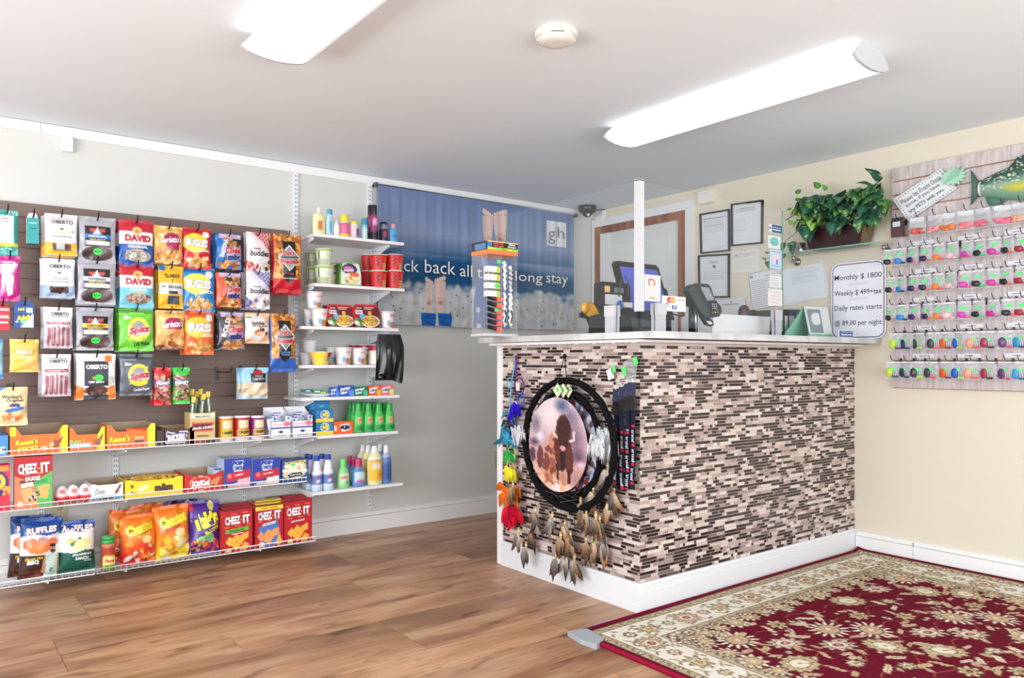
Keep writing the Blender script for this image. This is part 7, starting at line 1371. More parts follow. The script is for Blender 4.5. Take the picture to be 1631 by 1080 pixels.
# ------------------------------------------------------------------ glass shelf with the planter
XS = XB-.155; ya, yb_ = B(1246, 405, XS)[1], B(1418, 380, XS)[1]; zs = B(1330, 393, XS)[2]-.008
ya = 2.60; yb_ = 1.965
e = empty('glass_shelf', (XB, (ya+yb_)/2, zs)); tag(e, 'clear glass wall shelf with round chrome supports under the planter', 'shelf'); ym = (ya+yb_)/2
MB().box((-.165, -(ya-yb_)/2, 0), (-.006, (ya-yb_)/2, .008), WHITE).build('glass_plate', 'glass', e); MB().box((-.1655, -(ya-yb_)/2, .0004), (-.165, (ya-yb_)/2, .0076), WHITE).build('glass_edge', 'glass_edge', e)
for k, (u, v) in enumerate(((1263, 409), (1407, 389))):
    y = B(u, v, XB-.05)[1]-ym
    MB().lathe([(.022, 0, (170, 165, 158)), (.022, .008, (170, 165, 158)), (.016, .016, (150, 146, 140)), (.004, .02, (150, 146, 140))], seg=24).build('wall_disc', 'metal', e, (0, y, -.03)).rotation_euler = (0, -math.pi/2, 0)
    MB().tube([(-.01, y, -.03), (-.04, y+.0, -.03), (-.045, y, -.022), (-.045, y, .0)], .008, (185, 182, 178), 10).build('support_arm', 'metal', e); MB().lathe([(.011, -.02, (190, 188, 184)), (.011, .0, (190, 188, 184))], seg=16, at=(-.045, y, 0)).build('clamp_collar', 'metal', e)
pl_ = empty('potted_plant', (XB-.09, B(1336, 380, XB-.09)[1], zs+.008)); tag(pl_, 'variegated trailing plant in a dark brown tapered trough on the glass shelf', 'plant')
Lp = .35; hp = .125
mb = MB()
def troughpt(a, b, k): return (b*(.048+.017*k), -a*(Lp/2*(.84+.16*k)), hp*k)
V = [troughpt(a, b, k) for k in (0, 1) for a, b in ((-1, -1), (1, -1), (1, 1), (-1, 1))]
mb.add(V, [(0, 1, 2, 3)], (62, 26, 30)); 
for (i, j, c) in ((0, 1, (52, 22, 26)), (1, 2, (110, 92, 58)), (2, 3, (60, 30, 28)), (3, 0, (60, 30, 28))): mb.add([V[i], V[j], V[j+4], V[i+4]], [(0, 1, 2, 3), ], c)
mb.add([V[4], V[5], V[6], V[7]], [(0, 1, 2, 3)], (60, 50, 40)); mb.add([(p[0]*.98-.001, p[1], hp+.001) for p in V[4:]], [(0, 1, 2, 3)], (70, 54, 42)); mb.build('planter', 'plastic', pl_)
G1 = [((62, 124, 92), (38, 92, 70)), ((84, 146, 84), (52, 112, 70)), ((140, 188, 84), (92, 150, 66)), ((176, 216, 100), (130, 186, 80)), ((50, 104, 82), (34, 78, 64)), ((112, 170, 74), (66, 126, 62))]
def leafmesh(kind, size, fold):
    c0, c1 = G1[kind]; n = 9; V = []; C = []; F = []; q = np.random.RandomState(kind*7+3)
    for i in range(n+1):
        k = i/n; hw_ = size*.42*(math.sin(math.pi*k**.62)**.8)*(1.12-.35*k)+.0004; z = -.10*size*k*k*1.6
        for j in (-2, -1, 0, 1, 2):
            V.append((hw_*j/2, size*(k-.06*abs(j)*(k < .3)), z+fold*hw_*abs(j)/2-.02*size*(j*j/4)*math.sin(k*9))); m_ = q.rand() > .85 and kind in (1, 4)
            C.append((215, 225, 150) if m_ else (np.array(c0)*(1-abs(j)/2)+np.array(c1)*abs(j)/2+(q.rand()-.5)*14+(18 if j == 0 else 0)))
    for i in range(n):
        for j in range(4): b_ = i*5+j; F.append((b_, b_+1, b_+6, b_+5))
    return MB().add(V, F, np.clip(C, 0, 255), 0, True)
LM = [leafmesh(k % 6, s, f).build('leaf', 'leaf', pl_) for k, (s, f) in enumerate(((.085, .5), (.09, .3), (.06, .4), (.055, .5), (.1, .35), (.07, .6)))]
for o in LM: pass
rl = random.Random(12)
def leafat(k, y, z, x, yaw, pitch, roll, s=1.0, first=[True]*6):
    if first[k]: o = LM[k]; first[k] = False
    else: o = LM[k].copy(); col.objects.link(o); o.parent = pl_
    o.location = (x, y, z); o.rotation_euler = (pitch, roll, yaw); o.scale = (s, s, s); return o
def L2(u, v, x=-.03): p_ = B(u, v, XB-.09+x); return p_[1]-pl_.location.y, p_[2]-pl_.location.z, x
# foliage: heart-shaped leaves over the trough, dense in the middle, lighter at the left
for i in range(150):
    u = rl.uniform(1268, 1408); k_ = (u-1268)/140; top = 318-26*k_; bot = 362-16*k_
    v = rl.uniform(top, bot); x = rl.uniform(-.075, .03); y, z, _ = L2(u, v, x)
    kind = rl.choice((0, 1, 4, 5, 3, 2) if u < 1320 else (0, 1, 4, 4, 5, 0, 1, 2)); leafat(kind, y, z, x, math.pi/2+rl.uniform(-1.3, 1.3), rl.uniform(-1.2, -.2), rl.uniform(-.5, .5), rl.uniform(.75, 1.15))
for (u, v, k, yaw, pi_, s) in ((1398, 288, 4, 1.0, .9, .95), (1388, 297, 1, .4, .5, .9), (1400, 314, 1, .1, -.2, 1.1), (1405, 330, 4, -.2, -.6, .9), (1271, 309, 5, 2.4, .7, .55), (1270, 320, 5, 2.9, .2, .6), (1258, 352, 3, 2.6, -1.1, .6), (1257, 335, 2, 2.2, .7, .4), (1283, 338, 3, 1.9, -1.0, .9), (1292, 348, 3, 1.5, -1.1, 1.0), (1297, 356, 3, 1.4, -1.1, 1.0), (1310, 345, 3, .9, -.9, .9), (1285, 362, 4, 2.0, -.9, 1.0), (1300, 366, 0, 1.2, -.9, 1.0), (1330, 355, 0, 1.5, -1.0, .95), (1345, 352, 1, 1.2, -1.0, .9), (1373, 346, 1, 1.4, -1.1, 1.0), (1385, 338, 0, .9, -1.0, .95), (1302, 300, 5, 1.6, .8, .7), (1314, 303, 5, 1.4, 1.1, .5), (1262, 386, 1, 1.8, -1.2, .65), (1265, 390, 4, 1.4, -1.2, .6), (1247, 388, 4, 1.9, -1.1, .5), (1246, 404, 0, 2.6, -.9, .45), (1222, 404, 4, 2.4, .3, .35), (1214, 412, 5, 2.9, -.4, .5), (1224, 417, 4, 2.3, -1.0, .5), (1243, 412, 4, 1.4, -1.2, .4)):
    y, z, x = L2(u, v, -.075 if u > 1262 else -.05); leafat(k, y, z, x, yaw, pi_, 0, s)
mb = MB(); st = lambda *P: [(L2(u, v, x)[2], L2(u, v, x)[0], L2(u, v, x)[1]) for u, v, x in P]
mb.tube(st((1290, 340, -.03), (1272, 338, -.05), (1251, 351, -.06)), .003, (84, 90, 60), 6); mb.tube(st((1290, 355, -.04), (1268, 370, -.06), (1247, 388, -.06), (1245, 402, -.05), (1232, 410, -.05), (1215, 413, -.05)), .0018, (110, 112, 76), 5)
mb.tube(st((1340, 340, 0), (1370, 310, -.02), (1392, 296, -.04), (1402, 286, -.04)), .003, (70, 90, 50), 6)
for k in range(14): u = 1280+9*k; mb.tube(st((u, 366-1.5*k, 0), (u+rl.uniform(-6, 6), 340-1.8*k, -.03), (u+rl.uniform(-10, 10), 325-1.8*k, -.04)), .0016, (80, 110, 60), 5)
mb.build('stems', 'leaf', pl_)
p_ = B(1275, 396, XB-.08); e = MB().lathe([(.03, 0, (205, 205, 205)), (.032, .004, (220, 220, 222)), (.03, .055, (200, 196, 190)), (.02, .058, (190, 185, 175))], seg=24, colf=lambda t, z, c: (210, 196, 150) if math.sin(t) > .6 else c).build('metal_cup', 'metal', None, (p_[0], p_[1], zs+.008)); tag(e, 'small metal cup on the glass shelf left of the trough', 'cup')
# ------------------------------------------------------------------ pale slatted board: fish, pet notice, price strips, lure packs
XL = XB-.024
# fish
o0 = np.array(B(1560, 300, XL-.012)); fe = empty('fish_ornament', o0); tag(fe, 'painted trout wall ornament with green back and yellow side', 'ornament')
Lf = .60
def fy(s): return -Lf*s     # towards the right of the picture
def prof_(s): # top and bottom of the body, s from the tail joint
    k = np.clip(s, 0, 1); top = .030+.075*np.sin(np.pi*np.clip(k*.86, 0, 1))**.8*1.0; bot = -.030-.075*np.sin(np.pi*np.clip(k*.86+.02, 0, 1))**.9
    e_ = np.clip((1-k)/.12, 0, 1)**.6; return top*e_, bot*e_
nx, ny = 90, 34; cv = Cv(nx, ny, (96, 140, 120), .35, 8)
cv.g((34, 74, 62), (60, 104, 84), 0, .3); cv.g((60, 104, 84), (140, 170, 148), .3, .5); cv.g((140, 170, 148), (108, 150, 130), .5, 1)
cv.m(np.clip(1-np.abs(cv.t-.62-.03*np.sin(cv.s*6))/.17, 0, 1)*np.clip((cv.s-.13)/.14, 0, 1), (212, 196, 40)); cv.r(0, 0, .02, 1, (225, 225, 215))
rf = np.random.RandomState(4)
for i in range(190): cv.e(rf.rand(), .04+.62*rf.rand(), .008, .02, (226, 230, 214))
for i in range(26): cv.e(rf.rand(), .1+.3*rf.rand(), .006, .016, (30, 40, 36))
cv.e(.93, .4, .012, .05, (20, 20, 20)); cv.e(.93, .4, .02, .08, (220, 200, 90), 0, .4)
def SF(s, t, off=0):
    tp, bt = prof_(s); z = tp+(bt-tp)*t; q = np.sin(np.pi*np.clip(t, 0, 1))**.7; return np.stack([-.028*q*np.clip(1.3-np.abs(s-.5), 0, 1)-off, fy(np.asarray(s)), z], 1)
mb = MB(); mb.grid(SF, nx, ny, cv.p); mb.grid(lambda s, t: SF(s, t)*np.array([-.3, 1, 1]), 30, 8, (60, 90, 76), flip=True); mb.build('body', 'paint', fe)
def fin(pts, c0, c1, n_, spots=False):
    P = [np.array(B(u, v, XL-.014))-o0 for u, v in pts]; c_ = sum(P)/len(P); mb = MB(); n2 = len(P)
    mb.add([c_+(-.006, 0, 0)]+[p+(-.002, 0, 0) for p in P], [(0, i+1, (i+1) % n2+1) for i in range(n2)], [c0]+[c1]*n2, 0, True); mb.add([c_+(.002, 0, 0)]+[p+(.001, 0, 0) for p in P], [(0, (i+1) % n2+1, i+1) for i in range(n2)], c1)
    q = random.Random(3)
    if spots:
        for i in range(26):
            a, b = q.random(), q.random(); a, b = (a, b) if a+b < 1 else (1-a, 1-b); j = q.randrange(n2); p_ = c_+(P[j]-c_)*a+(P[(j+1) % n2]-c_)*b; mb.ball(p_+(-.006, 0, 0), .0034, (226, 230, 214), 6, 4, (.5, 1.3, .8))
    mb.build('fin', 'paint', fe)
fin([(1546, 269), (1560, 291), (1556, 300), (1560, 309), (1546, 328), (1548, 298)], (90, 120, 112), (48, 78, 72), 6); fin([(1570, 287), (1572, 284), (1578, 284), (1584, 288), (1580, 293)], (60, 80, 64), (40, 62, 52), 5)
fin([(1603, 272), (1621, 250), (1650, 240), (1640, 268), (1622, 276)], (40, 84, 70), (30, 62, 54), 5, True); fin([(1569, 315), (1576, 328), (1592, 326), (1602, 320), (1590, 313)], (88, 132, 112), (52, 92, 80), 5); fin([(1640, 318), (1650, 336), (1672, 338), (1668, 316)], (88, 132, 112), (52, 92, 80), 4)
# pet notice and star
sheet('pet_notice', [(1422, 318), (1499, 268), (1524, 300), (1446, 352)], [('e', .05+.05*i, t_, .012, .022, (120, 124, 134)) for i in range(19) for t_ in (.07, .93)]+[('e', s_, .12+.09*i, .012, .022, (120, 124, 134)) for i in range(9) for s_ in (.04, .96)],
      [('Please let Front Desk', .5, .28, .82, .19, (110, 116, 122), 0, .01), ('know, if you have', .47, .51, .68, .19, (110, 116, 122), 0, .01), ('any PETS with you.', .47, .75, .72, .19, (90, 124, 116), 0, .02)], 'tilted white notice about pets on the pale slatted board', 'notice', .016, x=XL)
o0 = np.array(B(1518, 281, XL-.024)); mb = MB(); n_ = 28; V = [(0, 0, 0)]+[(0, -(.062 if i % 2 else .04)*math.cos(2*math.pi*i/n_)*1.1, (.05 if i % 2 else .034)*math.sin(2*math.pi*i/n_)) for i in range(n_)]
mb.add(V, [(0, i+1, (i+1) % n_+1) for i in range(n_)][::-1], (165, 215, 185)); mb.add([(v_[0]+.001, v_[1], v_[2]) for v_ in V], [(0, i+1, (i+1) % n_+1) for i in range(n_)], (165, 215, 185))
for k in range(4): mb.tube([(-.001, .045-.01*k, -.028+.014*k), (-.001, -.03-.004*k, .006+.012*k)], .001, (110, 140, 130), 4)
tag(mb.build('price_star', 'paper', None, o0), 'pale green starburst card overlapping the pet notice', 'card')
# price strips: white label holders above the grooves
rowz = [ZF-PITCH*(4+2*k) for k in range(6)]
k_ = 0
for r, z in enumerate(rowz[1:]):
    for j, u in enumerate((1471, 1544, 1620)):
        y = B(u, 500, XL)[1]-(.01 if r % 2 else 0); mb = MB().box((-.004, -.052, 0), (0, .052, .02), (228, 230, 234)).box((-.0045, -.02, .007), (-.004, .02, .012), (150, 152, 158))
        tag(mb.build('label_holder', 'plastic', None, (XL+.0015, y, z+.014)), ('left', 'middle', 'right')[j]+' white label holder above hook row '+('two', 'three', 'four', 'five', 'six')[r]+' of the pale board', 'label holder')
def hookB(z, y, label, L_=.10, _m={}):
    if 'm' not in _m:
        mb = MB(); mb.box((-.0, -.005, -.02), (.003, .005, .012), (34, 32, 36)); mb.tube([(0, 0, 0), (-L_*.6, 0, -.003), (-L_+.01, 0, .002), (-L_-.004, 0, .014), (-L_-.009, 0, .026)], .002, (34, 24, 40), 6); _m['m'] = o = mb.build('peg_hook', 'plastic')
    else: o = _m['m'].copy(); col.objects.link(o)
    o.location = (XL-.004, y, z); tag(o, label, 'hook', 'black peg hooks on the pale board')
XP = XL-.088
def luremesh(w_, h_, c, c2, sticker, style, seed):
    q = np.random.RandomState(seed); parts = []
    S = pouchS(w_, h_, .011, seed, .05, .01, .0012)
    mb = MB(); mb.grid(S, 14, 16, (238, 240, 242)); mb.grid(lambda s, t: S(s, t)*np.array([1, -.4, 1])+np.array([0, .001, 0]), 6, 6, (232, 234, 236), flip=True); parts.append(('bag', mb, 'haze_film'))
    mb = MB(); mb.box((-w_*.4, -.002, h_*(.74 if style == 'trout' else .9)), (w_*.4, -.001, h_*.985), (232, 232, 234)); parts.append(('header_card', mb, 'paper'))
    mb = MB()
    if style == 'trout':
        for i in range(16): mb.ball(((q.rand()-.5)*w_*.6, -.013-.004*q.rand(), h_*(.12+.22*q.rand())), w_*.13, tuple(np.clip(np.array(c)+(q.rand()-.5)*50, 0, 255)), 7, 5, (1.3, .4, .6))
    elif style == 'skirt':
        for i in range(16): a_ = -.2+q.rand()*.8; mb.tube([(-w_*.1, -.012, h_*.25), (-w_*.1-w_*.35*math.cos(a_), -.013, h_*(.25+.16*math.sin(a_*3)))], [.003, .0015], c, 5)
        mb.ball((-w_*.14, -.012, h_*.25), w_*.29, c, 12, 7, (1.05, .3, .8)); mb.ball((w_*.22, -.014, h_*.13), w_*.13, c2, 8, 5, (1, .5, .8)); mb.ball((w_*.38, -.013, h_*.11), w_*.08, c2, 8, 5, (1, .5, .8)); mb.tube([(w_*.1, -.014, h_*.4), (w_*.3, -.016, h_*.16)], .0012, (220, 222, 226), 5)
    else:
        mb.ball((-w_*.18, -.012, h_*.36), w_*.25, c, 12, 8, (.9, .25, 1.25)); 
        for i in range(3): mb.tube([(w_*(.05+.12*i), -.014, h_*.6), (w_*(.12+.12*i), -.016, h_*.16)], .0013, (215, 218, 222), 5); mb.ball((w_*(.08+.12*i), -.014, h_*.12), w_*.075, c2, 8, 5)
    parts.append(('lure', mb, 'plastic'))
    if sticker:
        mb = MB(); z = h_*sticker; P = S(np.array([.34, .34, .7, .7])+(q.rand()-.5)*.1, np.array([1-sticker-.075, 1-sticker+.075, 1-sticker+.075, 1-sticker-.075]), .003); mb.add(P, [(0, 1, 2, 3)], (90, 240, 130)); parts.append(('price_sticker', mb, 'paper'))
    return parts
protos = {}
def lure(u, r, w_, h_, key, label, dz=0, group='lure packs'):
    y = B(u, 500, XP)[1]; z = rowz[r]-.004; e = empty('lure_pack', (XP, y, z-h_+dz), -math.pi/2+R.uniform(-.32, .2)); tag(e, label, 'lure pack', group)
    if key not in protos:
        protos[key] = [p[1].build(p[0], p[2], e) for p in luremesh(w_, h_, *key)]
    else:
        for o in protos[key]: c_ = o.copy(); col.objects.link(c_); c_.parent = e
    hookB(rowz[r], y, 'black hook carrying a bag, '+label.split(', ')[1])
NO = ['first', 'second', 'third', 'fourth', 'fifth', 'sixth', 'seventh', 'eighth', 'ninth', 'tenth', 'eleventh', 'twelfth']
RN = ['top', 'second', 'third', 'fourth', 'fifth', 'bottom']
for k, (u, c, nm) in enumerate(((1461, (205, 90, 80), 'brick red'), (1488, (240, 150, 160), 'light pink'), (1510, (225, 125, 70), 'orange'), (1538, (240, 120, 130), 'pink'), (1566, (235, 120, 140), 'pink'), (1597, (235, 115, 140), 'deep pink'), (1625, (235, 165, 140), 'peach'), (1655, (235, 120, 130), 'pink'))):
    lure(u, 0, .085, .092, (c, c, 0, 'trout', 60+k), nm+' egg bait bag, '+NO[k]+' in the top row of the pale board')
bk, wp = (34, 38, 42), (235, 110, 130)
LC = [(bk, wp, 'black and pink'), ((40, 130, 205), (50, 60, 90), 'blue'), ((44, 44, 92), (235, 110, 150), 'navy and pink'), ((44, 42, 86), (240, 100, 80), 'navy and orange'), ((240, 130, 60), (235, 90, 90), 'orange'), ((240, 190, 195), (240, 190, 195), 'pale pink'), ((205, 60, 175), (240, 90, 140), 'magenta'), (bk, (60, 200, 120), 'black and green'), ((200, 50, 150), (225, 80, 160), 'purple pink'), (bk, (240, 90, 70), 'black and orange'), ((160, 40, 60), (190, 60, 80), 'dark red')]
US = [[1416, 1433, 1453, 1474, 1495, 1516, 1540, 1560, 1583, 1605, 1627], [1419, 1435, 1455, 1473, 1494, 1514, 1537, 1558, 1582, 1603, 1626], [1419, 1437, 1456, 1477, 1495, 1511, 1535, 1558, 1582, 1606, 1627]]
for r in (1, 2, 3):
    for k, u in enumerate(US[r-1]):
        c, c2, nm = LC[k]; lure(u+1, r, .062, .087, (c, c2, .62, 'skirt', 100+k*3+r % 2), nm+' jig bag, '+NO[k]+' in the '+RN[r]+' row of the pale board')
SC = [((185, 210, 50), (60, 70, 110), 'lime green'), ((46, 50, 86), (60, 66, 110), 'navy'), ((50, 56, 60), (170, 225, 60), 'black and lime'), ((58, 56, 64), (245, 90, 80), 'charcoal and orange'), ((215, 90, 40), (150, 40, 50), 'orange and maroon'), ((30, 90, 180), (170, 225, 60), 'blue and lime'), ((240, 150, 120), (245, 90, 75), 'peach and orange'), ((160, 50, 80), (60, 50, 56), 'maroon and black'), ((96, 56, 110), (235, 60, 140), 'purple and pink'), ((50, 150, 195), (50, 90, 150), 'light blue')]
US = [[1425.5, 1442, 1461, 1486, 1506, 1525, 1549, 1572, 1601, 1624], [1420, 1441, 1459, 1481, 1506, 1525, 1546, 1572, 1600, 1622]]
for r in (4, 5):
    for k, u in enumerate(US[r-4]):
        c, c2, nm = SC[k]; lure(u+2, r, .078, .088, (c, c2, .55, 'spoon', 200+k*2), nm+' spinner bag, '+NO[k]+' in the '+RN[r]+' row of the pale board')
y = B(1430, 375, XP)[1]; h_ = .085; e = empty('bait_box', (XP, y, rowz[0]-h_-.004), -math.pi/2); tag(e, 'dark maroon bait box with a small picture at the left of the top row', 'box')
MB().box((-.03, -.012, 0), (.03, .012, h_), (84, 48, 50)).box((-.03, -.0125, h_*.55), (.03, -.0118, h_), (44, 40, 52)).build('box_body', 'card', e); MB().box((-.02, -.0135, h_*.6), (.018, -.0125, h_*.9), (196, 206, 214)).build('picture_label', 'card', e); MB().box((-.03, -.003, h_), (.03, .003, h_+.014), (50, 46, 56)).build('hang_tab', 'card', e); hookB(rowz[0], y, 'black hook holding the dark maroon bait box')
# ------------------------------------------------------------------ rug and tape
RX0, RX1, RY1, RY0 = 1.962, 4.036, 2.168, -.25
W3, H3 = RX1-RX0, RY1-RY0; nx, ny = 430, 500
cv = Cv(nx, ny, (132, 20, 48), H3/W3, 11); cv.p[:] = (104, 15, 37); X_, Y_ = cv.s*W3, cv.t*H3
D = np.minimum(np.minimum(X_, W3-X_), np.minimum(Y_, H3-Y_))          # distance to the edge
RDc, CRM, TAN = np.array((104, 15, 37.)), np.array((226, 220, 204.)), np.array((184, 168, 140.))
rg = np.random.RandomState(21)
cv.m(((D > .028) & (D < .068)).astype(float), TAN); cv.m(((D > .068) & (D < .228)).astype(float), CRM); cv.m(((D > .228) & (D < .282)).astype(float), TAN)
for d_ in (.028, .068, .072, .228, .282): cv.m((np.abs(D-d_) < .0026).astype(float), (110, 96, 76) if d_ != .072 else (240, 234, 220))
OL = (92, 70, 60)
def stamp(cx_, cy_, ext, fn):
    i0, i1 = max(0, int((cx_-ext)/W3*nx)), min(nx+1, int((cx_+ext)/W3*nx)+2); j0, j1 = max(0, int((cy_-ext)/H3*ny)), min(ny+1, int((cy_+ext)/H3*ny)+2)
    if i1 <= i0 or j1 <= j0: return
    x = X_[j0:j1, i0:i1]-cx_; y = Y_[j0:j1, i0:i1]-cy_; fn(x, y, cv.p[j0:j1, i0:i1])
def rosette(cx_, cy_, r, rot, np_, cols, ell=1.0, deep=.3):
    def fn(x, y, P):
        q = math.radians(rot); X2 = (x*math.cos(q)+y*math.sin(q))/ell; Y2 = -x*math.sin(q)+y*math.cos(q)
        rad = np.hypot(X2, Y2); th = np.arctan2(Y2, X2); edge = r*(1-deep*.5+deep*.5*np.cos(np_*th)); petal = np.cos(np_*th)
        inn = rad < edge
        P[inn] = cols[0]; P[inn & (rad > edge-.0065)] = OL
        m1 = (rad < edge*.78) & (np.abs(petal) < .25) & (rad > r*.3); P[m1] = cols[2]
        m2 = rad < r*.52*(1+.15*np.cos((np_/2+1)*th)); P[m2] = cols[1]; P[(rad < r*.52) & (rad > r*.46)] = OL
        P[rad < r*.26] = cols[3]; P[rad < r*.12] = cols[0]
    stamp(cx_, cy_, r*max(1, ell)*1.1, fn)
def leaf(cx_, cy_, L_, w_, rot, c):
    def fn(x, y, P):
        q = math.radians(rot); a = x*math.cos(q)+y*math.sin(q); b = -x*math.sin(q)+y*math.cos(q)-.12*L_*np.sin(a/L_*math.pi)
        wv = w_*np.clip(1-(a/L_)**2, 0, 1)**.8*(1+.22*np.sin(a/L_*15)); m_ = np.abs(b) < wv; P[m_] = c; P[m_ & (np.abs(b) < .0022)] = (150, 120, 96)
    stamp(cx_, cy_, L_*1.2, fn)
def vine(x0, y0, x1, y1, amp, c):
    for k in range(60):
        t = k/59; leafx = x0+(x1-x0)*t; leafy = y0+(y1-y0)*t; n_ = amp*math.sin(t*9); dx, dy = x1-x0, y1-y0; L_ = math.hypot(dx, dy)
        stamp(leafx-dy/L_*n_, leafy+dx/L_*n_, .006, lambda x, y, P: P.__setitem__(np.hypot(x, y) < .0024, c))
C_CREAM, C_TAN, C_OLV, C_RED = (226, 212, 188), (196, 172, 136), (150, 138, 100), (146, 50, 62)
# guard bands: small rosettes and leaves in row
def along(dist, step, fn):
    for (n_, f) in ((W3, lambda q: (q, dist)), (W3, lambda q: (q, H3-dist)), (H3, lambda q: (dist, q)), (H3, lambda q: (W3-dist, q))):
        k = dist
        while k < n_-dist: fn(*f(k), 0 if n_ == W3 else 90); k += step
cnt = [0]
def small(x, y, rot):
    cnt[0] += 1
    if cnt[0] % 2: rosette(x, y, .017, rot, 6, (C_OLV, C_CREAM, C_TAN, C_RED), 1.1)
    else: leaf(x, y, .02, .007, rot+25, (130, 120, 90))
along(.048, .042, small); along(.255, .042, small)
def border(x, y, rot):
    cnt[0] += 1; k = cnt[0] % 4
    if k == 0: rosette(x, y, .062, rot, 11, (C_TAN, C_CREAM, C_OLV, C_RED), 1.1, .25)
    elif k == 2: rosette(x, y, .048, rot, 8, ((186, 168, 130), (214, 196, 160), C_OLV, (160, 130, 90)), 1.35, .4)
    else: rosette(x, y, .03, rot, 7, (C_TAN, C_CREAM, C_RED, C_OLV), 1., .3)
    for s_ in (-1, 1):
        leaf(x+.055*math.cos(math.radians(rot))+s_*.05*math.sin(math.radians(rot)), y+.055*math.sin(math.radians(rot))+s_*.05*math.cos(math.radians(rot)), .032, .008, rot+35*s_, (206, 196, 170)); leaf(x-.03*math.cos(math.radians(rot))+s_*.058*math.sin(math.radians(rot)), y-.03*math.sin(math.radians(rot))+s_*.058*math.cos(math.radians(rot)), .02, .006, rot-30*s_, (150, 120, 110))
cnt[0] = 0; along(.148, .108, border)
# field: rounded corner flowers along the inner edge, then a lattice of palmettes, rosettes and leaves
inn = .282
for (n_, f) in ((W3, lambda q: (q, inn+.02)), (W3, lambda q: (q, H3-inn-.02)), (H3, lambda q: (inn+.02, q)), (H3, lambda q: (W3-inn-.02, q))):
    k = inn; i = 0
    while k < n_-inn:
        x, y = f(k); rosette(x, y, .045 if i % 3 else .06, i*40, 9, (C_CREAM, C_TAN, C_OLV, C_TAN), 1.2, .35); k += .10; i += 1
for cx_, cy_ in ((inn, inn), (W3-inn, inn)):
    for k in range(12): rosette(cx_+(1 if cx_ < 1 else -1)*rg.rand()*.16, cy_+rg.rand()*.1, .03+.02*rg.rand(), k*30, 7, (C_CREAM, C_TAN, C_OLV, C_TAN), 1.2)
j = 0; y = inn+.15
while y < H3-inn-.06:
    x = inn+.13+(.13 if j % 2 else 0); i = 0
    while x < W3-inn-.06:
        k = (i*2+j*3) % 5; px_, py_ = x+rg.uniform(-.02, .02), y+rg.uniform(-.02, .02)
        if k == 0: rosette(px_, py_, .085, rg.randint(180), 14, ((232, 226, 206), C_TAN, C_OLV, (205, 150, 130)), 1.15, .6)
        elif k == 1: rosette(px_, py_, .07, rg.randint(180), 12, (C_TAN, C_CREAM, (120, 96, 80), (230, 222, 206)), 1.25, .15)
        elif k == 2: rosette(px_, py_, .045, rg.randint(180), 7, ((208, 188, 146), C_TAN, C_OLV, (60, 46, 40)), 1.2, .3)
        elif k == 3: rosette(px_, py_, .06, 20, 10, ((206, 180, 160), C_CREAM, (110, 90, 76), C_RED), 1.4, .3)
        else: rosette(px_, py_, .036, 0, 8, (C_TAN, C_CREAM, C_OLV, C_OLV), 1.1, .25)
        vine(px_, py_, px_+.26, py_+rg.uniform(-.05, .05), .02, (160, 84, 76))
        x += .26; i += 1
    y += .125; j += 1
for i in range(420):
    x, y = inn+.05+rg.rand()*(W3-2*inn-.1), inn+.05+rg.rand()*(H3-2*inn-.1); q = cv.p[int(y/H3*ny), int(x/W3*nx)]
    if abs(q[0]-RDc[0]) < 14 and abs(q[1]-20) < 12: leaf(x, y, .022+.03*rg.rand(), .007+.008*rg.rand(), rg.randint(180), [C_CREAM, C_TAN, (220, 200, 170), (204, 184, 146)][i % 4])
for i in range(180):
    x, y = inn+rg.rand()*(W3-2*inn), inn+rg.rand()*(H3-2*inn); q = cv.p[int(y/H3*ny), int(x/W3*nx)]
    if abs(q[0]-RDc[0]) < 14: rosette(x, y, .012+.008*rg.rand(), 0, 5, (C_TAN, C_CREAM, C_TAN, C_OLV))
cv.n(4)
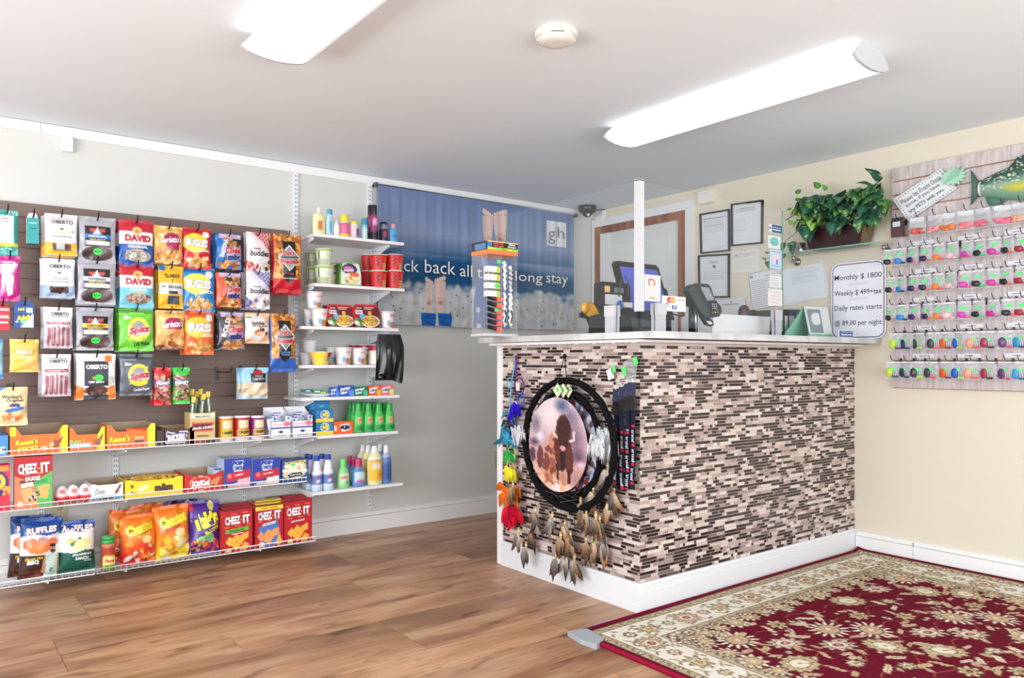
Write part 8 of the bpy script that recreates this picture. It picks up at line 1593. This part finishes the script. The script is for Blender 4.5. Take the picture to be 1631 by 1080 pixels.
def SU(s, t, off=0):
    s = np.asarray(s, float); t = np.asarray(t, float); x, y = s*W3, t*H3; d_ = np.minimum(np.minimum(x, W3-x), np.minimum(y, H3-y))
    z = .011*np.clip(d_/.006, 0, 1)**.5+.001*np.sin(x*9)*np.sin(y*7)+.018*np.exp(-((W3-x)/.035)**2)*np.clip((W3-x)/.01, 0, 1)+.010*np.exp(-(y/.03)**2)*np.clip((x-.4)/.5, 0, 1)*np.clip(y/.01, 0, 1)
    return np.stack([x, -y, np.maximum(z, 0)], 1)
mb = MB(); mb.grid(SU, nx, ny, cv.p); mb.add([SU(np.array([a]), np.array([b]))[0]*np.array([1, 1, 0])+np.array([0, 0, .0005]) for a, b in ((0, 0), (1, 0), (1, 1), (0, 1))], [(0, 1, 2, 3)], (120, 20, 40))
rug = empty('area_rug', (RX0, RY1, 0)); tag(rug, 'dark red floral rug with a cream palmette border on the wooden floor', 'rug'); mb.build('pile', 'cloth', rug)
mb = MB(); mb.tube([(0, 0, .008), (0, -H3, .008)], .009, (140, 20, 52), 6); mb.tube([(0, 0, .007), (W3, 0, .007)], .008, (134, 14, 66), 6); mb.tube([(W3, 0, .010), (W3, -H3, .010)], .01, (120, 12, 34), 6); mb.tube([(0, -H3, .007), (W3, -H3, .007)], .008, (140, 20, 52), 6); mb.build('bound_edge', 'cloth', rug)
def Zf(u, v, z): r_ = ray(u, v); t = (z-EYE)/r_[2]; return np.array((t*r_[0], t*r_[1], z))
mb = MB()
for z_, pts in ((.003, ((905, 1008), (972, 987), (974, 995), (936, 1010))), (.0185, ((904, 1005), (935, 1001), (962, 1016), (950, 1027), (924, 1018)))):
    P = [Zf(u, v, z_) for u, v in pts]; n_ = len(P)
    mb.add(P+[p*np.array((1, 1, 0))+(0, 0, .0004) for p in P], [tuple(range(n_-1, -1, -1)), tuple(range(n_, 2*n_))]+[(k, (k+1) % n_, (k+1) % n_+n_, k+n_) for k in range(n_)], (168, 176, 184))
tag(mb.build('duct_tape', 'plastic'), 'silver tape strip folded around the near corner of the rug', 'tape')
